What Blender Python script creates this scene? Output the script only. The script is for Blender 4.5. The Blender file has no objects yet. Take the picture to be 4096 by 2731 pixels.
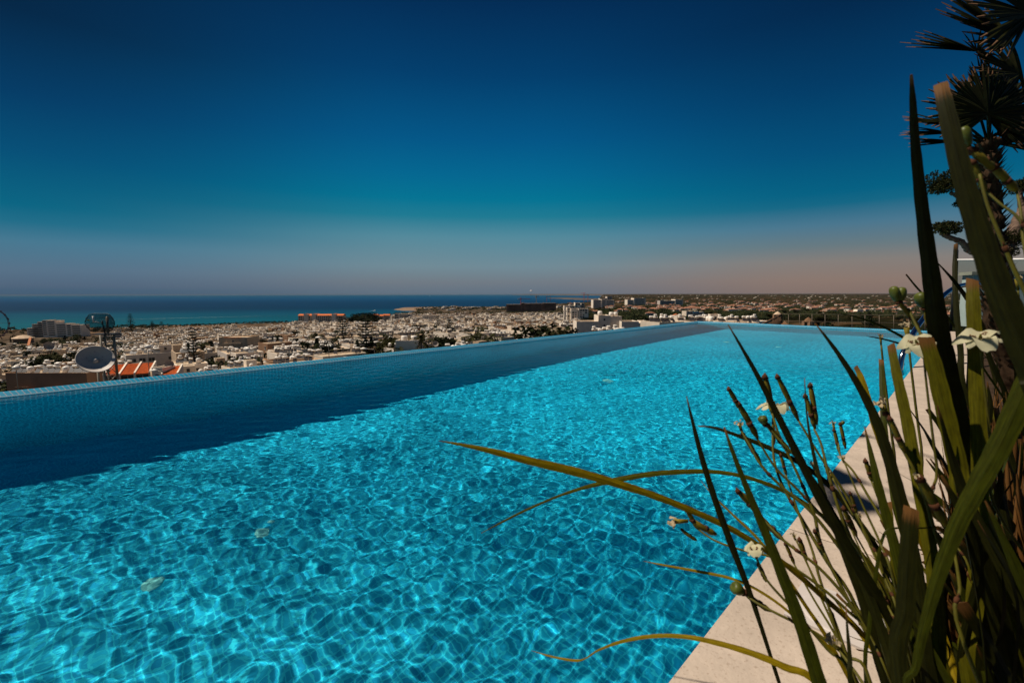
import bpy, bmesh, math, random
import numpy as np
from mathutils import Vector, Matrix, Quaternion

# ------------------------------------------------------------------ camera
scene = bpy.context.scene
COL = scene.collection
H0 = 0.6                      # camera height above the pool water (world z = 0 is the water level)
PW, PH, PF = 4096.0, 2731.0, 1800.0
PITCH, ROLL = math.atan((1365.5 - 1176.5) / PF), math.radians(-0.1)
_cp, _sp, _cr, _sr = math.cos(PITCH), math.sin(PITCH), math.cos(ROLL), math.sin(ROLL)
FWD = np.array([0, _cp, -_sp]); _u0 = np.array([0, _sp, _cp]); _r0 = np.array([1.0, 0, 0])
RIGHT = _r0 * _cr + _u0 * _sr
UP = -_r0 * _sr + _u0 * _cr
EYE = np.array([0, 0, H0])
cd = bpy.data.cameras.new('camera')
cam = bpy.data.objects.new('camera', cd); COL.objects.link(cam)
cd.sensor_fit = 'HORIZONTAL'; cd.sensor_width = 36.0; cd.lens = 36.0 * PF / PW
cd.clip_start = 0.02; cd.clip_end = 120000
_m = Matrix.Identity(4)
for i in range(3):
    _m[i][0], _m[i][1], _m[i][2], _m[i][3] = RIGHT[i], UP[i], -FWD[i], EYE[i]
cam.matrix_world = _m
cd.dof.use_dof = True; cd.dof.focus_distance = 2.6; cd.dof.aperture_fstop = 11
scene.camera = cam

def ray(px, py):
    d = FWD * PF + RIGHT * (px - PW / 2) - UP * (py - PH / 2)
    return d / PF             # forward component 1 along the view axis
def at(px, py, depth):        # point at this depth along the view axis
    return Vector(EYE + ray(px, py) * depth)
def ground(px, py, z=0.0):    # point where the sight line meets the level z
    d = ray(px, py)
    return Vector(EYE + d * ((z - H0) / d[2]))
def project(p):
    v = np.array(p) - EYE
    z = v @ FWD
    return PW / 2 + PF * (v @ RIGHT) / z, PH / 2 - PF * (v @ UP) / z

# ------------------------------------------------------------------ world and sun
SUN_EL, SUN_AZ = math.radians(59), math.radians(-86)      # azimuth from +Y towards +X
world = bpy.data.worlds.new('World'); scene.world = world; world.use_nodes = True
nt = world.node_tree; nt.nodes.clear()
def N(tree, kind, **kw):
    n = tree.nodes.new(kind)
    for k, v in kw.items():
        if hasattr(n, k): setattr(n, k, v)
    return n
def hexlin(r, g, b):
    f = lambda c: ((c / 255 + 0.055) / 1.055) ** 2.4 if c > 10 else c / 255 / 12.92
    return (f(r), f(g), f(b), 1)
wo = N(nt, 'ShaderNodeOutputWorld'); bg = N(nt, 'ShaderNodeBackground')
sky = N(nt, 'ShaderNodeTexSky'); sky.sky_type = 'NISHITA'; sky.sun_disc = False
sky.sun_elevation = SUN_EL; sky.sun_rotation = SUN_AZ; sky.air_density = 1.6; sky.dust_density = 0.6; sky.ozone_density = 4
tc = N(nt, 'ShaderNodeTexCoord'); sx = N(nt, 'ShaderNodeSeparateXYZ')
nt.links.new(tc.outputs['Generated'], sx.inputs[0])
def ramp(tree, stops, fac, interp='LINEAR'):
    r = N(tree, 'ShaderNodeValToRGB'); r.color_ramp.interpolation = interp
    el = r.color_ramp.elements
    while len(el) < len(stops): el.new(0.5)
    for e, (p, c) in zip(el, stops): e.position = p; e.color = c
    tree.links.new(fac, r.inputs[0]); return r
# sky gradient by sine of elevation (0 = horizon); one ramp for the seaward side and one for the dusty inland side
def S(deg): return math.sin(math.radians(deg))
left_ = ramp(nt, [(0.0, hexlin(66, 92, 116)), (S(.45), hexlin(70, 96, 120)), (S(.8), hexlin(80, 101, 124)), (S(2.2), hexlin(86, 113, 136)), (S(4.6), hexlin(70, 120, 145)),
                  (S(6.2), hexlin(30, 108, 136)), (S(7.6), hexlin(2, 100, 130)), (S(12), hexlin(0, 78, 118)), (S(16.5), hexlin(0, 58, 100)), (S(22.5), hexlin(1, 35, 66)), (S(34), hexlin(1, 26, 52)), (1, hexlin(1, 18, 40))], sx.outputs['Z'])
middle_ = ramp(nt, [(0.0, hexlin(96, 112, 128)), (S(.8), hexlin(104, 117, 130)), (S(1.5), hexlin(112, 122, 132)), (S(3.4), hexlin(112, 138, 150)), (S(7.0), hexlin(84, 137, 155)), (S(9.4), hexlin(30, 122, 146)),
                  (S(11.4), hexlin(0, 115, 146)), (S(14.1), hexlin(0, 103, 144)), (S(18), hexlin(0, 86, 134)), (S(24.5), hexlin(0, 62, 108)), (S(31.2), hexlin(1, 43, 84)), (1, hexlin(1, 22, 52))], sx.outputs['Z'])
right_ = ramp(nt, [(0.0, hexlin(130, 112, 105)), (S(1.4), hexlin(138, 119, 110)), (S(3.4), hexlin(131, 125, 121)), (S(5), hexlin(102, 121, 129)), (S(7), hexlin(74, 118, 142)), (S(9), hexlin(18, 102, 132)),
                  (S(10.2), hexlin(0, 96, 130)), (S(14.2), hexlin(0, 78, 120)), (S(20), hexlin(0, 58, 100)), (S(26.4), hexlin(1, 38, 74)), (S(36), hexlin(1, 28, 60)), (1, hexlin(1, 20, 46))], sx.outputs['Z'])
def mapr(src, a, b):
    q = N(nt, 'ShaderNodeMapRange'); q.interpolation_type = 'SMOOTHSTEP'; q.inputs[1].default_value = a; q.inputs[2].default_value = b
    nt.links.new(src, q.inputs[0]); return q.outputs[0]
m1 = N(nt, 'ShaderNodeMix', data_type='RGBA'); nt.links.new(mapr(sx.outputs['X'], -0.74, -0.2), m1.inputs[0])
nt.links.new(left_.outputs[0], m1.inputs[6]); nt.links.new(middle_.outputs[0], m1.inputs[7])
mx = N(nt, 'ShaderNodeMix', data_type='RGBA'); nt.links.new(mapr(sx.outputs['X'], 0.02, 0.6), mx.inputs[0])
nt.links.new(m1.outputs[2], mx.inputs[6]); nt.links.new(right_.outputs[0], mx.inputs[7])
sc_ = N(nt, 'ShaderNodeMix', data_type='RGBA', blend_type='ADD'); sc_.inputs[0].default_value = 0.0006
nt.links.new(mx.outputs[2], sc_.inputs[6]); nt.links.new(sky.outputs[0], sc_.inputs[7])
nt.links.new(sc_.outputs[2], bg.inputs[0]); bg.inputs[1].default_value = 1.0
nt.links.new(bg.outputs[0], wo.inputs[0])

sd = bpy.data.lights.new('sun', 'SUN'); sd.energy = 5.0; sd.angle = math.radians(0.8); sd.color = (1.0, 0.895, 0.77)
sun = bpy.data.objects.new('sun', sd); COL.objects.link(sun)
SUNV = Vector((math.sin(SUN_AZ) * math.cos(SUN_EL), math.cos(SUN_AZ) * math.cos(SUN_EL), math.sin(SUN_EL)))
sun.rotation_euler = (-SUNV).to_track_quat('-Z', 'Y').to_euler()
sun.location = (0, 0, 30)
sd.cycles.is_caustics_light = True

vs = scene.view_settings
vs.view_transform = 'Standard'; vs.look = 'None'; vs.gamma = 1.0; vs.exposure = 0.0; vs.use_curve_mapping = False
cy = scene.cycles
cy.max_bounces = 8; cy.diffuse_bounces = 3; cy.glossy_bounces = 3; cy.transmission_bounces = 6; cy.transparent_max_bounces = 8
cy.sample_clamp_indirect = 4.0; cy.sample_clamp_direct = 0

# ------------------------------------------------------------------ helpers
class MB:
    """collects faces, then becomes one mesh object"""
    def __init__(s): s.v = []; s.f = []; s.m = []; s.sm = []
    def add(s, vs_, fs, mi=0, smooth=False):
        o = len(s.v); s.v.extend(tuple(p) for p in vs_)
        for f in fs: s.f.append(tuple(o + i for i in f)); s.m.append(mi); s.sm.append(smooth)
    def box(s, c, d, rz=0.0, mi=0, top=1.0):       # centre, size, turn; top < 1 tapers
        x, y, z = d[0] / 2, d[1] / 2, d[2] / 2; cs, sn = math.cos(rz), math.sin(rz)
        pts = []
        for dz, k in ((-z, 1.0), (z, top)):
            for a, b in ((-x, -y), (x, -y), (x, y), (-x, y)):
                a *= k; b *= k
                pts.append((c[0] + a * cs - b * sn, c[1] + a * sn + b * cs, c[2] + dz))
        s.add(pts, [(3, 2, 1, 0), (4, 5, 6, 7), (0, 1, 5, 4), (1, 2, 6, 5), (2, 3, 7, 6), (3, 0, 4, 7)], mi)
    def prism(s, poly, z0, z1, mi=0):
        n = len(poly)
        s.add([(p[0], p[1], z0) for p in poly] + [(p[0], p[1], z1) for p in poly],
              [tuple(reversed(range(n))), tuple(range(n, 2 * n))] + [(i, (i + 1) % n, n + (i + 1) % n, n + i) for i in range(n)], mi)
    def tube(s, pts, rad, n=8, mi=0, cap=True, flat=1.0, smooth=True, side=None):
        pts = [Vector(p) for p in pts]; k = len(pts)
        if not hasattr(rad, '__len__'): rad = [rad] * k
        ring = []; ref = None
        for i, p in enumerate(pts):
            t = (pts[min(i + 1, k - 1)] - pts[max(i - 1, 0)])
            if t.length < 1e-9: t = Vector((0, 0, 1))
            t.normalize()
            if ref is None:
                ref = side.copy() if side is not None else t.orthogonal()
            ref = (ref - t * ref.dot(t))
            if ref.length < 1e-6: ref = t.orthogonal()
            ref.normalize(); b = t.cross(ref)
            ring += [p + ref * (math.cos(2 * math.pi * j / n) * rad[i]) + b * (math.sin(2 * math.pi * j / n) * rad[i] * flat) for j in range(n)]
        fs = [(i * n + j, i * n + (j + 1) % n, (i + 1) * n + (j + 1) % n, (i + 1) * n + j) for i in range(k - 1) for j in range(n)]
        if cap: fs += [tuple(reversed(range(n))), tuple(range((k - 1) * n, k * n))]
        s.add(ring, fs, mi, smooth)
    def lathe(s, c, prof, n=16, mi=0, M=None, smooth=True):
        pts = []
        for r, z in prof:
            for j in range(n):
                p = Vector((r * math.cos(2 * math.pi * j / n), r * math.sin(2 * math.pi * j / n), z))
                if M is not None: p = M @ p
                pts.append(p + Vector(c))
        k = len(prof)
        fs = [(i * n + j, i * n + (j + 1) % n, (i + 1) * n + (j + 1) % n, (i + 1) * n + j) for i in range(k - 1) for j in range(n)]
        s.add(pts, fs, mi, smooth)
    def mesh(s, name, mats):
        me = bpy.data.meshes.new(name); me.from_pydata([tuple(p) for p in s.v], [], s.f)
        for m in (mats if isinstance(mats, (list, tuple)) else [mats]): me.materials.append(m)
        if s.f:
            me.polygons.foreach_set('material_index', s.m); me.polygons.foreach_set('use_smooth', s.sm)
        me.update(); return me
    def build(s, name, mats, parent=None, **kw):
        return link(s.mesh(name, mats), name, parent, **kw)
def link(me, name, parent=None, label=None, cat=None, group=None, kind=None, loc=None, rz=None):
    o = bpy.data.objects.new(name, me); COL.objects.link(o)
    if parent is not None: o.parent = parent
    return tag(o, label, cat, group, kind, loc, rz)
def tag(o, label=None, cat=None, group=None, kind=None, loc=None, rz=None):
    if label: o['label'] = label
    if cat: o['category'] = cat
    if group: o['group'] = group
    if kind: o['kind'] = kind
    if loc is not None: o.location = loc
    if rz is not None: o.rotation_euler = (0, 0, rz)
    return o
def thing(name, label, cat, loc=(0, 0, 0), rz=0.0, group=None):
    return tag(link(None, name), label, cat, group, None, loc, rz)

def mat(name, col=(0.5, 0.5, 0.5), rough=0.7, spec=0.3, metal=0.0, trans=0.0, noise=None, bump=None, col2=None, coord='Object', rnd=0.0):
    """principled; noise=(scale, amount) varies the colour, bump=(scale, strength); rnd varies brightness per object"""
    m = bpy.data.materials.new(name); m.use_nodes = True; t = m.node_tree
    b = t.nodes['Principled BSDF']; b.inputs['Roughness'].default_value = rough
    b.inputs['Specular IOR Level'].default_value = spec; b.inputs['Metallic'].default_value = metal
    c = (*col[:3], 1); b.inputs['Base Color'].default_value = c
    if noise or bump: tcn = N(t, 'ShaderNodeTexCoord')
    out = None
    if noise:
        nz = N(t, 'ShaderNodeTexNoise'); nz.inputs['Scale'].default_value = noise[0]; nz.inputs['Detail'].default_value = 6; nz.inputs['Roughness'].default_value = 0.65
        t.links.new(tcn.outputs[coord], nz.inputs['Vector'])
        c2 = (*col2[:3], 1) if col2 else tuple(x * (1 - noise[1]) for x in col[:3]) + (1,)
        c1 = c if col2 else tuple(min(1, x * (1 + noise[1] * .6)) for x in col[:3]) + (1,)
        out = ramp(t, [(0.34, c2), (0.66, c1)], nz.outputs['Fac']).outputs[0]
    if rnd:
        oi = N(t, 'ShaderNodeObjectInfo'); ml = N(t, 'ShaderNodeMapRange'); ml.inputs[3].default_value = 1 - rnd; ml.inputs[4].default_value = 1 + rnd * .6
        t.links.new(oi.outputs['Random'], ml.inputs[0])
        mm = N(t, 'ShaderNodeVectorMath', operation='SCALE')
        if out is not None: t.links.new(out, mm.inputs[0])
        else: mm.inputs[0].default_value = c[:3]
        t.links.new(ml.outputs[0], mm.inputs['Scale']); out = mm.outputs[0]
    if out is not None: t.links.new(out, b.inputs['Base Color'])
    if bump:
        nb = N(t, 'ShaderNodeTexNoise'); nb.inputs['Scale'].default_value = bump[0]; nb.inputs['Detail'].default_value = 5
        t.links.new(tcn.outputs[coord], nb.inputs['Vector'])
        bn = N(t, 'ShaderNodeBump'); bn.inputs['Strength'].default_value = bump[1]; bn.inputs['Distance'].default_value = 0.01
        t.links.new(nb.outputs['Fac'], bn.inputs['Height']); t.links.new(bn.outputs[0], b.inputs['Normal'])
    if trans:   # thin leaf: light shining through
        tr = N(t, 'ShaderNodeBsdfTranslucent'); mxs = N(t, 'ShaderNodeMixShader'); mxs.inputs[0].default_value = trans
        if out is not None: t.links.new(out, tr.inputs[0])
        else: tr.inputs[0].default_value = c
        t.links.new(b.outputs[0], mxs.inputs[1]); t.links.new(tr.outputs[0], mxs.inputs[2])
        t.links.new(mxs.outputs[0], t.nodes['Material Output'].inputs[0])
    return m
def rv(a, b): return random.uniform(a, b)

# ------------------------------------------------------------------ the pool
AZ = math.radians(45.385)                       # direction in which the pool runs
PU = Vector((math.sin(AZ), math.cos(AZ), 0)); PN = Vector((-PU.y, PU.x, 0))
def P(a, n, z=0.0): return PU * (a * H0) + PN * (n * H0) + Vector((0, 0, z))     # pool axes in units of the eye height
A0, A1, N0, N1 = -7.0, 15.6, 0.47, 6.58
DEEP = 2.12 * H0
TILE = 0.0412 * H0

def tile_material(name, tiles, grout, size=TILE, skew=0.0, gw=0.09, rough=0.25, var=0.10, spec=0.5, row=None):
    """square mosaic laid out in the metres of UV"""
    m = bpy.data.materials.new(name); m.use_nodes = True; t = m.node_tree; b = t.nodes['Principled BSDF']
    uv = N(t, 'ShaderNodeUVMap')
    bk = N(t, 'ShaderNodeTexBrick'); bk.offset = 0.0; bk.inputs['Scale'].default_value = 1.0
    bk.inputs['Brick Width'].default_value = size; bk.inputs['Row Height'].default_value = row or size
    bk.inputs['Mortar Size'].default_value = size * gw; bk.inputs['Mortar Smooth'].default_value = 0.15; bk.inputs['Bias'].default_value = 0.0
    bk.inputs['Color1'].default_value = (*tiles[0], 1); bk.inputs['Color2'].default_value = (*tiles[1], 1); bk.inputs['Mortar'].default_value = (*grout, 1)
    sxx = N(t, 'ShaderNodeSeparateXYZ'); cmb = N(t, 'ShaderNodeCombineXYZ'); ma = N(t, 'ShaderNodeMath', operation='MULTIPLY_ADD')
    t.links.new(uv.outputs[0], sxx.inputs[0]); t.links.new(sxx.outputs[1], ma.inputs[0]); ma.inputs[1].default_value = skew; t.links.new(sxx.outputs[0], ma.inputs[2])
    t.links.new(ma.outputs[0], cmb.inputs[0]); t.links.new(sxx.outputs[1], cmb.inputs[1])
    t.links.new(cmb.outputs[0], bk.inputs['Vector'])
    nz = N(t, 'ShaderNodeTexNoise'); nz.inputs['Scale'].default_value = 1.3; nz.inputs['Detail'].default_value = 3; t.links.new(uv.outputs[0], nz.inputs['Vector'])
    mp = N(t, 'ShaderNodeMapRange'); mp.inputs[1].default_value = .3; mp.inputs[2].default_value = .7; mp.inputs[3].default_value = 1 - var; mp.inputs[4].default_value = 1 + var; t.links.new(nz.outputs[0], mp.inputs[0])
    vm = N(t, 'ShaderNodeVectorMath', operation='SCALE'); t.links.new(bk.outputs[0], vm.inputs[0]); t.links.new(mp.outputs[0], vm.inputs['Scale'])
    t.links.new(vm.outputs[0], b.inputs['Base Color']); b.inputs['Roughness'].default_value = rough; b.inputs['Specular IOR Level'].default_value = spec
    return m
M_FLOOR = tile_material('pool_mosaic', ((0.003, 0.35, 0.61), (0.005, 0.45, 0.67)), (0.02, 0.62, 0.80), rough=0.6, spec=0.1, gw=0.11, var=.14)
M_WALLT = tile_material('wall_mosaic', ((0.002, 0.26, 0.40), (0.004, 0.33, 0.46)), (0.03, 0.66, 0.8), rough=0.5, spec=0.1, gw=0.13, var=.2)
M_LIP = tile_material('rim_mosaic', ((0.01, 0.26, 0.42), (0.02, 0.32, 0.48)), (0.34, 0.36, 0.42), skew=0.5, gw=0.09, rough=0.3, row=.19)

def quad_uv(mb, pts, uvs, store, mi=0):
    mb.add(pts, [tuple(range(len(pts)))], mi); store.extend(uvs)
def set_uv(me, uvs):
    l = me.uv_layers.new(name='UVMap')
    for i, c in enumerate(uvs): l.data[i].uv = c
pool_mb = MB(); uvs = []
def L_(a): return a * H0
# floor, then the four walls (faces inward)
quad_uv(pool_mb, [P(A0, N0, -DEEP), P(A1, N0, -DEEP), P(A1, N1, -DEEP), P(A0, N1, -DEEP)], [(L_(A0), L_(N0)), (L_(A1), L_(N0)), (L_(A1), L_(N1)), (L_(A0), L_(N1))], uvs)
def wall_quad(a0, n0, a1, n1, z0, z1, u0, u1, mb=pool_mb, st=uvs):
    quad_uv(mb, [P(a0, n0, z0), P(a1, n1, z0), P(a1, n1, z1), P(a0, n0, z1)], [(u0, z0), (u1, z0), (u1, z1), (u0, z1)], st)
wall_quad(A0, N1, A1, N1, -DEEP, 0.004, L_(A0), L_(A1))
wall_quad(A1, N1, A1, N0, -DEEP, 0.004, 0, L_(N1 - N0))
wall_quad(A1, N0, A0, N0, -DEEP, 0.0, L_(A1), L_(A0))
wall_quad(A0, N0, A0, N1, -DEEP, 0.0, 0, L_(N1 - N0))
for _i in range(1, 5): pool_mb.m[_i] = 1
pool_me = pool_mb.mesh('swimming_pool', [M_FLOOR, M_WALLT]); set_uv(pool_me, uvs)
pool = link(pool_me, 'swimming_pool', label='infinity pool basin lined with small turquoise mosaic tiles', cat='swimming pool')
pool['kind'] = 'structure'
pool.cycles.is_caustics_receiver = True
# raised rim that leans outward along the seaward and the far side
rim_mb = MB(); ruv = []
RH, RW = 0.047 * H0, 0.05
def rim_strip(c0, c1, out, mb, st):       # c0, c1 inner corners (a, n); out = outward unit in (a, n)
    ln = math.hypot(c1[0] - c0[0], c1[1] - c0[1]) * H0
    e0 = 1 if out == (0, 1) else 0
    prof = [(0.0, 0.0035), (RW * 1.0, RH), (RW + 0.035, RH + 0.001), (RW + 0.035, -1.9)]
    row = []
    for o, z in prof:
        q = []
        for (ca, cn) in (c0, c1):
            a, n_ = ca + out[0] * o, cn + out[1] * o
            if (ca, cn) == (A1, N1): a, n_ = A1 + o, N1 + o       # mitred at the corner
            q.append(P(a, n_, z))
        row.append(q)
    d = 0.0
    for i in range(len(prof) - 1):
        w = math.hypot((prof[i + 1][0] - prof[i][0]) * H0, prof[i + 1][1] - prof[i][1])
        quad_uv(mb, [row[i][0], row[i][1], row[i + 1][1], row[i + 1][0]], [(0, d), (ln, d), (ln, d + w), (0, d + w)], st); d += w
rim_strip((A0, N1), (A1, N1), (0, 1), rim_mb, ruv)
rim_strip((A1, N1), (A1, N0 - 0.1), (1, 0), rim_mb, ruv)
rim_me = rim_mb.mesh('pool_rim', M_LIP); set_uv(rim_me, ruv)
rim = link(rim_me, 'pool_rim', pool)
_ln = MB()
for (c0, c1, o_) in (((A0, N1), (A1, N1), (0, 1)), ((A1, N1), (A1, N0), (1, 0))):
    p0, p1 = P(*c0, 0), P(*c1, 0); e_ = (PN if o_ == (0, 1) else PU) * .005
    _ln.add([p0 - e_ * .5 + Vector((0, 0, .0045)), p1 - e_ * .5 + Vector((0, 0, .0045)), p1 + e_ + Vector((0, 0, .0085)), p0 + e_ + Vector((0, 0, .0085))], [(0, 1, 2, 3)])
_ln.build('edge_grout', mat('edge_grout', (.16, .26, .32), .7, .2), pool)

WAVE_SLOPE = 0.0078
# water: real waves in the mesh, so that the sun draws its net of light on the floor
random.seed(7); rng = np.random.default_rng(11)
ua = [A0 * H0]
while ua[-1] < A1 * H0:
    a = ua[-1]
    st = 0.008 if a > -1.2 and a < 2.6 else (0.008 + (a - 2.6) * 0.0035 if a >= 2.4 else 0.03)
    ua.append(a + st)
ua[-1] = A1 * H0 + 0.0; ua = np.array(ua)
un = np.linspace(N0 * H0, N1 * H0, 470)
WA, WN = np.meshgrid(ua, un, indexing='ij')
Z = np.zeros_like(WA)
def warp(x, y, s, k): return k * np.sin(s * x + 1.7 * y + 1) + k * np.sin(1.3 * s * y - x + 2)
xa = WA + warp(WA, WN, 2.1, 0.05); xn = WN + warp(WN, WA, 1.8, 0.05)
for i in range(64):
    lam = 0.032 * (0.15 / 0.032) ** rng.random()
    th = rng.normal(0.9, 0.95) + (math.pi if rng.random() < .3 else 0)
    k = 2 * math.pi / lam
    amp = WAVE_SLOPE * (lam / 0.2) ** 0.15 / k * rng.uniform(.5, 1.3)
    ph = rng.random() * 6.283
    # each wave train comes and goes over the pool
    env = 0.65 + 0.35 * np.sin(WA * rng.uniform(.6, 2.2) + WN * rng.uniform(-2, 2) + rng.random() * 6.28)
    Z += amp * env * np.sin(k * (math.cos(th) * xa + math.sin(th) * xn) + ph)
Z *= 1.0 - 0.72 * np.clip((WA - 1.2) / 5.0, 0, 1)          # stiller water further off
# calm down to the rim
edge = np.minimum(1, np.minimum((N1 * H0 - WN), (A1 * H0 - WA)) / 0.05 + 0.12)
Z *= np.clip(edge, 0, 1)
wx = PU.x * WA + PN.x * WN; wy = PU.y * WA + PN.y * WN
co = np.stack([wx, wy, Z], -1).reshape(-1, 3).astype(np.float32)
na, nn = WA.shape
idx = (np.arange(na - 1)[:, None] * nn + np.arange(nn - 1)[None, :])
fc = np.stack([idx, idx + nn, idx + nn + 1, idx + 1], -1).reshape(-1, 4)
fc = fc[:, ::1]
wm = bpy.data.meshes.new('pool_water')
wm.vertices.add(len(co)); wm.vertices.foreach_set('co', co.ravel())
wm.loops.add(fc.size); wm.loops.foreach_set('vertex_index', fc.ravel().astype(np.int32))
wm.polygons.add(len(fc)); wm.polygons.foreach_set('loop_start', np.arange(0, fc.size, 4, dtype=np.int32))
wm.update(calc_edges=True)
wm.polygons.foreach_set('use_smooth', np.ones(len(fc), bool)); wm.update()
if wm.polygons[0].normal.z < 0: wm.flip_normals()
M_WATER = bpy.data.materials.new('pool_water'); M_WATER.use_nodes = True
_t = M_WATER.node_tree; _t.nodes.clear()
_o = N(_t, 'ShaderNodeOutputMaterial'); _g = N(_t, 'ShaderNodeBsdfRefraction'); _g.inputs['IOR'].default_value = 1.33; _g.inputs['Roughness'].default_value = 0.0
_g.inputs['Color'].default_value = (0.93, 0.99, 1, 1)
_tcw = N(_t, 'ShaderNodeTexCoord'); _nw = N(_t, 'ShaderNodeTexNoise'); _nw.inputs['Scale'].default_value = 16; _nw.inputs['Detail'].default_value = 3; _t.links.new(_tcw.outputs['Object'], _nw.inputs['Vector'])
_bw = N(_t, 'ShaderNodeBump'); _bw.inputs['Strength'].default_value = 0.5; _bw.inputs['Distance'].default_value = 0.0010; _t.links.new(_nw.outputs['Fac'], _bw.inputs['Height']); _t.links.new(_bw.outputs[0], _g.inputs['Normal'])
_gl = N(_t, 'ShaderNodeBsdfGlossy'); _gl.inputs['Roughness'].default_value = 0.0; _fr = N(_t, 'ShaderNodeFresnel'); _fr.inputs['IOR'].default_value = 1.33
_fm = N(_t, 'ShaderNodeMath', operation='MULTIPLY'); _fm.inputs[1].default_value = 0.7; _t.links.new(_fr.outputs[0], _fm.inputs[0])      # the glare is cut as by a polarising filter
_ms = N(_t, 'ShaderNodeMixShader'); _t.links.new(_fm.outputs[0], _ms.inputs[0]); _t.links.new(_g.outputs[0], _ms.inputs[1]); _t.links.new(_gl.outputs[0], _ms.inputs[2])
_t.links.new(_ms.outputs[0], _o.inputs[0])
wm.materials.append(M_WATER)
water = link(wm, 'pool_water', kind='structure')
water.cycles.is_caustics_caster = True

# ------------------------------------------------------------------ deck beside the pool
M_STONE = mat('travertine', (0.47, 0.385, 0.305), 0.75, 0.2, noise=(7, 0.16), bump=(60, 0.25))
_t = M_STONE.node_tree; _b = _t.nodes['Principled BSDF']
_vn = N(_t, 'ShaderNodeTexNoise'); _vn.inputs['Scale'].default_value = 170; _vn.inputs['Detail'].default_value = 2
_tc = N(_t, 'ShaderNodeTexCoord'); _t.links.new(_tc.outputs['Object'], _vn.inputs['Vector'])
_rp = ramp(_t, [(0.30, (0.62, 0.55, 0.5, 1)), (0.42, (1, 1, 1, 1))], _vn.outputs['Fac'])
_mm = N(_t, 'ShaderNodeMix', data_type='RGBA', blend_type='MULTIPLY'); _mm.inputs[0].default_value = 0.55
_src = _b.inputs['Base Color'].links[0].from_socket
_t.links.new(_src, _mm.inputs[6]); _t.links.new(_rp.outputs[0], _mm.inputs[7]); _t.links.new(_mm.outputs[2], _b.inputs['Base Color'])
M_WHITE = mat('white_plastic', (0.72, 0.70, 0.67), 0.4, 0.4)
M_SOIL = mat('soil', (0.045, 0.028, 0.016), 0.95, 0.1, noise=(14, 0.5), bump=(40, 0.8))
DZ = 0.012
cop = MB()
rj = random.Random(3)
j = -5.0; joints = []
while j < 15.9:
    w = 1.42; g = 0.0075
    dz = DZ + rj.uniform(-.0006, .0006)
    a0, a1 = j + g, j + w - g
    n0, n1 = N0 - 0.001, -0.04
    b = [P(a0, n0, 0), P(a1, n0, 0), P(a1, n1, 0), P(a0, n1, 0)]
    lo = [Vector((p.x, p.y, -0.03)) for p in b]; hi = [Vector((p.x, p.y, dz)) for p in b]
    e = 0.004
    c = (b[0] + b[2]) / 2
    top = [Vector((p.x, p.y, dz)) + (c - p).normalized() * e * 1.4 for p in b]; mid = [Vector((p.x, p.y, dz - e)) for p in b]
    cop.add(lo + mid + top, [(8, 9, 10, 11)[::-1]] + [(k, (k + 1) % 4, 4 + (k + 1) % 4, 4 + k)[::-1] for k in range(4)] + [(4 + k, 4 + (k + 1) % 4, 8 + (k + 1) % 4, 8 + k)[::-1] for k in range(4)])
    j += w
me = cop.mesh('pool_deck', M_STONE); 
bm = bmesh.new(); bm.from_mesh(me); bmesh.ops.recalc_face_normals(bm, faces=bm.faces); bm.to_mesh(me); bm.free()
deck = link(me, 'pool_deck', kind='structure')
# sub-base under the slabs and the raised garden ground
bed = MB()
q = [P(-12, N0 - 0.003, -0.031), P(A1 - 0.1, N0 - 0.003, -0.031), P(A1 + 1.2, -0.04, -0.031), P(A1 + 6, -9, -0.031), P(A1 + 6, -40, -0.031), P(-12, -40, -0.031)]
bed.add(q + [p - Vector((0, 0, 2.2)) for p in q], [tuple(range(6))[::-1]] + [(k, (k + 1) % 6, 6 + (k + 1) % 6, 6 + k) for k in range(6)])
link(bed.mesh('garden_soil', M_SOIL), 'garden_soil', kind='structure')

# skimmer lid let into the deck
M_LID = mat('lid_plastic', (0.52, 0.465, 0.42), 0.45, 0.3)
t = thing('skimmer_lid', 'white square plastic skimmer cover with fine rings set in the stone deck', 'pool cover', P(1.61, 0.205, DZ + 0.002), -AZ)
lm = MB(); lw = 0.125 * H0
lm.box((0, 0, 0), (lw * 2, 0.235 * H0, 0.005)); lf = lm.build('frame', M_LID, t)
lm = MB()
prof = [(0.0, 0.0035)]
for k in range(1, 9): r = lw * .84 * k / 9; prof += [(r, 0.0042 if k % 2 else 0.0030)]
prof += [(lw * .84, 0.0040), (lw * .86, 0.0022)]
lm.lathe((0, 0, 0), prof, 40); lm.build('cover', M_LID, t)
for sx_ in (-1, 1):
    lm = MB(); lm.lathe((sx_ * lw * .88, sx_ * lw * .8, 0.0), [(0.004, 0.003), (0.003, 0.0045), (0, 0.0046)], 8); lm.build('screw', mat('steel', (.5, .5, .5), .3, .5, 1), t)

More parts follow.
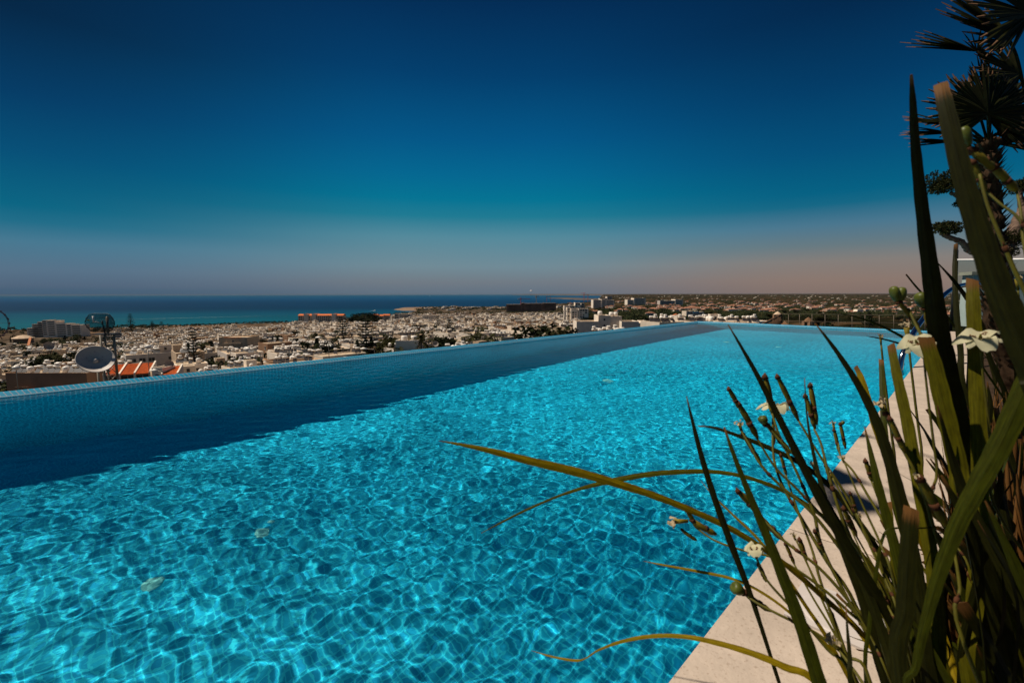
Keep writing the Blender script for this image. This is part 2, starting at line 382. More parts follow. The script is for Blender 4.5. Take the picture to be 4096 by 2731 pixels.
# round white inlets in the pool floor, seen through the moving water
def floor_hit(px, py):
    d = Vector(ray(px, py)).normalized(); w = ground(px, py, 0.0)
    h = Vector((d.x, d.y, 0)) / 1.33; dz = math.sqrt(1 - h.length_squared)
    return w + h * (DEEP / dz) - Vector((0, 0, DEEP))
M_INLET = mat('inlet_plastic', (0.26, 0.80, 0.76), 0.9, 0.0)
for i, (px, py, lab) in enumerate([(1050, 2125, 'pale round inlet in the pool floor, the brightest spot under the open water'),
                                   (605, 2335, 'pale round inlet in the pool floor nearest the lower left corner'),
                                   (2430, 1521, 'pale round inlet in the pool floor below the far end of the shaded wall'),
                                   (2905, 1368, 'pale round inlet under the water closest to the far pool corner'),
                                   (3115, 1388, 'pale round inlet under the far water behind the tall stalks')]):
    p = floor_hit(px, py)
    t = thing('floor_inlet', lab, 'pool inlet', p, 0, 'round inlets in the pool floor')
    m_ = MB(); m_.lathe((0, 0, 0), [(0, 0.006), (0.03, 0.006), (0.044, 0.005), (0.046, 0.0)], 20); o = m_.build('flange', M_INLET, t); o.cycles.is_caustics_receiver = True

# ------------------------------------------------------------------ sea, land
SEA = H0 - 64.0
def sstep(a, b, x): x = min(1, max(0, (x - a) / (b - a))); return x * x * (3 - 2 * x)
def lerp_tab(tab, x):
    if x <= tab[0][0]: return tab[0][1]
    for (x0, y0), (x1, y1) in zip(tab, tab[1:]):
        if x <= x1: return y0 + (y1 - y0) * (x - x0) / (x1 - x0)
    return tab[-1][1]
LEFT_TAB = [(0, -3), (18, -4.5), (60, -15), (110, -23.5), (200, -30), (350, -40), (600, -53), (800, -59), (1000, -61.5), (1e5, -62)]
MID_TAB = [(0, -3), (18, -4.5), (60, -13), (110, -21), (200, -27), (350, -35), (600, -46), (1000, -56), (2000, -61), (1e5, -61)]
RIGHT_TAB = [(0, -3), (22, -4.2), (60, -9), (110, -15), (180, -21), (300, -25), (500, -30), (1000, -35), (2000, -44), (4000, -46), (9000, -30), (14000, -8), (1e5, -8)]
def land_z(x, y):
    R_ = math.hypot(x, y); az = math.degrees(math.atan2(x, y))
    l, m_, r = lerp_tab(LEFT_TAB, R_), lerp_tab(MID_TAB, R_), lerp_tab(RIGHT_TAB, R_)
    a = sstep(-32, -8, az); b = sstep(2, 16, az)
    z = (l + (m_ - l) * a); z = z + (r - z) * b
    z += 0.9 * math.sin(x / 37 + 1) * math.sin(y / 41) * min(1, R_ / 200)
    return z + H0
# where the shore lies, as bearing -> distance
COAST_PX = [(-2600, 1372), (-1200, 1345), (0, 1320), (350, 1311), (700, 1302), (1000, 1293), (1180, 1288), (1390, 1274), (1550, 1262), (1640, 1250), (1665, 1243), (1680, 1232), (1815, 1227.5), (1990, 1227),
            (2120, 1221), (2225, 1215.5), (2300, 1214), (2372, 1210), (2388, 1203), (2400, 1193), (2412, 1184), (2425, 1180)]
COAST = []
for px, py in COAST_PX:
    g_ = ground(px, py, SEA); COAST.append((math.degrees(math.atan2(g_.x, g_.y)), math.hypot(g_.x, g_.y)))
def coast_r(az): return 1e9 if az > COAST[-1][0] else lerp_tab(COAST, az)
azs = np.concatenate([np.arange(-75, -20, 0.5), np.arange(-20, 15, 0.2), np.arange(15, 76, 0.6)])
rs = [4.0]
while rs[-1] < 22000: rs.append(rs[-1] * (1.035 if rs[-1] > 60 else 1.09))
tv = []; tf = []
for i, a in enumerate(azs):
    cr = coast_r(a) * (1 + 0.006 * math.sin(a * 5.1) + 0.004 * math.sin(a * 13.7))
    for k, r in enumerate(rs):
        x, y = r * math.sin(math.radians(a)), r * math.cos(math.radians(a))
        z = land_z(x, y)
        if r > cr: z = SEA - 3 - min(20, (r - cr) * .05)
        elif r > cr * 0.93: z = max(SEA + 0.3, z + (SEA + 0.5 - z) * sstep(cr * .93, cr, r))
        tv.append((x, y, z))
nr = len(rs)
tf = [(i * nr + k, i * nr + k + 1, (i + 1) * nr + k + 1, (i + 1) * nr + k) for i in range(len(azs) - 1) for k in range(nr - 1)]
M_LAND = bpy.data.materials.new('land'); M_LAND.use_nodes = True; _t = M_LAND.node_tree; _b = _t.nodes['Principled BSDF']
_b.inputs['Roughness'].default_value = 1; _b.inputs['Specular IOR Level'].default_value = 0.0
_tc = N(_t, 'ShaderNodeTexCoord'); _s = N(_t, 'ShaderNodeSeparateXYZ'); _t.links.new(_tc.outputs['Object'], _s.inputs[0])
def noise(t_, scale, det=5, vec=None, rough=.6):
    n_ = N(t_, 'ShaderNodeTexNoise'); n_.inputs['Scale'].default_value = scale; n_.inputs['Detail'].default_value = det; n_.inputs['Roughness'].default_value = rough
    if vec is not None: t_.links.new(vec, n_.inputs['Vector'])
    return n_.outputs['Fac']
fields = ramp(_t, [(.36, (.012, .013, .006, 1)), (.47, (.022, .02, .009, 1)), (.50, (.075, .048, .026, 1)), (.56, (.115, .074, .042, 1)), (.60, (.025, .022, .01, 1)), (.75, (.045, .03, .015, 1))], noise(_t, .006, 4, _tc.outputs['Object']))
fine = ramp(_t, [(.38, (.30, .30, .30, 1)), (.62, (1.25, 1.2, 1.1, 1))], noise(_t, .08, 6, _tc.outputs['Object']))
townc = ramp(_t, [(.35, (.025, .02, .012, 1)), (.5, (.07, .05, .034, 1)), (.64, (.16, .12, .085, 1))], noise(_t, .05, 4, _tc.outputs['Object']))
def mixc(t_, f, a, b, bt='MIX'):
    q_ = N(t_, 'ShaderNodeMix', data_type='RGBA', blend_type=bt)
    if isinstance(f, float): q_.inputs[0].default_value = f
    else: t_.links.new(f, q_.inputs[0])
    for s_, i_ in ((a, 6), (b, 7)):
        if hasattr(s_, 'links'): t_.links.new(s_, q_.inputs[i_])
        else: q_.inputs[i_].default_value = s_
    return q_.outputs[2]
# town ground to the left of the wooded plain (a line on the land, not on the picture)
_ang = N(_t, 'ShaderNodeMath', operation='MULTIPLY_ADD'); _t.links.new(_s.outputs[0], _ang.inputs[0]); _ang.inputs[1].default_value = -1.0
_yy = N(_t, 'ShaderNodeMath', operation='MULTIPLY'); _t.links.new(_s.outputs[1], _yy.inputs[0]); _yy.inputs[1].default_value = 0.115; _t.links.new(_yy.outputs[0], _ang.inputs[2])
_mr = N(_t, 'ShaderNodeMapRange'); _mr.inputs[1].default_value = -25; _mr.inputs[2].default_value = 25; _t.links.new(_ang.outputs[0], _mr.inputs[0])
_c = mixc(_t, 1.0, fields.outputs[0], fine.outputs[0], 'MULTIPLY')
_c = mixc(_t, _mr.outputs[0], _c, townc.outputs[0])
# dry sand near the sea level
_mr2 = N(_t, 'ShaderNodeMapRange'); _mr2.inputs[1].default_value = SEA + 3.2; _mr2.inputs[2].default_value = SEA + 1.0; _t.links.new(_s.outputs[2], _mr2.inputs[0])
_c = mixc(_t, _mr2.outputs[0], _c, (.20, .12, .07, 1))
_t.links.new(_c, _b.inputs['Base Color'])
me = bpy.data.meshes.new('land'); me.from_pydata(tv, [], tf); me.materials.append(M_LAND); me.update()
me.polygons.foreach_set('use_smooth', [True] * len(tf))
if me.polygons[0].normal.z < 0: me.flip_normals()
land = link(me, 'land', kind='structure')

# the sea: shallow turquoise by the shore, dark further out, paler at the far edge
M_SEA = bpy.data.materials.new('sea'); M_SEA.use_nodes = True; _t = M_SEA.node_tree; _b = _t.nodes['Principled BSDF']
_b.inputs['Roughness'].default_value = 0.55; _b.inputs['Specular IOR Level'].default_value = 0.05
_tc = N(_t, 'ShaderNodeTexCoord'); _s = N(_t, 'ShaderNodeSeparateXYZ'); _t.links.new(_tc.outputs['Object'], _s.inputs[0])
_mp = N(_t, 'ShaderNodeMapping'); _mp.inputs['Scale'].default_value = (.0006, .004, 1); _t.links.new(_tc.outputs['Object'], _mp.inputs[0])
_nz = noise(_t, 1.0, 5, _mp.outputs[0])
_ad = N(_t, 'ShaderNodeMath', operation='MULTIPLY_ADD'); _t.links.new(_nz, _ad.inputs[0]); _ad.inputs[1].default_value = 500; 
_sh = N(_t, 'ShaderNodeMath', operation='MULTIPLY_ADD'); _t.links.new(_s.outputs[0], _sh.inputs[0]); _sh.inputs[1].default_value = -0.12; _t.links.new(_s.outputs[1], _sh.inputs[2])
_t.links.new(_sh.outputs[0], _ad.inputs[2])
_lg = N(_t, 'ShaderNodeMath', operation='LOGARITHM'); _lg.inputs[1].default_value = 10; _t.links.new(_ad.outputs[0], _lg.inputs[0])
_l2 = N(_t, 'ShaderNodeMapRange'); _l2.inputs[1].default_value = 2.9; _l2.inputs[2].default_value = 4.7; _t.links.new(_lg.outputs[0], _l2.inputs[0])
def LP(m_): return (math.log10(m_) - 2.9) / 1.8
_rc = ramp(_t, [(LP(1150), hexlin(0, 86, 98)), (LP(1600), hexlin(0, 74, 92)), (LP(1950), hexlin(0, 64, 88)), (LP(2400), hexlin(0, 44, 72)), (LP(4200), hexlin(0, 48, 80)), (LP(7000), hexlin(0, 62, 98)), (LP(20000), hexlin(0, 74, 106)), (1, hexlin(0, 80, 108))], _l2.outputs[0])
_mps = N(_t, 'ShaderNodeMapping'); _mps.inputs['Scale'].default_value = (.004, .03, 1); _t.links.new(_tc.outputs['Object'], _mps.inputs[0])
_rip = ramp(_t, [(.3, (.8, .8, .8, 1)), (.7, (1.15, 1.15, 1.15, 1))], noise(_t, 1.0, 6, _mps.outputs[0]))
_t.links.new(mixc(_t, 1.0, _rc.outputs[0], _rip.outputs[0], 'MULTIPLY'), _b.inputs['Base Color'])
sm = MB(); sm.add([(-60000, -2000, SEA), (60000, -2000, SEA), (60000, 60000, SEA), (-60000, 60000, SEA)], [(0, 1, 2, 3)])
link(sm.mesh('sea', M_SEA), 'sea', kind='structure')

# low headland, breakwater, and the far cape
M_ROCK = mat('headland_rock', (0.25, 0.165, 0.105), 0.95, 0.1, noise=(.02, .4))
def landform(name, pts, h, mt=M_ROCK, seed=0):
    r_ = random.Random(seed); g2 = [ground(px, py, SEA) for px, py in pts]
    cx = sum((p for p in g2), Vector()) / len(g2); mb = MB(); fine_ = []
    for i, p in enumerate(g2):
        q_ = g2[(i + 1) % len(g2)]
        for k in range(8): fine_.append(p.lerp(q_, k / 8) + Vector((r_.uniform(-1, 1), r_.uniform(-1, 1), 0)) * (p - q_).length * .015)
    n_ = len(fine_); rings = []
    for s_, zz in ((1.0, -1), (.97, h * .5), (.9, h * .85), (.6, h), (.2, h)):
        rings += [cx + (p - cx) * s_ + Vector((0, 0, zz * (1 if zz < 0 else r_.uniform(.8, 1.15)))) for p in fine_]
    mb.add(rings, [(r * n_ + i, r * n_ + (i + 1) % n_, (r + 1) * n_ + (i + 1) % n_, (r + 1) * n_ + i) for r in range(4) for i in range(n_)] + [tuple(range(4 * n_, 5 * n_))])
    return link(mb.mesh(name, mt), name, kind='structure')
landform('headland', [(1572, 1238.5), (1610, 1243), (1700, 1243), (1830, 1238), (1990, 1232), (1990, 1228), (1830, 1227), (1700, 1229), (1612, 1231)], 2.5, seed=1)
M_FARROCK = mat('far_coast', (0.10, 0.085, 0.075), 0.95, 0.1, noise=(.002, .35))
landform('breakwater', [(2184, 1193), (2240, 1195.5), (2330, 1200.5), (2420, 1201), (2420, 1196), (2330, 1194), (2260, 1191)], 9, M_FARROCK, 2)
landform('cape', [(2050, 1179.5), (2130, 1180.5), (2290, 1182), (2440, 1183), (2460, 1179.0), (2250, 1178.3), (2120, 1178.6)], 60, M_FARROCK, 3)

# ------------------------------------------------------------------ the town
random.seed(21)
WALLS = {'white': mat('white_render', (0.88, 0.765, 0.625), 0.85, 0.1, noise=(.35, .12), rnd=.12),
         'cream': mat('cream_render', (0.70, 0.60, 0.47), 0.85, 0.1, noise=(.35, .14), rnd=.12),
         'sandy': mat('sandy_render', (0.55, 0.41, 0.28), 0.85, 0.1, noise=(.35, .16), rnd=.12),
         'brown': mat('brown_render', (0.34, 0.20, 0.12), 0.85, 0.1, noise=(.35, .16), rnd=.12),
         'grey': mat('grey_render', (0.56, 0.50, 0.44), 0.85, 0.1, noise=(.35, .16), rnd=.12)}
M_ROOF = mat('roof_screed', (0.52, 0.395, 0.27), 0.95, 0.05, noise=(.5, .3), rnd=.25)
M_TILE = mat('orange_roof_tiles', (0.62, 0.165, 0.05), 0.8, 0.1, noise=(1.5, .25), rnd=.1)
M_VTILE = mat('faded_roof_tiles', (0.33, 0.16, 0.10), 0.85, 0.05, noise=(.4, .35), rnd=.3)
M_PANE = mat('dark_pane', (0.018, 0.02, 0.022), 0.25, 0.4)
M_FRAME = mat('window_frame', (0.55, 0.52, 0.48), 0.6, 0.3)
M_TANK = mat('white_tank', (0.92, 0.845, 0.735), 0.4, 0.4, rnd=.08)
M_PANEL = mat('solar_panel', (0.05, 0.045, 0.045), 0.35, 0.4)
M_IRON = mat('grey_iron', (0.18, 0.16, 0.14), 0.6, 0.4)
M_CONC = mat('concrete', (0.36, 0.31, 0.26), 0.95, 0.1, noise=(.6, .25))

def window_mesh(w, h, dark=True, name='window'):
    m_ = MB(); m_.box((0, -0.02, 0), (w + .16, .06, h + .16), mi=0); m_.box((0, -0.045, 0), (w, .05, h), mi=1)
    if w > 1: m_.box((0, -0.06, 0), (.07, .05, h), mi=0)
    m_.box((0, -0.09, -h / 2 - .12), (w + .3, .2, .08), mi=0)
    return m_.mesh(name, [M_FRAME, M_PANE])
WIN = [window_mesh(1.3, 1.2), window_mesh(0.8, 1.0), window_mesh(1.7, 1.3), window_mesh(2.4, 2.1)]
def heater_mesh(kind):
    m_ = MB(); L = 1.5 if kind != 2 else 1.2
    zt = 1.75
    m_.lathe((0, 0.35, zt), [(0, -L / 2), (.2, -L / 2 + .02), (.31, -L / 2 + .1), (.31, L / 2 - .1), (.2, L / 2 - .02), (0, L / 2)], 10, 0, Matrix.Rotation(math.pi / 2, 3, 'Y'))
    if kind == 1: m_.lathe((0, 0.5, zt + .62), [(0, -.5), (.25, -.48), (.3, -.36), (.3, .36), (.25, .48), (0, .5)], 10, 0, Matrix.Rotation(math.pi / 2, 3, 'Y'))
    for sx_ in (-.5, .5):
        m_.box((sx_, .35, zt / 2 - .1), (.06, .06, zt - .2), mi=2); m_.box((sx_, -.55, .25), (.05, .05, .5), mi=2)
    for sx_ in ((-.55, .55) if kind != 2 else (0,)):
        m_.add([(sx_ - .5, -.85, .35), (sx_ + .5, -.85, .35), (sx_ + .5, .15, 1.4), (sx_ - .5, .15, 1.4), (sx_ - .5, -.80, .28), (sx_ + .5, -.80, .28), (sx_ + .5, .2, 1.33), (sx_ - .5, .2, 1.33)],
               [(0, 1, 2, 3), (7, 6, 5, 4), (0, 4, 5, 1), (1, 5, 6, 2), (2, 6, 7, 3), (3, 7, 4, 0)], 1)
    return m_
HEAT_MB = [heater_mesh(k) for k in range(3)]
HEAT = [m_.mesh('water_heater', [M_TANK, M_PANEL, M_IRON]) for m_ in HEAT_MB]
def drum_mb():
    m_ = MB(); m_.lathe((0, 0, 0), [(.62, .3), (.66, .35), (.66, 1.55), (.5, 1.72), (.2, 1.82), (0, 1.84)], 12); m_.box((0, 0, .15), (1.2, 1.2, .3), mi=2); return m_
DRUM = drum_mb().mesh('water_tank', [M_TANK, M_PANEL, M_IRON])

LAND = []         # (px, py, phrase) of things one can find, for the labels
TOWN = []         # [object, px, py, looks, head]
def wordnum(n): return ['no', 'one', 'two', 'three', 'four', 'five', 'six', 'seven', 'eight', 'nine', 'ten'][min(n, 10)]
def part(me, name, parent, loc, rz=0.0):
    o = bpy.data.objects.new(name, me); COL.objects.link(o); o.parent = parent; o.location = loc; o.rotation_euler = (0, 0, rz); return o
def block(mb, c, d, z0, z1, par=.45, t_=.22):
    """flat-roofed volume: outer walls with a raised parapet round a sunk roof (index 1)"""
    x, y = d[0] / 2, d[1] / 2; cx, cy_ = c
    o = [(cx - x, cy_ - y), (cx + x, cy_ - y), (cx + x, cy_ + y), (cx - x, cy_ + y)]
    i_ = [(cx - x + t_, cy_ - y + t_), (cx + x - t_, cy_ - y + t_), (cx + x - t_, cy_ + y - t_), (cx - x + t_, cy_ + y - t_)]
    v = [(a, b, z0) for a, b in o] + [(a, b, z1 + par) for a, b in o] + [(a, b, z1 + par) for a, b in i_] + [(a, b, z1) for a, b in i_]
    f = []
    for k in range(4):
        n = (k + 1) % 4
        f += [(k, n, 4 + n, 4 + k), (4 + k, 4 + n, 8 + n, 8 + k), (8 + k, 8 + n, 12 + n, 12 + k)]
    mb.add(v, f, 0); mb.add([v[k] for k in (12, 13, 14, 15)], [(0, 1, 2, 3)], 1)
def face_windows(root, c, d, z0, storeys, sides, rnd_, sh=3.0, kinds=(0, 1, 2), gap=2.6, prob=.8, name='window'):
    n = 0
    for sd_ in sides:                      # 0 front (-y), 1 right (+x), 2 back, 3 left (-x)
        L = d[0] if sd_ in (0, 2) else d[1]
        k = max(1, int((L - .8) / gap))
        for st in range(storeys):
            for i in range(k):
                if rnd_.random() > prob: continue
                u = (i - (k - 1) / 2) * gap; z = z0 + st * sh + 1.65
                w = WIN[rnd_.choice(kinds)]
                if sd_ == 0: p, r = (c[0] + u, c[1] - d[1] / 2, z), 0
                elif sd_ == 1: p, r = (c[0] + d[0] / 2, c[1] + u, z), math.pi / 2
                elif sd_ == 2: p, r = (c[0] - u, c[1] + d[1] / 2, z), math.pi
                else: p, r = (c[0] - d[0] / 2, c[1] - u, z), -math.pi / 2
                part(w, name, root, p, r); n += 1
    return n
def roof_stuff(root, c, d, z, n, rnd_, faceaz, rz, into=None):
    cols = max(1, int((d[0] - 1.5) / 2.1)); rows = max(1, int((d[1] - 1.5) / 2.2)); cells = [(i, j_) for i in range(cols) for j_ in range(rows)]
    rnd_.shuffle(cells); cnt = 0
    for (i, j_) in cells[:n]:
        x = c[0] + (i - (cols - 1) / 2) * 2.1 + rnd_.uniform(-.2, .2); y = c[1] + (j_ - (rows - 1) / 2) * 2.2 + rnd_.uniform(-.2, .2)
        if into is not None: into.append((x, y, z, rnd_.random() < .12, faceaz - rz + rnd_.uniform(-.15, .15))); cnt += 1; continue
        if rnd_.random() < .12: part(DRUM, 'water_tank', root, (x, y, z))
        else: part(HEAT[rnd_.choice((0, 0, 1, 2))], 'water_heater', root, (x, y, z), faceaz - rz + rnd_.uniform(-.15, .15))
        cnt += 1
    return cnt

def house(x, y, rnd_, rz, kind=None, size=None, storeys=None, z=None, windows=True):
    kind = kind or rnd_.choice(['white'] * 6 + ['cream'] * 8 + ['sandy'] * 5 + ['brown'] * 2 + ['grey'])
    big_ = 1.45 if rnd_.random() < .14 else 1.0
    w, d = size or (rnd_.uniform(7.5, 14.5) * big_, rnd_.uniform(7, 10.5)); st = storeys or rnd_.choice([1, 1, 2, 2, 2, 3])
    zb = (land_z(x, y) if z is None else z) - 0.6
    h = st * 3.0 + .6
    root = thing('town_house', 'house', 'house', (x, y, zb), rz, 'flat-roofed houses of the town')
    mb = MB(); block(mb, (0, 0), (w, d), 0, h, rnd_.uniform(.25, .6))
    mb.build('walls', [WALLS[kind], M_ROOF], root)
    extra = rnd_.random(); note = ''
    tw = None
    if extra < .45:                       # stair room on the roof
        sw, sdp = rnd_.uniform(2.4, 3.8), rnd_.uniform(2.4, 3.4)
        tw = (rnd_.choice((-1, 1)) * (w / 2 - sw / 2 - .24), (d / 2 - sdp / 2 - .24) * rnd_.choice((-1, 1)))
        m2 = MB(); block(m2, tw, (sw, sdp), h + .003, h + 2.5, .12, .12); m2.build('stair_room', [WALLS[kind], M_ROOF], root)
        part(WIN[1], 'window', root, (tw[0], tw[1] - sdp / 2, h + 1.3)); note = 'a roof stair room'
    elif extra < .72:                     # lower wing
        ww, wd, wh = rnd_.uniform(3.5, 6), d * rnd_.uniform(.55, .9), max(3.2, h - 3)
        s_ = rnd_.choice((-1, 1)); c = (s_ * (w / 2 + ww / 2 - .003), -d / 2 + wd / 2 - .3)
        m2 = MB(); block(m2, c, (ww, wd), 0, wh, .4); m2.build('wing', [WALLS[kind], M_ROOF], root)
        face_windows(root, c, (ww, wd), .3, max(1, st - 1), (0,), rnd_); note = 'a lower side wing'
    elif extra < .85 and st > 1:          # balcony
        m2 = MB(); bz = h - 2.9; m2.box((0, -d / 2 - .7, bz), (w * .6, 1.4, .16)); m2.box((0, -d / 2 - 1.36, bz + .5), (w * .6, .08, .85)); m2.build('balcony', [WALLS[kind]], root); note = 'a front balcony'
    if windows: face_windows(root, (0, 0), (w, d), .3, st, (0, 1, 3), rnd_, prob=.62)
    nh = rnd_.choice((2, 3, 4, 5, 6, 7, 8, 9))
    n = roof_stuff(root, (0, 0) if tw is None else (-math.copysign(1.4, tw[0]), 0), (w - (0 if tw is None else 3.2), d), h, nh, rnd_, .35, rz)
    px, py = project((x, y, zb + h))
    TOWN.append([root, px, py, kind, st, n, note]); return root, zb + h

def rim_y(px): return 1568 - 0.1008 * px if px < 2776 else 1288.5 + (px - 2776) * .0465
# footprints kept clear for the buildings one can single out: (px, depth, half width m)
RESERVED = []
def reserve(px0, px1, Z, dpt):
    a, b = at(px0, 1176, Z), at(px1, 1176, Z); RESERVED.append((min(a.x, b.x) - 4, max(a.x, b.x) + 4, Z - 5, Z + dpt + 5))
def is_free(x, y, r=6):
    return all(not (a - r < x < b + r and c - r < y < e + r) for a, b, c, e in RESERVED)
for r_ in [(20, 360, 108, 14), (415, 725, 104, 12), (1575, 1680, 140, 10), (870, 995, 262, 14), (2290, 2640, 232, 22), (120, 330, 640, 40), (1185, 1380, 915, 30),
           (2020, 2230, 1500, 60), (2250, 2355, 640, 40), (2370, 2460, 1500, 50), (2505, 2590, 1700, 50), (2635, 2735, 1600, 50), (1560, 1650, 880, 30), (1485, 1562, 900, 30), (2675, 2735, 500, 20), (2742, 2822, 560, 20)]:
    reserve(*r_)
spots = []
rr = random.Random(5)
R_ = 112.0
while R_ < 1180:
    step = 13.4 + R_ * .004
    a = -52.0 + rr.uniform(0, 2)
    while a < 27:
        a2 = a + rr.uniform(-.15, .15) * math.degrees(step / R_); r2 = R_ + rr.uniform(-3, 3)
        a += math.degrees((step + 1.5) / R_)
        lim = 25.5 if r2 < 150 else (20 if r2 < 205 else lerp_tab([(205, 12), (300, 9.5), (500, 8.5), (800, 8), (1180, 5)], r2))
        if a2 > lim: continue
        if r2 > coast_r(a2) - (95 + (50 if a2 < -32 else 0)): continue
        # open ground and the fairground by the shore at the far left
        if a2 < -42 and r2 > 560: continue
        x, y = r2 * math.sin(math.radians(a2)), r2 * math.cos(math.radians(a2))
        if not is_free(x, y) or (y < 119 and a2 < -12): continue
        if a2 < -22 and r2 > 150 and rr.random() < .05: continue
        if math.sin(x * .021 + 2) * math.sin(y * .017 + x * .006) > .80 and r2 > 220: continue      # small open lots
        spots.append((r2, a2, x, y))
    R_ += step
spots.sort()
cnt = 0; far_mb = MB(); fh = []
for (r2, a2, x, y) in spots:
    rz = math.radians(34 + 14 * math.sin(x * .006 + y * .004 + 1) + rr.uniform(-5, 5) + (90 if rr.random() < .3 else 0))
    px, py = project((x, y, land_z(x, y) + 7))
    if px < -160 or py > rim_y(px) + 6: continue
    if 330 < px < 1190 and py < lerp_tab(COAST_PX, px) + rr.choice((6, 9, 12)): continue      # the open brown strip behind the beach
    if 1190 <= px < 1560 and py < 1287: continue
    if cnt < 284:
        h_ = house(x, y, rr, rz, storeys=(1 if (r2 < 125 and rr.random() < .5) else None)); cnt += 1
    else:
        kind = rr.choice(['white'] * 6 + ['cream'] * 8 + ['sandy'] * 5 + ['brown'] * 2 + ['grey']); mi = list(WALLS).index(kind)
        w, d, st = rr.uniform(7, 15) * (1.6 if rr.random() < .12 else 1), rr.uniform(7, 11), rr.choice([1, 2, 2, 2, 3]); zb = land_z(x, y) - .6; h = st * 3 + .6
        cs, sn = math.cos(rz), math.sin(rz)
        def T(p): return (x + p[0] * cs - p[1] * sn, y + p[0] * sn + p[1] * cs, zb + p[2])
        b_ = MB(); block(b_, (0, 0), (w, d), 0, h, .4)
        if rr.random() < .5: block(b_, (rr.uniform(-.3, .3) * w, rr.uniform(-.2, .2) * d), (3, 3), h + .003, h + 2.5, .12, .12)
        far_mb.v += [T(p) for p in b_.v]; o_ = len(far_mb.v) - len(b_.v)
        far_mb.f += [tuple(o_ + i for i in f) for f in b_.f]; far_mb.m += [(mi if m_ == 0 else 5) for m_ in b_.m]; far_mb.sm += b_.sm
        for sd_ in (0, 1, 3):
            L = w if sd_ == 0 else d; k = int(L / 2.8)
            for s2 in range(st):
                for i in range(k):
                    if rr.random() < .45: continue
                    u = (i - (k - 1) / 2) * 2.8; zz = s2 * 3 + 1.9
                    c = (u, -d / 2 - .04) if sd_ == 0 else ((w / 2 + .04) * (1 if sd_ == 1 else -1), u)
                    dd = (1.4, .08, 1.2) if sd_ == 0 else (.08, 1.4, 1.2)
                    p = T((c[0], c[1], zz)); far_mb.box(p, dd, rz, 6)
        lst = []; roof_stuff(None, (0, 0), (w, d), h, rr.choice((2, 3, 4, 5, 6, 8)), rr, .35, rz, lst)
        for (hx, hy, hz, dr, hr) in lst:
            p = T((hx, hy, hz)); a_ = hr + rz
            far_mb.lathe((p[0], p[1], p[2] + 1.75), [(0, -.75), (.32, -.72), (.32, .72), (0, .75)], 6, 7, Matrix.Rotation(a_, 3, 'Z') @ Matrix.Rotation(math.pi / 2, 3, 'Y'))
            far_mb.box((p[0] + .6 * math.sin(a_), p[1] - .6 * math.cos(a_), p[2] + .8), (1.9, 1.0, .5), a_, 8)
for k in range(70):      # pale houses among the trees at the root of the headland
    px, py = rr.uniform(1690, 2330), rr.uniform(1228, 1244); q_ = ground(px, py, SEA + 4)
    if not is_free(q_.x, q_.y, 8): continue
    zb, hh_, w_ = land_z(q_.x, q_.y) if q_.y < 3000 else q_.z, rr.uniform(4, 8), rr.uniform(9, 20)
    far_mb.box((q_.x, q_.y, zb + hh_ / 2), (w_, 9, hh_), rr.uniform(0, .8), rr.choice((0, 0, 1, 2)))
for k, px in enumerate((2648, 2700, 2752, 2803, 2852, 2900, 2950, 2996)):      # the row whose tanks just clear the far rim
    Zk = 138 + 9 * (k % 3); p = at(px, 1291 - 3 * (k % 2), Zk); house(p.x, p.y, rr, rr.uniform(-.2, .6), 'white' if k % 3 else 'cream', (9.5, 8.5), 2, p.z - 6.6 + .6)
o = far_mb.build('distant_houses', [WALLS[k] for k in WALLS] + [M_ROOF, M_PANE, M_TANK, M_PANEL], label='mass of small flat-roofed houses with roof tanks in the far town', cat='houses', kind='stuff')
print('near houses', cnt, 'spots', len(spots))

# ------------------------------------------------------------------ buildings one can single out
def land_hit(px, py):
    d = Vector(ray(px, py)); e = Vector(EYE); t = 60.0
    while t < 20000:
        p = e + d * t
        if p.z < land_z(p.x, p.y): break
        t *= 1.012
    return p
def span(px0, px1, py_top, Z, rzoff=0.0):
    """centre, width, top z, turn for a front that fills px0..px1 at depth Z"""
    c = at((px0 + px1) / 2, py_top, Z); a, b = at(px0, py_top, Z), at(px1, py_top, Z)
    w = (b - a).length
    return c, w, c.z, rzoff
def mark(px, py, phrase): LAND.append((px, py, phrase))

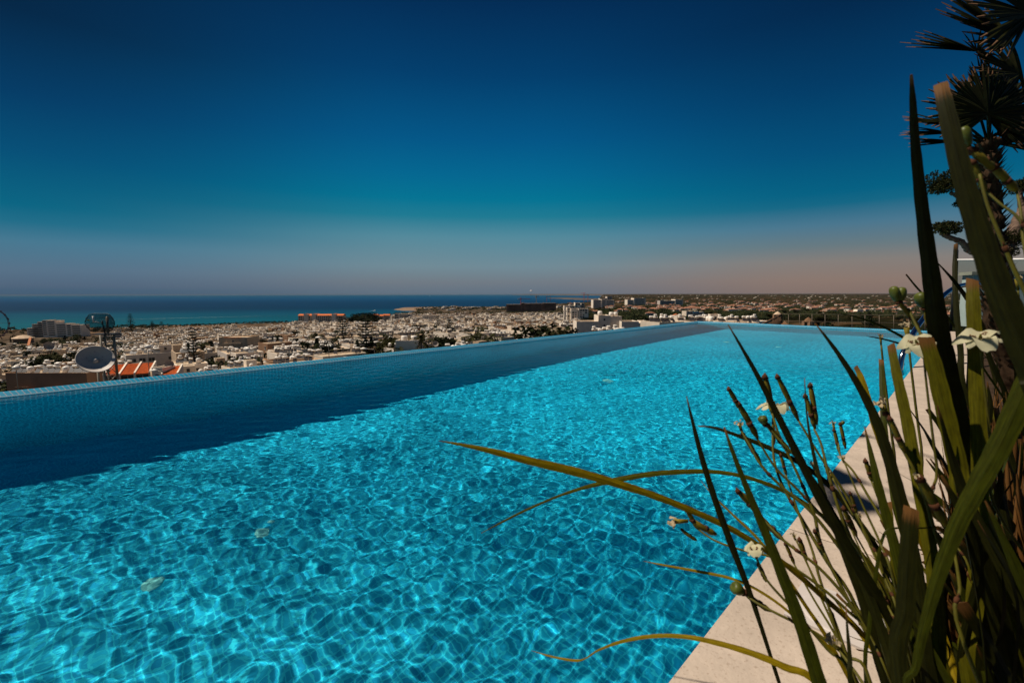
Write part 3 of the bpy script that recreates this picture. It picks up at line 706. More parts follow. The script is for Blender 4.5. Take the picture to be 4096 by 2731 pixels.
def hotel(name, label, cat, px0, px1, py_top, Z, depth, col, storeys=None, vols=(), roof=None, rz=0.0, group=None, windows=(0, 3), gap=3.4, prob=1.0, kinds=(2,), base=None, strips=False, mats_=None):
    c, w, zt, _ = span(px0, px1, py_top, Z)
    x, y = c.x, c.y + depth / 2
    zb = (land_z(x, y) - 2) if base is None else base
    h = zt - zb
    root = thing(name, label, cat, (x, y, zb), rz, group)
    wm_ = mats_ or [WALLS[col], M_ROOF]
    vols = vols or [(0, 1, 1.0)]
    for (u0, u1, k) in vols:
        vw = (u1 - u0) * w; cx = ((u0 + u1) / 2 - .5) * w; vh = h * k if k > 0 else h
        dd = depth * (1.0 if k < .999 else 1.06)
        mb = MB(); block(mb, (cx, 0), (vw - .05, dd), 0, vh, .6); mb.build('walls', wm_, root)
        st = max(1, int((vh - 2.5) / 3.05))
        if strips:
            for s_ in range(st):
                z = vh - 1.6 - s_ * 3.05
                if z < 2: break
                m2 = MB(); m2.box((cx, -dd / 2 - .05, z), (vw * .78, .3, 1.35)); m2.build('window_band', M_PANE, root)
        else:
            face_windows(root, (cx, 0), (vw, dd), vh - st * 3.05 - .2, st, windows, random, 3.05, kinds, gap, prob)
    if roof == 'tile':
        m2 = MB(); m2.add([(-w / 2 - .5, -depth / 2 - .6, h + .2), (w / 2 + .5, -depth / 2 - .6, h + .2), (w / 2 + .5, 0, h + 3), (-w / 2 - .5, 0, h + 3), (w / 2 + .5, depth / 2 + .6, h + .2), (-w / 2 - .5, depth / 2 + .6, h + .2),
                           (-w / 2 - .5, -depth / 2 - .6, h), (w / 2 + .5, -depth / 2 - .6, h), (w / 2 + .5, depth / 2 + .6, h), (-w / 2 - .5, depth / 2 + .6, h)],
                          [(0, 1, 2, 3), (3, 2, 4, 5), (0, 3, 5, 9, 6), (2, 1, 7, 8, 4), (6, 7, 1, 0), (5, 4, 8, 9), (9, 8, 7, 6)]); m2.build('roof', M_TILE, root)
    return root, w, h

rnd2 = random.Random(77)
# brown apartment block, lower left
r, w, h = hotel('apartment_block', 'brown three-storey apartment block with a row of roof tanks at the lower left', 'apartment block', 28, 352, 1500, 110, 12, 'brown', windows=(), base=-29)
for st in range(3):
    z = h - 2.2 - st * 3.1
    for k, (u, kd) in enumerate([(-.42, 1), (-.26, 3), (-.05, 0), (.13, 3), (.27, 1), (.40, 0)]):
        part(WIN[kd], 'window', r, (u * w, -6.0, z))
        if kd == 3:
            m2 = MB(); m2.box((u * w, -6.7, z - 1.35), (3.4, 1.4, .15)); m2.box((u * w, -7.35, z - .85), (3.4, .08, .9)); m2.build('balcony', WALLS['brown'], r)
for k in range(9):
    part(DRUM if k in (1, 5) else HEAT[k % 3], 'water_tank' if k in (1, 5) else 'water_heater', r, (-w / 2 + 1.2 + k * (w - 2.4) / 8, -3.5 + rnd2.uniform(-.4, .4), h), .2)
for k in range(6): part(HEAT[(k + 1) % 3], 'water_heater', r, (-w / 2 + 2 + k * (w - 4) / 5, 1.5, h), .3)
mark(190, 1500, 'the brown apartment block')
# orange-roofed terrace
def sloped_terrace(px0, px1, py_ridge, py_eave, Z, bays, label, gaps=()):
    c, w, zt, _ = span(px0, px1, py_ridge, Z + 2); w /= 1.22
    ze = at(px0, py_eave, Z).z; zb = land_z(c.x, c.y) - 1
    root = thing('terraced_house', label, 'terraced house', (c.x, Z, zb), .45, 'houses with orange tiled roofs near the pool')
    hr, he = zt - zb, ze - zb; bw = w / bays
    mb = MB(); mb.box((0, 2.5, he / 2 - .2), (w - .1, 5, he - .4), mi=0); mb.box((0, 5.2, hr / 2 - .35), (w - .1, .5, hr - .7)); mb.build('walls', WALLS['white'], root)
    for k in range(bays + 1):
        x = -w / 2 + k * bw
        m2 = MB(); m2.add([(x - .17, -.5, 0), (x + .17, -.5, 0), (x + .17, 5.6, 0), (x - .17, 5.6, 0), (x - .17, -.5, he + .25), (x + .17, -.5, he + .25), (x + .17, 5.6, hr + .45), (x - .17, 5.6, hr + .45)],
                           [(3, 2, 1, 0), (4, 5, 6, 7), (0, 1, 5, 4), (1, 2, 6, 5), (2, 3, 7, 6), (3, 0, 4, 7)]); m2.build('party_wall', WALLS['white'], root)
    for k in range(bays):
        x0, x1 = -w / 2 + k * bw + .19, -w / 2 + (k + 1) * bw - .19
        m2 = MB()
        n_ = 9
        for i in range(n_):        # ribbed tiles
            a, b = x0 + (x1 - x0) * i / n_, x0 + (x1 - x0) * (i + 1) / n_; m_ = (a + b) / 2
            m2.add([(a, -.75, he - .1), (m_, -.75, he + .06), (m_, 5.2, hr + .1), (a, 5.2, hr - .06), (b, -.75, he - .1), (b, 5.2, hr - .06)], [(0, 1, 2, 3), (1, 4, 5, 2)])
        m2.add([(x0, -.75, he - .25), (x1, -.75, he - .25), (x1, 5.2, hr - .2), (x0, 5.2, hr - .2)], [(3, 2, 1, 0)])
        m2.build('roof', M_TILE, root)
        part(WIN[3], 'window', root, ((x0 + x1) / 2, 0, he - 1.5))
    return root, w
sloped_terrace(432, 606, 1464, 1499, 106, 3, 'row of three orange-tiled roof bays between white walls beside the satellite dish')
sloped_terrace(657, 718, 1474, 1499, 108, 1, 'single orange-tiled roof bay between white walls right of the three-bay row')
mark(520, 1480, 'the three orange roof bays')
r, w, h = hotel('white_block', 'plain white block wedged between the orange roof bays', 'house', 608, 650, 1480, 109, 4, 'white', windows=(0,), kinds=(1,), prob=.4, base=-26)

# stepped hotel by the sea, round roof, wheel, slide and tents of the fairground
hotel('seaside_hotel', 'white stepped five-storey hotel on the shore at the far left', 'hotel', 112, 312, 1282, 650, 16, 'white', windows=(), rz=0.12,
      vols=((0, .22, .58), (.10, .33, .80), (.2, .33, .92), (.29, .37, 1.0), (.37, .52, .97), (.52, .72, .80), (.72, .80, .76), (.8, .98, .72)), strips=True)
mark(220, 1300, 'the stepped white hotel')
def pt(px, Z, dz=0.0):
    p = at(px, 1176, Z); return Vector((p.x, p.y, land_z(p.x, p.y) + dz))
c = pt(72, 560); t = thing('round_pavilion', 'brown low pavilion with a faceted roof left of the stepped white hotel', 'pavilion', (c.x, c.y, c.z - 1))
m2 = MB(); m2.lathe((0, 0, 0), [(9, 0), (9, 6.5)], 10, smooth=False); m2.build('walls', WALLS['brown'], t)
m2 = MB(); m2.lathe((0, 0, 0), [(11, 6), (11, 6.8), (4, 10), (0, 10.5)], 10, smooth=False); m2.build('roof', WALLS['sandy'], t)
M_ORANGE = mat('orange_slide', (0.55, 0.17, 0.04), .5, .3)
c = pt(92, 520); t = thing('fun_slide', 'orange sloping slide tower below the brown faceted pavilion', 'slide', (c.x, c.y, c.z))
m2 = MB(); m2.add([(-3, 4, 9), (0, 4, 9), (5, -4, 0), (2, -4, 0), (-3, 4, 8.4), (0, 4, 8.4), (5, -4, -.5), (2, -4, -.5)], [(0, 1, 2, 3)[::-1], (4, 5, 6, 7), (0, 3, 7, 4), (1, 5, 6, 2), (0, 4, 5, 1), (3, 2, 6, 7)]); m2.build('chute', M_ORANGE, t)
m2 = MB()
for sx_ in (-2.8, -.2):
    m2.box((sx_, 4.2, 4.3), (.3, .3, 8.6)); m2.box((sx_ + .5, 5.6, 4.3), (.3, .3, 8.6))
m2.box((-1.4, 5, 8.8), (3.2, 2.2, .25)); m2.build('tower', M_IRON, t)
def tent(px, Z, lab, rad, hh, m1_, m2_):
    c = pt(px, Z); t = thing('striped_tent', lab, 'tent', (c.x, c.y, c.z))
    b_ = MB(); n = 16; v = [(rad * math.cos(2 * math.pi * i / n), rad * math.sin(2 * math.pi * i / n), 2.6) for i in range(n)] + [(rad * .3 * math.cos(2 * math.pi * i / n), rad * .3 * math.sin(2 * math.pi * i / n), 2.6 + hh * .55) for i in range(n)] + [(0, 0, 2.6 + hh)]
    for i in range(n):
        k = (i + 1) % n
        b_.add([v[i], v[k], v[n + k], v[n + i], v[2 * n]], [(0, 1, 2, 3), (3, 2, 4)], i % 2)
    b_.build('canopy', [m1_, m2_], t)
    b_ = MB()
    for i in range(0, n, 2): b_.box((v[i][0] * .97, v[i][1] * .97, 1.3), (.18, .18, 2.6))
    b_.build('poles', M_IRON, t)
tent(45, 420, 'white and tan striped pointed tent left of the grid antenna', 8, 6, WALLS['white'], WALLS['sandy'])
tent(18, 330, 'wide low orange canopy tent at the left edge', 12, 4, M_ORANGE, mat('rust_cloth', (.42, .11, .04), .8, .1))
# ferris wheel
c = at(-34, 1304, 600); t = thing('ferris_wheel', 'dark ferris wheel half cut off by the left edge of the view', 'ferris wheel', (c.x, c.y, land_z(c.x, c.y)), 0.2)
RW_ = 19.5; hz = RW_ + 3
M_WHEEL = mat('wheel_iron', (0.09, 0.05, 0.07), .5, .4)
for yy in (-.9, .9):
    m2 = MB(); m2.tube([(RW_ * math.cos(a_), yy, hz + RW_ * math.sin(a_)) for a_ in np.linspace(0, 2 * math.pi, 49)], .38, 6, cap=False); m2.build('rim', M_WHEEL, t)
m2 = MB()
for k in range(12):
    a_ = k * math.pi / 6; m2.tube([(0, 0, hz), (RW_ * math.cos(a_), 0, hz + RW_ * math.sin(a_))], .12, 5)
m2.build('spokes', M_WHEEL, t)
for k in range(20):
    a_ = k * math.pi / 10; m2 = MB(); p = (RW_ * 1.03 * math.cos(a_), 0, hz + RW_ * 1.03 * math.sin(a_) - .9)
    m2.box(p, (1.5, 1.6, 1.0)); m2.box((p[0], 0, p[2] + 1.2), (1.7, 1.8, .2)); m2.box((p[0] - .7, 0, p[2] + .8), (.1, 1.4, .8)); m2.box((p[0] + .7, 0, p[2] + .8), (.1, 1.4, .8)); m2.build('gondola', M_WHEEL, t)
for sx_ in (-8, 8):
    for yy in (-3, 3): m2 = MB(); m2.tube([(sx_, yy, 0), (0, yy * .4, hz)], .4, 6); m2.build('leg', M_WHEEL, t)
# water slides by the shore
M_SLIDE_D = mat('dark_slide', (.03, .03, .04), .4, .4); M_SLIDE_W = mat('white_slide', (.8, .78, .75), .35, .4)
c = pt(790, 640); t = thing('water_slide', 'dark looping water slide track by the shore left of the white curled ramp', 'water slide', (c.x, c.y, c.z))
for s_ in (0, 1):
    m2 = MB(); pts = [(-17 + 34 * u + s_ * 2, 3 * math.sin(u * 9), 10 - 8 * u + 2.0 * math.sin(u * 15 + s_)) for u in np.linspace(0, 1, 36)]; m2.tube(pts, .8, 8); m2.build('chute', M_SLIDE_D, t)
m2 = MB()
for k in range(10):
    u = k / 9; m2.box((-17 + 34 * u, 3 * math.sin(u * 9), (10 - 8 * u) / 2), (.3, .3, 10 - 8 * u))
m2.build('supports', M_IRON, t)
c = pt(848, 650); t = thing('water_slide', 'white coiled water slide beside the dark slide track', 'water slide', (c.x, c.y, c.z))
m2 = MB(); m2.tube([(5 * math.cos(u * 12.5), 5 * math.sin(u * 12.5), 9 - 8 * u) for u in np.linspace(0, 1, 60)], .8, 8); m2.build('chute', M_SLIDE_W, t)
m2 = MB(); m2.tube([(0, 0, 0), (0, 0, 10)], .4, 6); m2.build('post', M_IRON, t)
c = pt(886, 655); t = thing('slide_ramp', 'white curled up half-pipe ramp on the shore right of the coiled slide', 'water slide', (c.x, c.y, c.z))
m2 = MB(); prof = [(-6 + 12 * u, 1.0 + 11 * u ** 3) for u in np.linspace(0, 1, 14)]
vv = [];
for (x_, z_) in prof: vv += [(x_, -2.5, z_), (x_, 2.5, z_), (x_, -2.5, z_ - .4), (x_, 2.5, z_ - .4)]
m2.add(vv, [f_ for i in range(13) for f_ in ((i * 4, i * 4 + 4, i * 4 + 5, i * 4 + 1), (i * 4 + 2, i * 4 + 3, i * 4 + 7, i * 4 + 6), (i * 4, i * 4 + 2, i * 4 + 6, i * 4 + 4), (i * 4 + 1, i * 4 + 5, i * 4 + 7, i * 4 + 3))]); m2.build('ramp', M_SLIDE_W, t)
m2 = MB(); [m2.box((x_, 0, (1 + 11 * ((x_ + 6) / 12) ** 3) / 2), (.4, 3, 1 + 11 * ((x_ + 6) / 12) ** 3 - .5)) for x_ in (-4, 0, 4, 5.6)]; m2.build('supports', M_IRON, t)
mark(870, 1297, 'the white curled slide ramp')
def silo(px, Z, rad, hh, lab):
    c = pt(px, Z); t = thing('storage_silo', lab, 'silo', (c.x, c.y, c.z)); m2 = MB(); m2.lathe((0, 0, 0), [(rad, 0), (rad, hh)], 16); m2.build('body', WALLS['white'], t)
    m2 = MB(); m2.lathe((0, 0, hh), [(rad * 1.04, 0), (rad * 1.04, .2), (rad * .4, rad * .35), (0, rad * .4)], 16); m2.build('cap', WALLS['white'], t)
silo(915, 660, 1.6, 9, 'slim white round tower on the shore right of the curled ramp')
silo(943, 690, 1.3, 8, 'smaller white round tower next to the slim tower on the shore')

# beach hotel with tiled roof
r, w, h = hotel('beach_hotel', 'long cream four-storey beach hotel with an orange tiled roof by the sea', 'hotel', 1192, 1372, 1262, 915, 16, 'cream', windows=(0,), gap=4.0, kinds=(3,), roof='tile',
      vols=((0, .28, .95), (.30, .66, .95), (.68, 1, .95)), prob=1.0)
for u in (-.32, -.14, .30): m2 = MB(); block(m2, (u * w, -1), (8, 18), 0, h + 3.2, .3); m2.build('stair_tower', [WALLS['white'], M_TILE], r)
mark(1280, 1270, 'the long orange-roofed beach hotel')
hotel('office_building', 'modern grey building with a dark glass front near the headland', 'office building', 1578, 1643, 1256, 880, 18, 'grey', windows=(), strips=True, vols=((0, .25, 1.0), (.25, 1.0, .96)))
mark(1610, 1262, 'the glass-fronted grey building')
hotel('white_hall', 'long low white hall right of the glass-fronted grey building', 'hall', 1650, 1785, 1262, 840, 20, 'white', windows=(0,), prob=.5, vols=((0, .3, .8), (.3, .75, 1.0), (.75, 1, .9)))
for k, (px, w_) in enumerate([(1500, 26), (1522, 22), (1545, 26)]):
    hotel('tiled_house', ['orange-roofed house by the sea right of the dark tree clump', 'middle one of three orange-roofed houses by the sea', 'orange-roofed house left of the glass-fronted grey building'][k], 'house', px - w_ / 2, px + w_ / 2, 1262 + k % 2 * 2, 900 + k * 14, 9, 'cream', windows=(0,), roof='tile', group='orange-roofed houses by the sea')
# hotel under construction with cranes
r, w, h = hotel('unfinished_hotel', 'huge dark unfinished concrete hotel with cranes above the bay', 'hotel', 2025, 2225, 1212, 1500, 50, 'brown', windows=(0, 3), gap=9, kinds=(3,),
      vols=((0, .34, .84), (.30, .36, 1.0), (.36, .74, .94), (.74, 1.0, .98)), mats_=[mat('bare_concrete', (.21, .125, .095), .95, .05, noise=(.05, .5)), M_CONC], strips=True)
mark(2125, 1225, 'the dark unfinished hotel')
M_RED = mat('red_paint', (.42, .05, .04), .6, .3)
def crane(px, py_top, Z, lab, m_, ang, group='tower cranes'):
    p = at(px, py_top, Z); g = land_z(p.x, p.y); hh = p.z - g
    t = thing('tower_crane', lab, 'crane', (p.x, p.y, g), ang, group)
    b_ = MB(); b_.box((0, 0, hh / 2), (1.6, 1.6, hh)); b_.build('mast', m_, t)
    b_ = MB(); b_.box((14, 0, hh - 3), (40, 1.2, 1.3)); b_.tube([(0, 0, hh + 3), (26, 0, hh - 2.3)], .18, 4); b_.tube([(0, 0, hh + 3), (-8, 0, hh - 2.3)], .18, 4); b_.box((0, 0, hh + .5), (1, 1, 6)); b_.build('jib', m_, t)
    b_ = MB(); b_.box((-8, 0, hh - 4), (4, 2, 3)); b_.build('counterweight', M_CONC, t)
    b_ = MB(); b_.box((1.6, 0, hh - 4.5), (1.6, 1.6, 2)); b_.build('cab', m_, t)
crane(2083, 1192, 1500, 'red and white tower crane over the left wing of the unfinished hotel', M_RED, .3)
crane(2145, 1183, 1520, 'thin dark tower crane over the middle of the unfinished hotel', M_IRON, 1.2)
for k, (px, py, Z, nm) in enumerate([(2187, 1184, 3800, 'pale distant crane at the tip of the breakwater'), (2202, 1183, 3900, 'second pale distant crane on the breakwater'), (2336, 1170, 3600, 'tall distant crane left of the far white hotels'), (2352, 1176, 3500, 'shorter distant crane beside the tall distant crane')]):
    p = at(px, py, Z); t = thing('tower_crane', nm, 'crane', (p.x, p.y, SEA + 2), .4 + k, 'distant cranes by the bay'); hh = p.z - SEA - 2
    b_ = MB(); b_.box((0, 0, hh / 2), (2.5, 2.5, hh)); b_.build('mast', M_RED, t); b_ = MB(); b_.box((8, 0, hh - 4), (46, 2, 2)); b_.build('jib', M_RED, t)
# white apartment cluster and the far hotels
for k, (a, b, top, Z, lab) in enumerate([(2257, 2300, 1224, 640, 'white long low block at the left of the apartment cluster'), (2300, 2322, 1212, 645, 'tallest white apartment block above the bay'), (2268, 2282, 1232, 600, 'narrow white apartment tower with a pointed stair head'),
     (2284, 2312, 1236, 595, 'white apartment block in front of the tallest one'), (2314, 2354, 1236, 600, 'wide white apartment block at the right of the cluster'), (2325, 2338, 1214, 650, 'slim grey-white apartment block behind the cluster')]):
    hotel('apartment_block', lab, 'apartment block', a, b, top, Z, 12, 'white' if k != 5 else 'grey', windows=(0, 3), prob=.7, group='white apartment cluster above the bay', kinds=(2, 3))
mark(2305, 1232, 'the white apartment cluster')
hotel('hotel', 'broad white hotel, leftmost of the far ones beside the bay', 'hotel', 2373, 2457, 1198, 1500, 40, 'white', windows=(), strips=True, vols=((0, .4, .95), (.4, .6, 1.0), (.6, 1, .93)), group='white hotels behind the bay')
hotel('hotel', 'grey unfinished hotel block rising behind the broad white hotel', 'hotel', 2400, 2448, 1186, 1900, 40, 'grey', windows=(), strips=True, vols=((0, .6, .8), (.6, 1, 1.0)), group='white hotels behind the bay')
hotel('hotel', 'white hotel in the middle of the far hotels', 'hotel', 2510, 2583, 1193, 1650, 40, 'white', windows=(), strips=True, vols=((0, .35, .8), (.35, 1, 1.0)), group='white hotels behind the bay')
hotel('hotel', 'pinkish low hotel wing right of the middle far hotel', 'hotel', 2640, 2690, 1203, 1600, 30, 'grey', windows=(), strips=True, group='white hotels behind the bay')
hotel('hotel', 'white hotel, rightmost of the far hotels', 'hotel', 2670, 2732, 1198, 1620, 40, 'white', windows=(), strips=True, vols=((0, .5, .85), (.5, 1, 1.0)), group='white hotels behind the bay')
mark(2545, 1200, 'the middle far hotel'); mark(2410, 1205, 'the broad far hotel')
# white modern complex near the far corner of the pool
for a, b, top, Z, lab, col, vols in [(2306, 2395, 1290, 232, 'long windowless pale wing left of the tall white block', 'white', ()),
                                (2393, 2442, 1266, 236, 'tall white block with a tank on its roof near the pool corner', 'white', ()),
                                (2440, 2487, 1270, 238, 'grey-brown block with two round tanks on its roof', 'grey', ()),
                                (2486, 2555, 1290, 233, 'low white block with three dark glass doors above the pool rim', 'white', ()),
                                (2555, 2600, 1290, 236, 'small white block with one square window near the pool corner', 'white', ((0, .45, .93), (.45, 1, 1.0)))]:
    r, w, h = hotel('white_block', lab, 'house', a, b, top, Z, 12, col, windows=(0,), kinds=(1,), prob=.35 if 'glass' not in lab and 'windowless' not in lab else 0, vols=vols, group='white modern buildings near the pool corner')
    if 'glass' in lab:
        for k in (-.22, .03, .28): m2 = MB(); m2.box((k * w, -6.1, h - 2.3), (2.0, .2, 2.6)); m2.build('glass_door', M_PANE, r)
    if 'tank' in lab:
        for k in range(2 if 'two' in lab else 1): m2 = MB(); m2.lathe(((k - .5) * 2.4, 0, h + 1.4), [(0, -1.3), (1.1, -1.2), (1.25, -.6), (1.25, .6), (1.1, 1.2), (0, 1.3)], 14); m2.box(((k - .5) * 2.4, 0, h + .1), (2, 2, .25)); m2.build('water_tank', M_TANK, r)
mark(2440, 1290, 'the tall white block')
# block with two big round tanks
r, w, h = hotel('tank_house', 'white cubic house carrying two big round white tanks', 'house', 1582, 1672, 1369, 140, 7, 'white', windows=(), base=-27)
for k in (-.22, .22): m2 = MB(); m2.lathe((k * w, 0, h), [(1.0, 0), (1.0, 1.5), (.9, 1.7), (0, 1.75)], 20); m2.build('round_tank', M_TANK, r)
m2 = MB(); m2.box((.22 * w, -3.55, h - 2.2), (.75, .15, 2.2)); m2.build('door', M_PANE, r)
mark(1627, 1365, 'the twin-tank house')
# tan house with balconies
r, w, h = hotel('balcony_house', 'sandy three-storey house with deep shaded balconies and tiled edge', 'house', 876, 990, 1353, 262, 12, 'sandy', windows=(0,), kinds=(1,), gap=9)
for st in range(2):
    m2 = MB(); m2.box((0, -6.05, h - 2.0 - st * 3.1), (w * .55, .15, 1.9)); m2.build('balcony_shade', M_PANE, r)  # flat dark slab stands in for the shade inside the deep balcony
    m2 = MB(); m2.box((0, -6.6, h - 3.3 - st * 3.1), (w * .6, 1.3, .9)); m2.build('balcony', WALLS['sandy'], r)
m2 = MB(); m2.box((0, -6.3, h + .45), (w * .6, .8, .3)); m2.build('tiled_edge', M_TILE, r)
mark(933, 1370, 'the sandy balcony house')
# gabled cream house and the blue-banded building beyond
c, w, zt, _ = span(2680, 2732, 1256, 500); zb = land_z(c.x, c.y) - 1; hh = zt - zb
t = thing('gabled_house', 'cream house with a broad double gable above the pool corner', 'house', (c.x, c.y, zb), -.3)
m2 = MB(); m2.box((0, 5, (hh - 3) / 2), (w, 10, hh - 3)); m2.add([(-w / 2, 0, hh - 3), (w / 2, 0, hh - 3), (0, 0, hh - .2)], [(0, 1, 2)]); m2.build('walls', WALLS['cream'], t)
m2 = MB(); m2.add([(-w / 2 - .6, -.6, hh - 3.2), (0, -.6, hh + .1), (0, 10.4, hh + .1), (-w / 2 - .6, 10.4, hh - 3.2), (w / 2 + .6, -.6, hh - 3.2), (w / 2 + .6, 10.4, hh - 3.2)], [(0, 1, 2, 3), (1, 4, 5, 2)]); m2.build('roof', M_TILE, t)
m2 = MB(); m2.box((1, -1.2, 2.4), (w * .45, 2.4, 4.8)); m2.add([(1 - w * .25, -2.5, 4.8), (1 + w * .25, -2.5, 4.8), (1, -2.5, 6.4), (1 - w * .25, 0, 4.8), (1 + w * .25, 0, 4.8), (1, 0, 6.4)], [(0, 1, 2), (0, 2, 5, 3), (1, 4, 5, 2)]); m2.build('porch', WALLS['cream'], t)
mark(2705, 1268, 'the double-gabled house')
r, w, h = hotel('banded_building', 'pale blue and yellow building with a curved blue front band', 'house', 2745, 2817, 1246, 560, 14, 'cream', windows=(0,), prob=.7, vols=((0, .4, 1.0), (.4, .68, .96), (.68, 1, .92)))
m2 = MB(); m2.box((.04 * w, -7.5, h - 1.4), (w * .3, .8, 2)); m2.build('blue_band', mat('blue_panel', (.05, .2, .33), .5, .3), r)
mark(2780, 1258, 'the blue-banded building')

# ------------------------------------------------------------------ villas on the wooded plain
def villa_mesh(k):
    r_ = random.Random(k); w, d, h = r_.uniform(8, 13), r_.uniform(7, 10), r_.choice((3.4, 5.8, 6.2)); wl = MB(); wl.box((0, 0, h / 2), (w, d, h)); rf = MB()
    def hip(mb, cx, cy_, w_, d_, z, rise):
        o = .5; a = w_ / 2 + o; b = d_ / 2 + o; m_ = max(0.3, a - b)
        mb.add([(cx - a, cy_ - b, z), (cx + a, cy_ - b, z), (cx + a, cy_ + b, z), (cx - a, cy_ + b, z), (cx - m_, cy_, z + rise), (cx + m_, cy_, z + rise)], [(0, 1, 5, 4), (1, 2, 5), (2, 3, 4, 5), (3, 0, 4), (3, 2, 1, 0)])
    hip(rf, 0, 0, w, d, h + .003, 2.0)
    s_ = r_.choice((-1, 1)); w2 = r_.uniform(4, 6); wl.box((s_ * (w / 2 + w2 / 2 - .01), -.5, 1.6), (w2, d * .7, 3.2)); hip(rf, s_ * (w / 2 + w2 / 2), -.5, w2, d * .7, 3.203, 1.3)
    return wl, rf, (w, d, h, s_)
def ground_spot(px, py): return land_hit(px, py)
VILLAS = [(3052, 1252), (3085, 1252), (3238, 1238), (3252, 1240), (3305, 1250), (3332, 1249), (3390, 1250), (3412, 1250), (3432, 1251), (3462, 1249), (3490, 1245), (3512, 1250), (3535, 1247), (3552, 1238), (3578, 1248), (3600, 1240),
          (3060, 1236), (3082, 1234), (3150, 1233), (3163, 1231), (3205, 1226), (3218, 1222), (3258, 1226), (3275, 1225), (3292, 1225), (3370, 1222), (3430, 1228), (3448, 1226), (3485, 1228), (3512, 1226), (3530, 1232), (3560, 1236), (3582, 1230), (3640, 1238), (3618, 1226),
          (3004, 1220), (3020, 1224), (3056, 1222), (3072, 1219), (3098, 1221), (3118, 1222), (3145, 1220), (3180, 1221), (3198, 1218), (2480, 1250), (2500, 1250), (2465, 1248), (2702, 1250), (2728, 1246), (2745, 1243), (2790, 1238), (2812, 1237), (2835, 1240), (2872, 1236), (2890, 1233), (2905, 1236),
          (2715, 1238), (2600, 1268), (2640, 1232), (2660, 1228), (2682, 1226), (2755, 1224), (2775, 1222), (2800, 1220), (2822, 1219), (2850, 1221), (2880, 1219), (2993, 1214), (3010, 1212), (3240, 1199), (3300, 1198), (3316, 1200), (3221, 1198), (3070, 1250), (2960, 1228), (2975, 1231), (3100, 1246), (2935, 1222), (2950, 1220)]
VM = [villa_mesh(k) for k in range(8)]; VMW = [[(v[0].mesh('villa_walls', WALLS[c_])) for c_ in ('white', 'cream')] for v in VM]; VMR = [v[1].mesh('villa_roof', M_VTILE) for v in VM]
VL = []
rv2 = random.Random(31)
for i, (px, py) in enumerate(VILLAS):
    p = ground_spot(px, py); k = rv2.randrange(8); c_ = (0 if rv2.random() < .7 else 1); wht = rv2.random() < .22
    t = thing('villa', 'villa', 'villa', (p.x, p.y, land_z(p.x, p.y) - .3), rv2.uniform(-.5, .5), 'villas on the wooded plain')
    part(VMW[k][c_], 'walls', t, (0, 0, 0)); w, d, h, s_ = VM[k][2]
    if wht: m2 = MB(); m2.box((0, 0, h + .25), (w + .2, d + .2, .5)); m2.build('roof', WALLS['white'], t)
    else: part(VMR[k], 'roof', t, (0, 0, 0))
    face_windows(t, (0, 0), (w, d), 0, 2 if h > 5 else 1, (0,), rv2, 2.8, (0, 1), 2.9, .9)
    VL.append([t, px, py, ('white' if wht else 'orange'), ('two-storey' if h > 5 else 'single-storey')])
# the ones too small to show their parts
VS = []
for k in range(4):
    wl, rf, _ = VM[k]; b_ = MB(); b_.v = wl.v + rf.v; b_.f = wl.f + [tuple(i + len(wl.v) for i in f) for f in rf.f]; b_.m = [0] * len(wl.f) + [1] * len(rf.f); b_.sm = wl.sm + rf.sm
    for c_ in ('white', 'cream'): VS.append(b_.mesh('small_villa', [WALLS[c_], M_VTILE]))
far_spots = []
for i in range(1500):
    a = rv2.uniform(7, 50); r_ = 950 * (10 ** (rv2.random() ** 1.1 * 1.0))
    if math.sin(a * .9 + math.log(r_) * 9) + math.sin(a * 2.3 - math.log(r_) * 14) < .55 and rv2.random() < .9: continue
    x, y = r_ * math.sin(math.radians(a)), r_ * math.cos(math.radians(a))
    if r_ > coast_r(a) * .93 or not is_free(x, y): continue
    far_spots.append((r_, x, y, a))
far_spots.sort()
fm = MB(); nv = 300 - len(VILLAS)
for i, (r_, x, y, a) in enumerate(far_spots):
    z = land_z(x, y) - .3; sc = rv2.uniform(.9, 1.6)
    if i < nv:
        o = link(rv2.choice(VS), 'villa', None, 'villa', 'villa', 'villas on the wooded plain', None, (x, y, z), rv2.uniform(-.6, .6)); o.scale = (sc, sc, 1); px, py = project((x, y, z)); VL.append([o, px, py, 'far', ''])
    else:
        wl, rf, _ = VM[i % 8]; q_ = rv2.uniform(-.6, .6); cs, sn = math.cos(q_), math.sin(q_)
        for src, mi in ((wl, 0), (rf, 1)):
            fm.add([(x + sc * (p[0] * cs - p[1] * sn), y + sc * (p[0] * sn + p[1] * cs), z + p[2]) for p in src.v], src.f, mi if r_ < 4500 else 0)
fm.build('distant_villas', [WALLS['cream'], M_VTILE], label='scatter of tiny pale villas far out on the plain', cat='villas', kind='stuff')
print('villas', len(VL), 'far', len(far_spots))

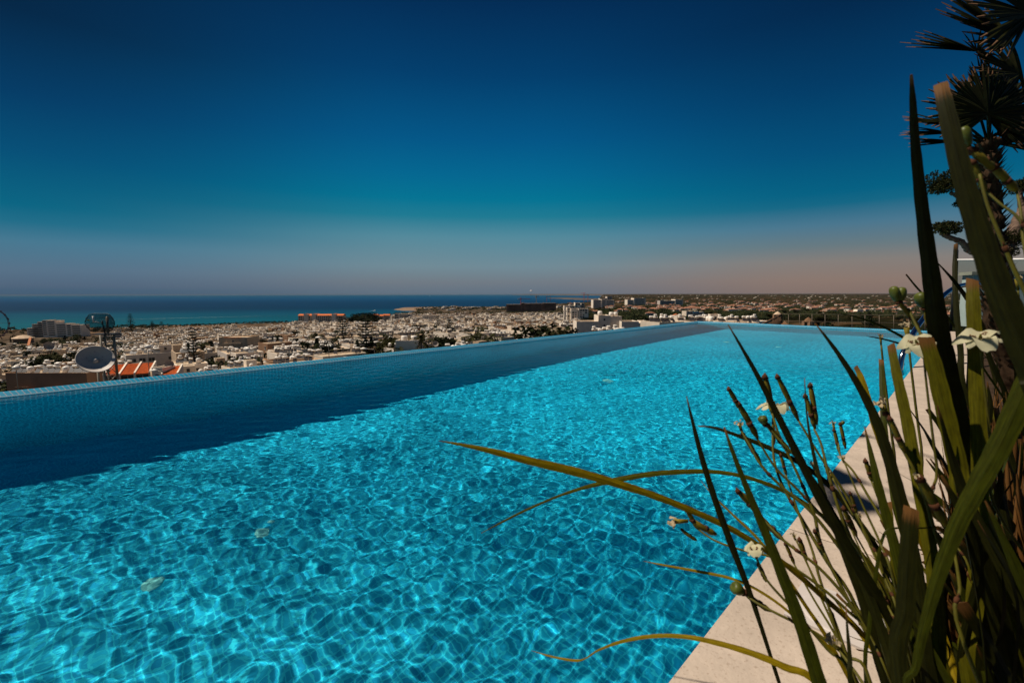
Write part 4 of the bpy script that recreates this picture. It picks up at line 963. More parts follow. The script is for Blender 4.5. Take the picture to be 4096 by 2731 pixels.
# ------------------------------------------------------------------ trees
M_FOL = [mat('foliage_dark', (.020, .026, .010), .9, .05, noise=(.8, .5), coord='Object'), mat('foliage_olive', (.040, .040, .014), .9, .05, noise=(.8, .5)), mat('foliage_pine', (.016, .022, .012), .9, .05, noise=(1, .4))]
M_BARK = mat('bark', (.10, .065, .04), .95, .05, noise=(3, .4))
def leafcloud(mb, c, rad, n, size, rnd_, mi=0, lumps=5):
    cs = [(Vector((rnd_.gauss(0, .45) * rad[0], rnd_.gauss(0, .45) * rad[1], rnd_.uniform(-.5, .55) * rad[2])), rnd_.uniform(.35, .65)) for _ in range(lumps)]
    for _ in range(n):
        lc, k = rnd_.choice(cs); d = Vector((rnd_.gauss(0, 1), rnd_.gauss(0, 1), rnd_.gauss(0, 1))).normalized() * (rnd_.random() ** .4)
        p = Vector(c) + lc + Vector((d.x * rad[0] * k, d.y * rad[1] * k, d.z * rad[2] * k))
        u = Vector((rnd_.gauss(0, 1), rnd_.gauss(0, 1), rnd_.gauss(0, .6))).normalized(); v = u.orthogonal().normalized(); s_ = size * rnd_.uniform(.6, 1.3)
        mb.add([p - u * s_ - v * s_ * .5, p + u * s_ - v * s_ * .6, p + v * s_ * .9], [(0, 1, 2)], mi)
rt = random.Random(13)
def crown_round(k, olive=False):
    b_ = MB(); leafcloud(b_, (0, 0, 4.2), (3.0, 3.0, 2.6), 620, .32, rt, lumps=9); return b_.mesh('crown', M_FOL[1 if olive else 0])
def trunk_mesh(h=3.2, r=.22):
    b_ = MB(); b_.tube([(0, 0, -.5), (.05, .02, h * .5), (.15, -.05, h)], [r * 1.3, r, r * .6], 7)
    for a in (0, 2.1, 4.2): b_.tube([(.1, 0, h * .75), (.1 + 1.2 * math.cos(a), 1.2 * math.sin(a), h + 1.2)], [r * .5, r * .2], 5)
    return b_.mesh('trunk', M_BARK)
def crown_norfolk():
    b_ = MB(); H_ = 15
    for t_ in range(15):
        z = 2.2 + t_ * .86; L = 3.7 * (1 - t_ / 15.5) ** .8 + .3
        for a in np.linspace(0, 2 * math.pi, 7)[:-1]:
            a = a + t_ * .5 + rt.uniform(-.15, .15); l2 = L * rt.uniform(.8, 1.1); q_ = []
            for s_ in range(12):
                u = s_ / 11; p = Vector((math.cos(a) * l2 * u, math.sin(a) * l2 * u, z + .25 * l2 * u * u - .06 * u))
                w_ = .52 * (1 - .5 * u)
                for _ in range(4):
                    dd = Vector((-math.sin(a), math.cos(a), rt.uniform(-.3, .5))) * w_ * rt.choice((-1, 1)); e = Vector((math.cos(a), math.sin(a), .2)) * .45
                    b_.add([p, p + dd + e, p + e * .8 + Vector((0, 0, .12))], [(0, 1, 2)])
    return b_.mesh('crown', M_FOL[2])
def trunk_tall(h, r=.25):
    b_ = MB(); b_.tube([(0, 0, -.5), (0, 0, h * .5), (0, 0, h)], [r, r * .7, r * .15], 7); return b_.mesh('trunk', M_BARK)
def crown_cypress():
    b_ = MB()
    for _ in range(500):
        z = rt.uniform(.6, 9); rad = 1.0 * math.sin(min(1, z / 2.2) * 1.57) * (1 - (z / 9.6) ** 2) ** .6; a = rt.uniform(0, 6.28); r_ = rad * rt.random() ** .4
        p = Vector((r_ * math.cos(a), r_ * math.sin(a), z)); b_.add([p + Vector((.15, 0, -.2)), p + Vector((-.12, .1, -.1)), p + Vector((0, -.05, .45))], [(0, 1, 2)])
    return b_.mesh('crown', M_FOL[2])
def crown_palm(n=26, L=2.6, z=5.0):
    b_ = MB()
    for k in range(n):
        a = k * 2.4; el = rt.uniform(-.5, 1.25); pts = []
        for s_ in range(8):
            u = s_ / 7; pts.append(Vector((math.cos(a) * L * u * math.cos(el), math.sin(a) * L * u * math.cos(el), z + L * u * math.sin(el) - 1.1 * u * u)))
        for s_ in range(7):
            p, q_ = pts[s_], pts[s_ + 1]; sd_ = Vector((-math.sin(a), math.cos(a), 0)) * (.5 * math.sin(math.pi * (s_ + 1) / 8.2) + .05)
            b_.add([p, q_, q_ + sd_ - Vector((0, 0, .25))], [(0, 1, 2)]); b_.add([p, q_, q_ - sd_ - Vector((0, 0, .25))], [(0, 2, 1)])
    return b_.mesh('crown', M_FOL[1])
CR = {'round': [crown_round(k) for k in range(3)], 'olive': [crown_round(k, True) for k in range(2)], 'norfolk': [crown_norfolk()], 'cypress': [crown_cypress()], 'palm': [crown_palm(), crown_palm(20, 2.2)]}
TK = {'round': trunk_mesh(), 'olive': trunk_mesh(), 'norfolk': trunk_tall(15), 'cypress': trunk_tall(5, .18), 'palm': trunk_tall(5.2, .2)}
HT = {'round': 6.8, 'olive': 6.8, 'norfolk': 15.2, 'cypress': 9.2, 'palm': 6.2}
TREES = []
def tree(kind, px, Z, height, label=None, spread=1.0, base_dz=0.0):
    p = at(px, 1176, Z); z = land_z(p.x, p.y) + base_dz
    s_ = height / HT[kind]
    nm = {'round': 'round_tree', 'olive': 'olive_tree', 'norfolk': 'norfolk_pine', 'cypress': 'cypress_tree', 'palm': 'palm_tree'}[kind]
    t = thing(nm, label or 'tree', {'palm': 'palm tree'}.get(kind, 'tree'), (p.x, p.y, z), rt.uniform(0, 6.28), 'trees standing among the town houses')
    a = part(rt.choice(CR[kind]), 'crown', t, (0, 0, 0)); a.scale = (s_ * spread, s_ * spread, s_); b = part(TK[kind], 'trunk', t, (0, 0, 0)); b.scale = (s_, s_, s_)
    qx, qy = project((p.x, p.y, z + height))
    if label is None: TREES.append([t, qx, qy, nm])
    return t
def tree_top(kind, px, py_top, Z, label, spread=1.0):
    p = at(px, py_top, Z); return tree(kind, px, Z, p.z - land_z(p.x, p.y), label, spread)
tree_top('norfolk', 1365, 1262, 232, 'tall tiered conifer, left of the pair rising from the town', 1.15); mark(1365, 1300, 'the left tiered conifer')
tree_top('norfolk', 1458, 1262, 165, 'tallest tiered conifer with drooping open branches above the roofs', 1.25); mark(1458, 1330, 'the tallest tiered conifer')
tree_top('norfolk', 757, 1318, 150, 'thin scraggy conifer with a bare lower trunk left of the street lamps', .75); mark(757, 1400, 'the thin scraggy conifer')
tree_top('norfolk', 1750, 1260, 420, 'small tiered conifer in the distant town', 1.1)
tree_top('norfolk', 1795, 1268, 330, 'dark tiered conifer right of the small distant one', 1.1); mark(1795, 1300, 'the dark right-hand conifer')
tree_top('palm', 1258, 1327, 215, 'small shaggy palm between the roofs left of the tiered conifers'); mark(1258, 1345, 'the small shaggy palm')
tree_top('palm', 1680, 1332, 142, 'palm with hanging dead fronds right of the twin-tank house'); mark(1680, 1360, 'the palm beside the twin-tank house')
tree_top('palm', 1893, 1318, 150, 'bright green bushy palm above the pool rim, left of its pair', 1.35); mark(1893, 1340, 'the left rim palm')
tree_top('palm', 1953, 1333, 152, 'lower bright green palm above the pool rim, right of its pair', 1.35)
tree_top('round', 2180, 1292, 140, 'ragged dark evergreen standing just behind the pool rim', 1.4); mark(2180, 1310, 'the ragged dark evergreen')
tree_top('palm', 2236, 1308, 138, 'dusty palm between the two dark evergreens at the rim', 1.3)
tree_top('round', 2290, 1302, 140, 'dark leaning evergreen left of the long white wing', .9)
tree_top('norfolk', 512, 1252, 640, 'slim pointed conifer above the shore, leftmost of three', .8); tree_top('norfolk', 598, 1282, 640, 'pointed conifer on the shore in the middle of three', .9); tree_top('norfolk', 636, 1284, 640, 'pointed conifer on the shore, rightmost of three', 1.0)
for k, (px, w_, tp) in enumerate([(1432, 2.3, 1250), (1477, 2.0, 1247)]):
    tree_top('round', px, tp, 880, ['great dark round tree by the sea behind the tallest conifer', 'great dark round tree by the sea right of its twin'][k], 1.4)
mark(1455, 1262, 'the dark tree clump by the sea')
for k, (px, tp, Z, sp) in enumerate([(1408, 1262, 860, 1.5), (1421, 1252, 870, 1.6), (1446, 1254, 865, 1.5), (1462, 1256, 875, 1.6), (1488, 1253, 870, 1.5), (1500, 1264, 860, 1.3), (1396, 1270, 850, 1.3), (1470, 1268, 840, 1.6), (1434, 1268, 835, 1.7)]):
    t_ = tree_top('round', px, tp, Z, 'x', sp); TREES.append([t_, px, tp, 'round_tree'])
tree_top('olive', 1810, 1306, 330, 'wide dark bush-like tree among the white roofs', 1.8); tree_top('olive', 1545, 1400, 135, 'green tree top peeping over the pool rim left of the twin-tank house', 2.2); tree_top('cypress', 2830, 1250, 420, 'tall dark cypress right of the blue-banded building', 2.0)
mark(2830, 1265, 'the tall dark cypress')
tree_top('olive', 2860, 1288, 190, 'leafy tree above the far pool corner', 1.2)
for px, Z, hgt in [(195, 520, 8), (240, 540, 9), (285, 560, 8), (320, 560, 9), (60, 560, 8), (20, 520, 9), (420, 500, 9), (450, 460, 9), (480, 480, 10), (505, 450, 8), (540, 430, 8), (570, 470, 8), (620, 470, 7), (680, 540, 6), (700, 600, 6), (1120, 560, 6), (1160, 380, 6), (210, 240, 6),
                   (350, 300, 6), (90, 250, 5), (560, 300, 6), (590, 270, 7), (640, 350, 6), (1000, 300, 5), (1065, 260, 6), (1075, 420, 6), (1110, 700, 6), (1500, 880, 6), (1390, 700, 6), (1640, 700, 6), (1700, 560, 6), (1830, 700, 9), (1880, 760, 9), (1910, 740, 8), (1950, 800, 9), (1990, 820, 8), (2020, 520, 8), (2040, 600, 9),
                   (2075, 440, 8), (2100, 640, 9), (2120, 500, 7), (2150, 420, 6), (2180, 520, 8), (2220, 640, 8), (2250, 500, 7), (2350, 520, 8), (1560, 400, 5), (1240, 500, 5), (1430, 430, 5), (800, 420, 5), (900, 500, 5), (980, 640, 5), (1780, 620, 7), (1860, 430, 6), (2000, 300, 6), (2090, 240, 6), (2030, 200, 6)]:
    p = at(px, 1176, Z)
    tree(rt.choice(['round', 'round', 'olive', 'round', 'cypress']), px, Z, hgt * rt.uniform(.85, 1.1), None, rt.uniform(1.0, 1.5))
for i in range(125):
    a = rt.uniform(-48, -8) if i % 4 else rt.uniform(-20, 4); r_ = (225 if a < -25 else 165) * (4 ** rt.random()); x, y = r_ * math.sin(math.radians(a)), r_ * math.cos(math.radians(a))
    if r_ < coast_r(a) - 60: tree(rt.choice(['round', 'olive', 'round', 'cypress']), project((x, y, 0))[0], y, rt.uniform(7, 11), None, rt.uniform(1.0, 1.6))
# single trees on the plain that stand out against it
for i in range(120):
    a = rt.uniform(9, 46); r_ = rt.choice((rt.uniform(260, 700), rt.uniform(400, 1300)))
    x, y = r_ * math.sin(math.radians(a)), r_ * math.cos(math.radians(a))
    if not is_free(x, y): continue
    px, py = project((x, y, 0)); p = at(px, 1176, 1)
    tree(rt.choice(['round', 'round', 'cypress', 'olive']), px, y, rt.uniform(6, 10), None, rt.uniform(1.0, 1.7))
# the woods and scrub read as one mass
wd = MB(); rw = random.Random(4)
def clump(x, y, z, s_, n, lf=.45):
    for _ in range(n):
        d = Vector((rw.gauss(0, 1), rw.gauss(0, 1), abs(rw.gauss(0, .9)))).normalized() * rw.random() ** .35
        p = Vector((x + d.x * s_ * 1.3, y + d.y * s_ * 1.3, z + d.z * s_ * 1.05 + .2 * s_)); u = Vector((rw.gauss(0, 1), rw.gauss(0, 1), rw.gauss(0, .5))).normalized() * s_ * lf; v = u.orthogonal() * rw.uniform(.6, 1)
        wd.add([p - u, p + u * .8 - v * .4, p + v], [(0, 1, 2)], rw.choice((0, 0, 0, 1)))
nc = 0
for i in range(15000):
    a = rw.uniform(4, 54); r_ = 150 * (60 ** (rw.random() ** .85))
    x, y = r_ * math.sin(math.radians(a)), r_ * math.cos(math.radians(a))
    if r_ < 300 and a < 26: continue
    if a < 10 and r_ < 820: continue
    if r_ > coast_r(a) * .93 or not is_free(x, y, 2): continue
    patch = math.sin(x * .011 + 1.3 * math.sin(y * .006)) + math.sin(y * .0075 + x * .004)
    if patch < -.55 and r_ > 330: continue
    s_ = rw.uniform(1.6, 3.6) * (1 + r_ / 2500); clump(x, y, land_z(x, y), s_, int(max(5, 42 * min(1, 350 / r_)))); nc += 1
for i in range(900):      # shrubs on the empty lots between town and shore, and around the fairground
    a = rw.uniform(-52, -14); cr = coast_r(a); r_ = rw.uniform(cr - 190 if a < -38 else cr - 90, cr - 14)
    x, y = r_ * math.sin(math.radians(a)), r_ * math.cos(math.radians(a))
    if not is_free(x, y, -2): continue
    clump(x, y, land_z(x, y), rw.uniform(1, 2.6) * (1.3 if a < -38 else .8), 20)
for i in range(500):
    a = rw.uniform(-14, 4); r_ = rw.uniform(820, 1500); x, y = r_ * math.sin(math.radians(a)), r_ * math.cos(math.radians(a))
    if r_ < coast_r(a) - 20: clump(x, y, land_z(x, y), rw.uniform(2, 4.5), 16)
tg = wd; wd = MB()
for i in range(1700):
    a = rw.uniform(-50, 14); r_ = (185 if a < -22 else 130) * (5 ** rw.random()); x, y = r_ * math.sin(math.radians(a)), r_ * math.cos(math.radians(a))
    if r_ > coast_r(a) - 60: continue
    clump(x, y, land_z(x, y) + 1.6, rw.uniform(1.8, 3.4), int(26 + 60 * (rr_ := max(0, 1 - r_ / 420))), .40 - .2 * rr_)
for i in range(420):
    px, py = rw.uniform(1660, 2340), rw.uniform(1228, 1245); q_ = ground(px, py, SEA + 3)
    if is_free(q_.x, q_.y, 4): clump(q_.x, q_.y, max(q_.z, land_z(q_.x, q_.y)), rw.uniform(2.5, 5.5), 18)
wd.build('town_greenery', [M_FOL[0], M_FOL[1]], label='dark shrubs and low greenery between the town houses', cat='shrubs', kind='stuff')
wd = tg
wd.build('woodland', [M_FOL[0], M_FOL[1]], label='dark green woodland and scrub covering the plain', cat='woodland', kind='stuff')
print('clumps', nc, 'faces', len(wd.f))

# ------------------------------------------------------------------ masts, lamps, boats, railings in the middle distance
M_DISH = mat('dish_paint', (0.56, 0.50, 0.44), .55, .3, noise=(2, .08)); M_BOLT = mat('bolt', (.06, .05, .05), .5, .4, .5)
M_LATT = mat('galvanised_lattice', (0.30, 0.26, 0.20), .5, .5, .3)
M_DARKMETAL = mat('dark_metal', (0.02, 0.025, 0.03), .5, .4, .3)
def lattice(name, label, top, base_z, w, cat='mast'):
    t = thing(name, label, cat, (top.x, top.y, base_z)); hh = top.z - base_z; cs = [(w * math.cos(a), w * math.sin(a)) for a in (.4, 2.5, 4.6)]
    for c_ in cs: b_ = MB(); b_.tube([(c_[0], c_[1], 0), (c_[0], c_[1], hh)], .045, 6); b_.build('leg', M_LATT, t)
    b_ = MB(); z = 0.2; k = 0
    while z < hh - .5:
        for i in range(3):
            a, c_ = cs[i], cs[(i + 1) % 3]; b_.tube([(a[0], a[1], z), (c_[0], c_[1], z + .55)], .018, 4); b_.tube([(a[0], a[1], z), (c_[0], c_[1], z)], .018, 4)
        z += .55
    b_.build('bracing', M_LATT, t); return t
DZ_ = 24.0
gb = land_z(-22, 23)
tp = at(425, 1338, DZ_ + .9)
t = lattice('lattice_mast', 'tall thin lattice mast rising behind the big white dish', tp, gb, .33)
b_ = MB(); b_.box((0, 0, tp.z - gb + .03), (1.3, .5, .06)); b_.build('top_plate', M_DARKMETAL, t)
b_ = MB(); b_.tube([(0.3, .1, tp.z - gb - 2.4), (0.32, .1, tp.z - gb - .1)], .06, 8); b_.tube([(.1, 0, tp.z - gb), (.14, 0, tp.z - gb + 1.0)], .06, 8); b_.build('pole', M_LATT, t)
# white dish
c = at(382, 1440, DZ_)
t = thing('satellite_dish', 'big white round satellite dish on a mast at the pool rim', 'satellite dish', c, 0)
view = (Vector(EYE) - c).normalized()
rgt = Vector((view.y, -view.x, 0)).normalized() * -1
nrm = (view + Vector((0.10, 0.05, 0.56))).normalized()
Md = nrm.to_track_quat('Z', 'Y').to_matrix()
Rr = 0.77; prof = [(Rr * u, 0.30 * (u * u) - .15) for u in np.linspace(0.001, 1, 16)]
b_ = MB(); b_.lathe((0, 0, 0), prof, 48, 0, Md); b_.lathe((0, 0, 0), [(Rr, .15), (Rr + .025, .15), (Rr + .025, .11), (Rr, .09), (Rr * .5, -.11), (0.001, -.19)], 48, 0, Md); b_.build('reflector', M_DISH, t)
b_ = MB(); b_.lathe(Md @ Vector((0, 0, -.1)), [(.13, 0), (.12, .10), (.06, .16), (0, .17)], 14, 0, Md); b_.build('feed_cap', M_DISH, t)
for k, (r_, a) in enumerate([(.45, .6), (.62, 1.5), (.45, 2.6), (.7, 3.4), (.5, 4.2), (.66, 5.0), (.52, 5.8), (.3, 3.0), (.34, .1)]):
    r_ *= .83; zz = .30 * (r_ / Rr) ** 2 - .15; b_ = MB(); b_.lathe(Md @ Vector((r_ * math.cos(a), r_ * math.sin(a), zz)), [(.018, 0), (.015, .012), (0, .014)], 6, 0, Md); b_.build('bolt', M_BOLT, t)
b_ = MB(); b_.tube([Md @ Vector((0, 0, -.17)), Md @ Vector((0, 0, -.5)), Vector((.25, .5, -.7))], .06, 8); b_.build('mount_arm', M_LATT, t)
bx_ = (tp.x - c.x - .3, tp.y - c.y + .1)
b_ = MB()
for dx_ in (-.18, .18): b_.tube([(bx_[0] + .2 + dx_, .62, -.2), (bx_[0] + .2 + dx_, .62, gb - c.z)], .05, 6)
b_.build('stand_legs', M_LATT, t)
mark(382, 1440, 'the big white satellite dish')
# grid antenna
c = at(402, 1291, DZ_ + .3)
t = thing('grid_antenna', 'dark wire grid antenna with a white feed against the sea', 'antenna', c, 0)
hw, hh = .80, .50
def gy(x, z): return .06 - .10 * ((x / hw) ** 2 + (z / hh) ** 2 * .4)       # curved towards the camera at the ends
b_ = MB()
for k in range(33):
    x = -hw + 2 * hw * k / 32; lim = hh * min(1, math.sqrt(max(.0, 1 - max(0, (abs(x) - .42 * hw) / (.6 * hw)) ** 2)) )
    b_.tube([(x, gy(x, z), z) for z in np.linspace(-lim * .95, lim * .95, 7)], .012, 4)
b_.build('grid', M_DARKMETAL, t)
b_ = MB(); ol = []
for k in range(41):
    a = 2 * math.pi * k / 40; x = hw * max(-1, min(1, 1.02 * math.cos(a))); xx = abs(x)
    lim = hh * math.sqrt(max(0, 1 - max(0, (xx - .42 * hw) / (.6 * hw)) ** 2)); z = lim * max(-1, min(1, 1.45 * math.sin(a))); ol.append((x, gy(x, z), z))
b_.tube(ol, .014, 5, cap=False)
for z in (-.25, 0, .25): b_.tube([(x, gy(x, z) + .01, z) for x in np.linspace(-hw * .97, hw * .97, 9)], .01, 4)
b_.build('frame', M_DARKMETAL, t)
b_ = MB(); b_.tube([(-.05, -.35, .05), (-.05, -.35, .38)], .038, 8); b_.tube([(-.05, .1, 0), (-.05, -.36, .08)], .02, 6); b_.build('feed', M_WHITE, t)
b_ = MB(); b_.tube([(-.02, .12, .1), (.06, .15, -.6), (.12, .3, (tp.z - c.z))], .035, 6); b_.build('pole', M_DARKMETAL, t)
mark(402, 1290, 'the grid antenna')

def lamp(pts, lab, Z, r=.09, head=None, group='street lamps'):
    """pts in the photo at one depth, from the ground up"""
    b = at(pts[0][0], pts[0][1], Z); g = land_z(b.x, b.y) - .3
    t = thing('street_lamp', lab, 'street lamp', (b.x, b.y, g), 0, group)
    loc = [Vector((0, 0, 0))] + [at(px, py, Z) - Vector((b.x, b.y, g)) for px, py in pts[1:]]
    b_ = MB(); b_.tube(smooth(loc, 4) if len(loc) > 3 else loc, r, 6); b_.build('pole', M_LATT, t)
    e = loc[-1]; b_ = MB()
    if head == 'ball': b_.lathe(e, [(0, -.35), (.3, -.2), (.42, .05), (.25, .2), (0, .28)], 10)
    elif head == 'left': b_.tube([e, e + Vector((-.5, 0, .08)), e + Vector((-1.0, 0, .02))], [.14, .2, .1], 8, flat=.5)
    else: b_.tube([e, e + Vector((.45, 0, .04)), e + Vector((.8, 0, 0))], [.12, .17, .1], 8, flat=.5)
    b_.build('lamp_head', M_TANK, t); return t
def smooth(pts, n=6):
    pts = [Vector(p) for p in pts]; P_ = [pts[0] * 2 - pts[1]] + pts + [pts[-1] * 2 - pts[-2]]; out = []
    for i in range(1, len(P_) - 2):
        for k in range(n):
            t_ = k / n; a, b, c_, d = P_[i - 1], P_[i], P_[i + 1], P_[i + 2]
            out.append(.5 * ((2 * b) + (c_ - a) * t_ + (2 * a - 5 * b + 4 * c_ - d) * t_ * t_ + (3 * b - a - 3 * c_ + d) * t_ ** 3))
    return out + [pts[-1]]
lamp([(1316, 1435), (1315, 1400), (1313, 1375), (1304, 1358), (1285, 1350)], 'curved street lamp arching to the left above the pool rim, right of the scraggy conifer', 78, .06, 'left')
lamp([(1044, 1470), (1042, 1430), (1034, 1412), (1015, 1399), (1000, 1396)], 'low curved street lamp left of the tall curved one, half hidden by the rim', 70, .055, 'left')
lamp([(595, 1530), (594, 1450), (592, 1386)], 'straight lamp post with a small round head between the orange roof bays', 62, .045, 'ball')
lamp([(654, 1540), (652, 1500), (645, 1488), (630, 1482)], 'short lamp leaning over the orange roofs with a pale flat head', 60, .045, 'left')
lamp([(1502, 1440), (1499, 1412), (1488, 1398), (1466, 1395)], 'small curved lamp peeping over the rim below the tallest conifer', 72, .055, 'left')
lamp([(70, 1560), (67, 1500), (64, 1470)], 'thin lamp post in front of the brown apartment block', 60, .04, 'ball')
for px, py, Z, r_, lab in [(1741, 1376, 138, .95, 'grey mesh dish on a roof left of the bright rim palms'), (195, 1384, 240, 2.2, 'dark shallow dish on a roof in the left part of the town'), (470, 1341, 330, 2.4, 'dark domed dish on a white roof right of the grid antenna mast'), (676, 1458, 112, 1.0, 'grey mesh dish standing behind the single orange roof bay')]:
    c = at(px, py, Z); t = thing('roof_dish', lab, 'satellite dish', c, 0, 'smaller dishes on the roofs'); nn_ = ((Vector(EYE) - c).normalized() + Vector((.3, 0, .5))).normalized().to_track_quat('Z', 'Y').to_matrix()
    b_ = MB(); b_.lathe((0, 0, 0), [(r_ * u, .35 * r_ * u * u) for u in np.linspace(0.001, 1, 8)], 20, 0, nn_); b_.build('reflector', M_CONC, t)
    b_ = MB(); b_.tube([nn_ @ Vector((0, 0, 0)), nn_ @ Vector((0, 0, r_ * .9))], .05 * r_, 6); b_.build('feed_arm', M_IRON, t); b_ = MB(); b_.tube([(0, .1, 0), (0, .2, -max(1.2, c.z - land_z(c.x, c.y) - 6.6))], .08, 6); b_.build('stand', M_IRON, t)
for px, py, Z, r_ in [(1826, 1365, 150, 1.1), (2030, 1345, 160, 1.2), (3050, 1285, 150, 1.0)]:
    pass
# boats and the wake
M_FOAM = mat('foam', (.55, .6, .6), .9, .1)
def boat(px, py, L, lab, tone=None, ang=0.0):
    g = ground(px, py, SEA); t = thing('boat', lab, 'boat', g, ang, 'boats on the sea'); b_ = MB()
    b_.add([(-L / 2, -L * .13, 0), (L * .3, -L * .13, 0), (L / 2, 0, 0), (L * .3, L * .13, 0), (-L / 2, L * .13, 0), (-L / 2, -L * .15, L * .14), (L * .33, -L * .15, L * .14), (L * .58, 0, L * .17), (L * .33, L * .15, L * .14), (-L / 2, L * .15, L * .14)],
           [(5, 6, 7, 8, 9), (0, 1, 6, 5), (1, 2, 7, 6), (2, 3, 8, 7), (3, 4, 9, 8), (4, 0, 5, 9)]); b_.build('hull', tone or M_TANK, t)
    b_ = MB(); b_.box((-L * .12, 0, L * .22), (L * .35, L * .2, L * .16), top=.85); b_.box((-L * .12, 0, L * .34), (L * .2, L * .16, L * .09), top=.8); b_.build('cabin', tone or M_TANK, t); return t
boat(1720, 1183.5, 60, 'tiny white ship far out near the horizon above the headland')
boat(1498, 1243, 11, 'small white motorboat trailing foam off the headland', None, 3.1)
boat(355, 1283, 10, 'yellowish boat on the sea seen through the grid antenna', mat('yellow_boat', (.45, .35, .06), .6, .3))
def wake(x0, y0, x1, y1, w, name='boat_wake'):
    a, b = ground(x0, y0, SEA + .1), ground(x1, y1, SEA + .1); d = (b - a); n_ = Vector((-d.y, d.x, 0)).normalized(); b_ = MB(); pts = []
    for k in range(41):
        u = k / 40; p = a.lerp(b, u) + n_ * math.sin(u * 9) * w * .4; ww = w * (.25 + .75 * math.sin(math.pi * min(1, u * 1.05 + .02))) * random.uniform(.6, 1); pts += [p + n_ * ww, p - n_ * ww]
    b_.add(pts, [(2 * k, 2 * k + 2, 2 * k + 3, 2 * k + 1) for k in range(40)]); o = b_.build(name, M_FOAM, kind='structure'); return o
wake(380, 1280.0, 1150, 1261.5, 1.5); wake(1478, 1243.5, 1505, 1243.2, 5)
# parasail
c = at(2125, 1164, 2600); t = thing('parasail', 'tiny dark parasail high above the bay', 'parasail', c); b_ = MB(); b_.lathe((0, 0, 0), [(7, 0), (6, 3), (3.5, 5), (0, 5.6)], 12); b_.build('canopy', WALLS['grey'], t)
b_ = MB(); b_.tube([(-5, 0, 0), (0, 0, -9)], .15, 4); b_.tube([(5, 0, 0), (0, 0, -9)], .15, 4); b_.build('lines', M_IRON, t)

# terrace railing beyond the far wall
ZR = 36.0
M_RAIL = mat('bronze_rail', (0.17, 0.13, 0.09), .5, .4, .2)
rl = thing('terrace_railing', 'thin bronze railing with square posts along the slope beyond the far pool wall', 'railing', (0, 0, 0))
pxs = [3128, 3154, 3198, 3248, 3300, 3353, 3408, 3460, 3517, 3575, 3634, 3700, 3770, 3840]
def rp(px, py): return at(px, py, ZR - (px - 3128) * .006)
top = [rp(px, 1255 + (px - 3128) * .0125) for px in pxs]; mid = [rp(px, 1284 + (px - 3128) * .0155) for px in pxs]; bot = [rp(px, 1345) for px in pxs]
b_ = MB(); b_.tube(top, .018, 5); b_.build('top_rail', M_RAIL, rl); b_ = MB(); b_.tube(mid, .015, 5); b_.build('middle_rail', M_RAIL, rl)
for a, b in zip(top[1:], bot[1:]): b_ = MB(); b_.tube([a, b], .016, 5); b_.build('post', M_RAIL, rl)
# sloping stair side with pickets at its left end
M_WOOD = mat('weathered_wood', (0.17, 0.10, 0.06), .85, .1, noise=(4, .4))
st_ = thing('stair_balustrade', 'sloping brown picket balustrade at the left end of the thin railing', 'balustrade', (0, 0, 0))
a, b, c_, d = at(3030, 1306, 33), at(3126, 1257, 35.5), at(3128, 1294, 35.5), at(3070, 1306, 33.5)
b_ = MB(); b_.tube([a, b], .07, 6); b_.build('handrail', M_WOOD, st_)
b_ = MB()
for k in range(26):
    u = (k + .5) / 26; p = a.lerp(b, u); b_.tube([p - Vector((0, 0, .1)), p - Vector((0, 0, .15 + .65 * min(1, u * 2)))], .028, 4)
b_.build('pickets', M_WOOD, st_); b_ = MB(); b_.tube([a - Vector((0, 0, .3)), c_ + Vector((0, 0, .05))], .05, 5); b_.tube([b, c_], .06, 5); b_.build('lower_rail', M_WOOD, st_)
def hut(px, py_top, py_eave, w_px, Z, lab, mt):
    p = at(px, py_eave, Z); w = w_px / PF * Z; h_ = (py_eave - py_top) / PF * Z; g = min(land_z(p.x, p.y), p.z - 2.2)
    t = thing('thatched_hut', lab, 'hut', (p.x, p.y, g), .5); zz = p.z - g
    b_ = MB(); b_.lathe((0, 0, 0), [(w * .5, zz), (w * .52, zz - .1), (w * .25, zz + h_ * .55), (0.01, zz + h_)], 12, smooth=False); b_.build('roof', mt, t)
    for sx_ in (-1, 1):
        for sy_ in (-1, 1): b_ = MB(); b_.box((sx_ * w * .3, sy_ * w * .3, zz / 2), (.28, .28, zz)); b_.build('post', WALLS['brown'], t)
M_THATCH = mat('thatch', (.20, .11, .06), .95, .05, noise=(5, .4))
hut(3233, 1268, 1284, 36, 50, 'small brown pointed hut roof showing through the thin railing', M_THATCH)
hut(3138, 1285, 1307, 58, 42, 'brown pyramid roof just above the far rim beside the picket balustrade', M_THATCH)
hut(3110, 1245, 1256, 30, 90, 'pale brown pointed roof at the top of the picket balustrade', WALLS['sandy'])
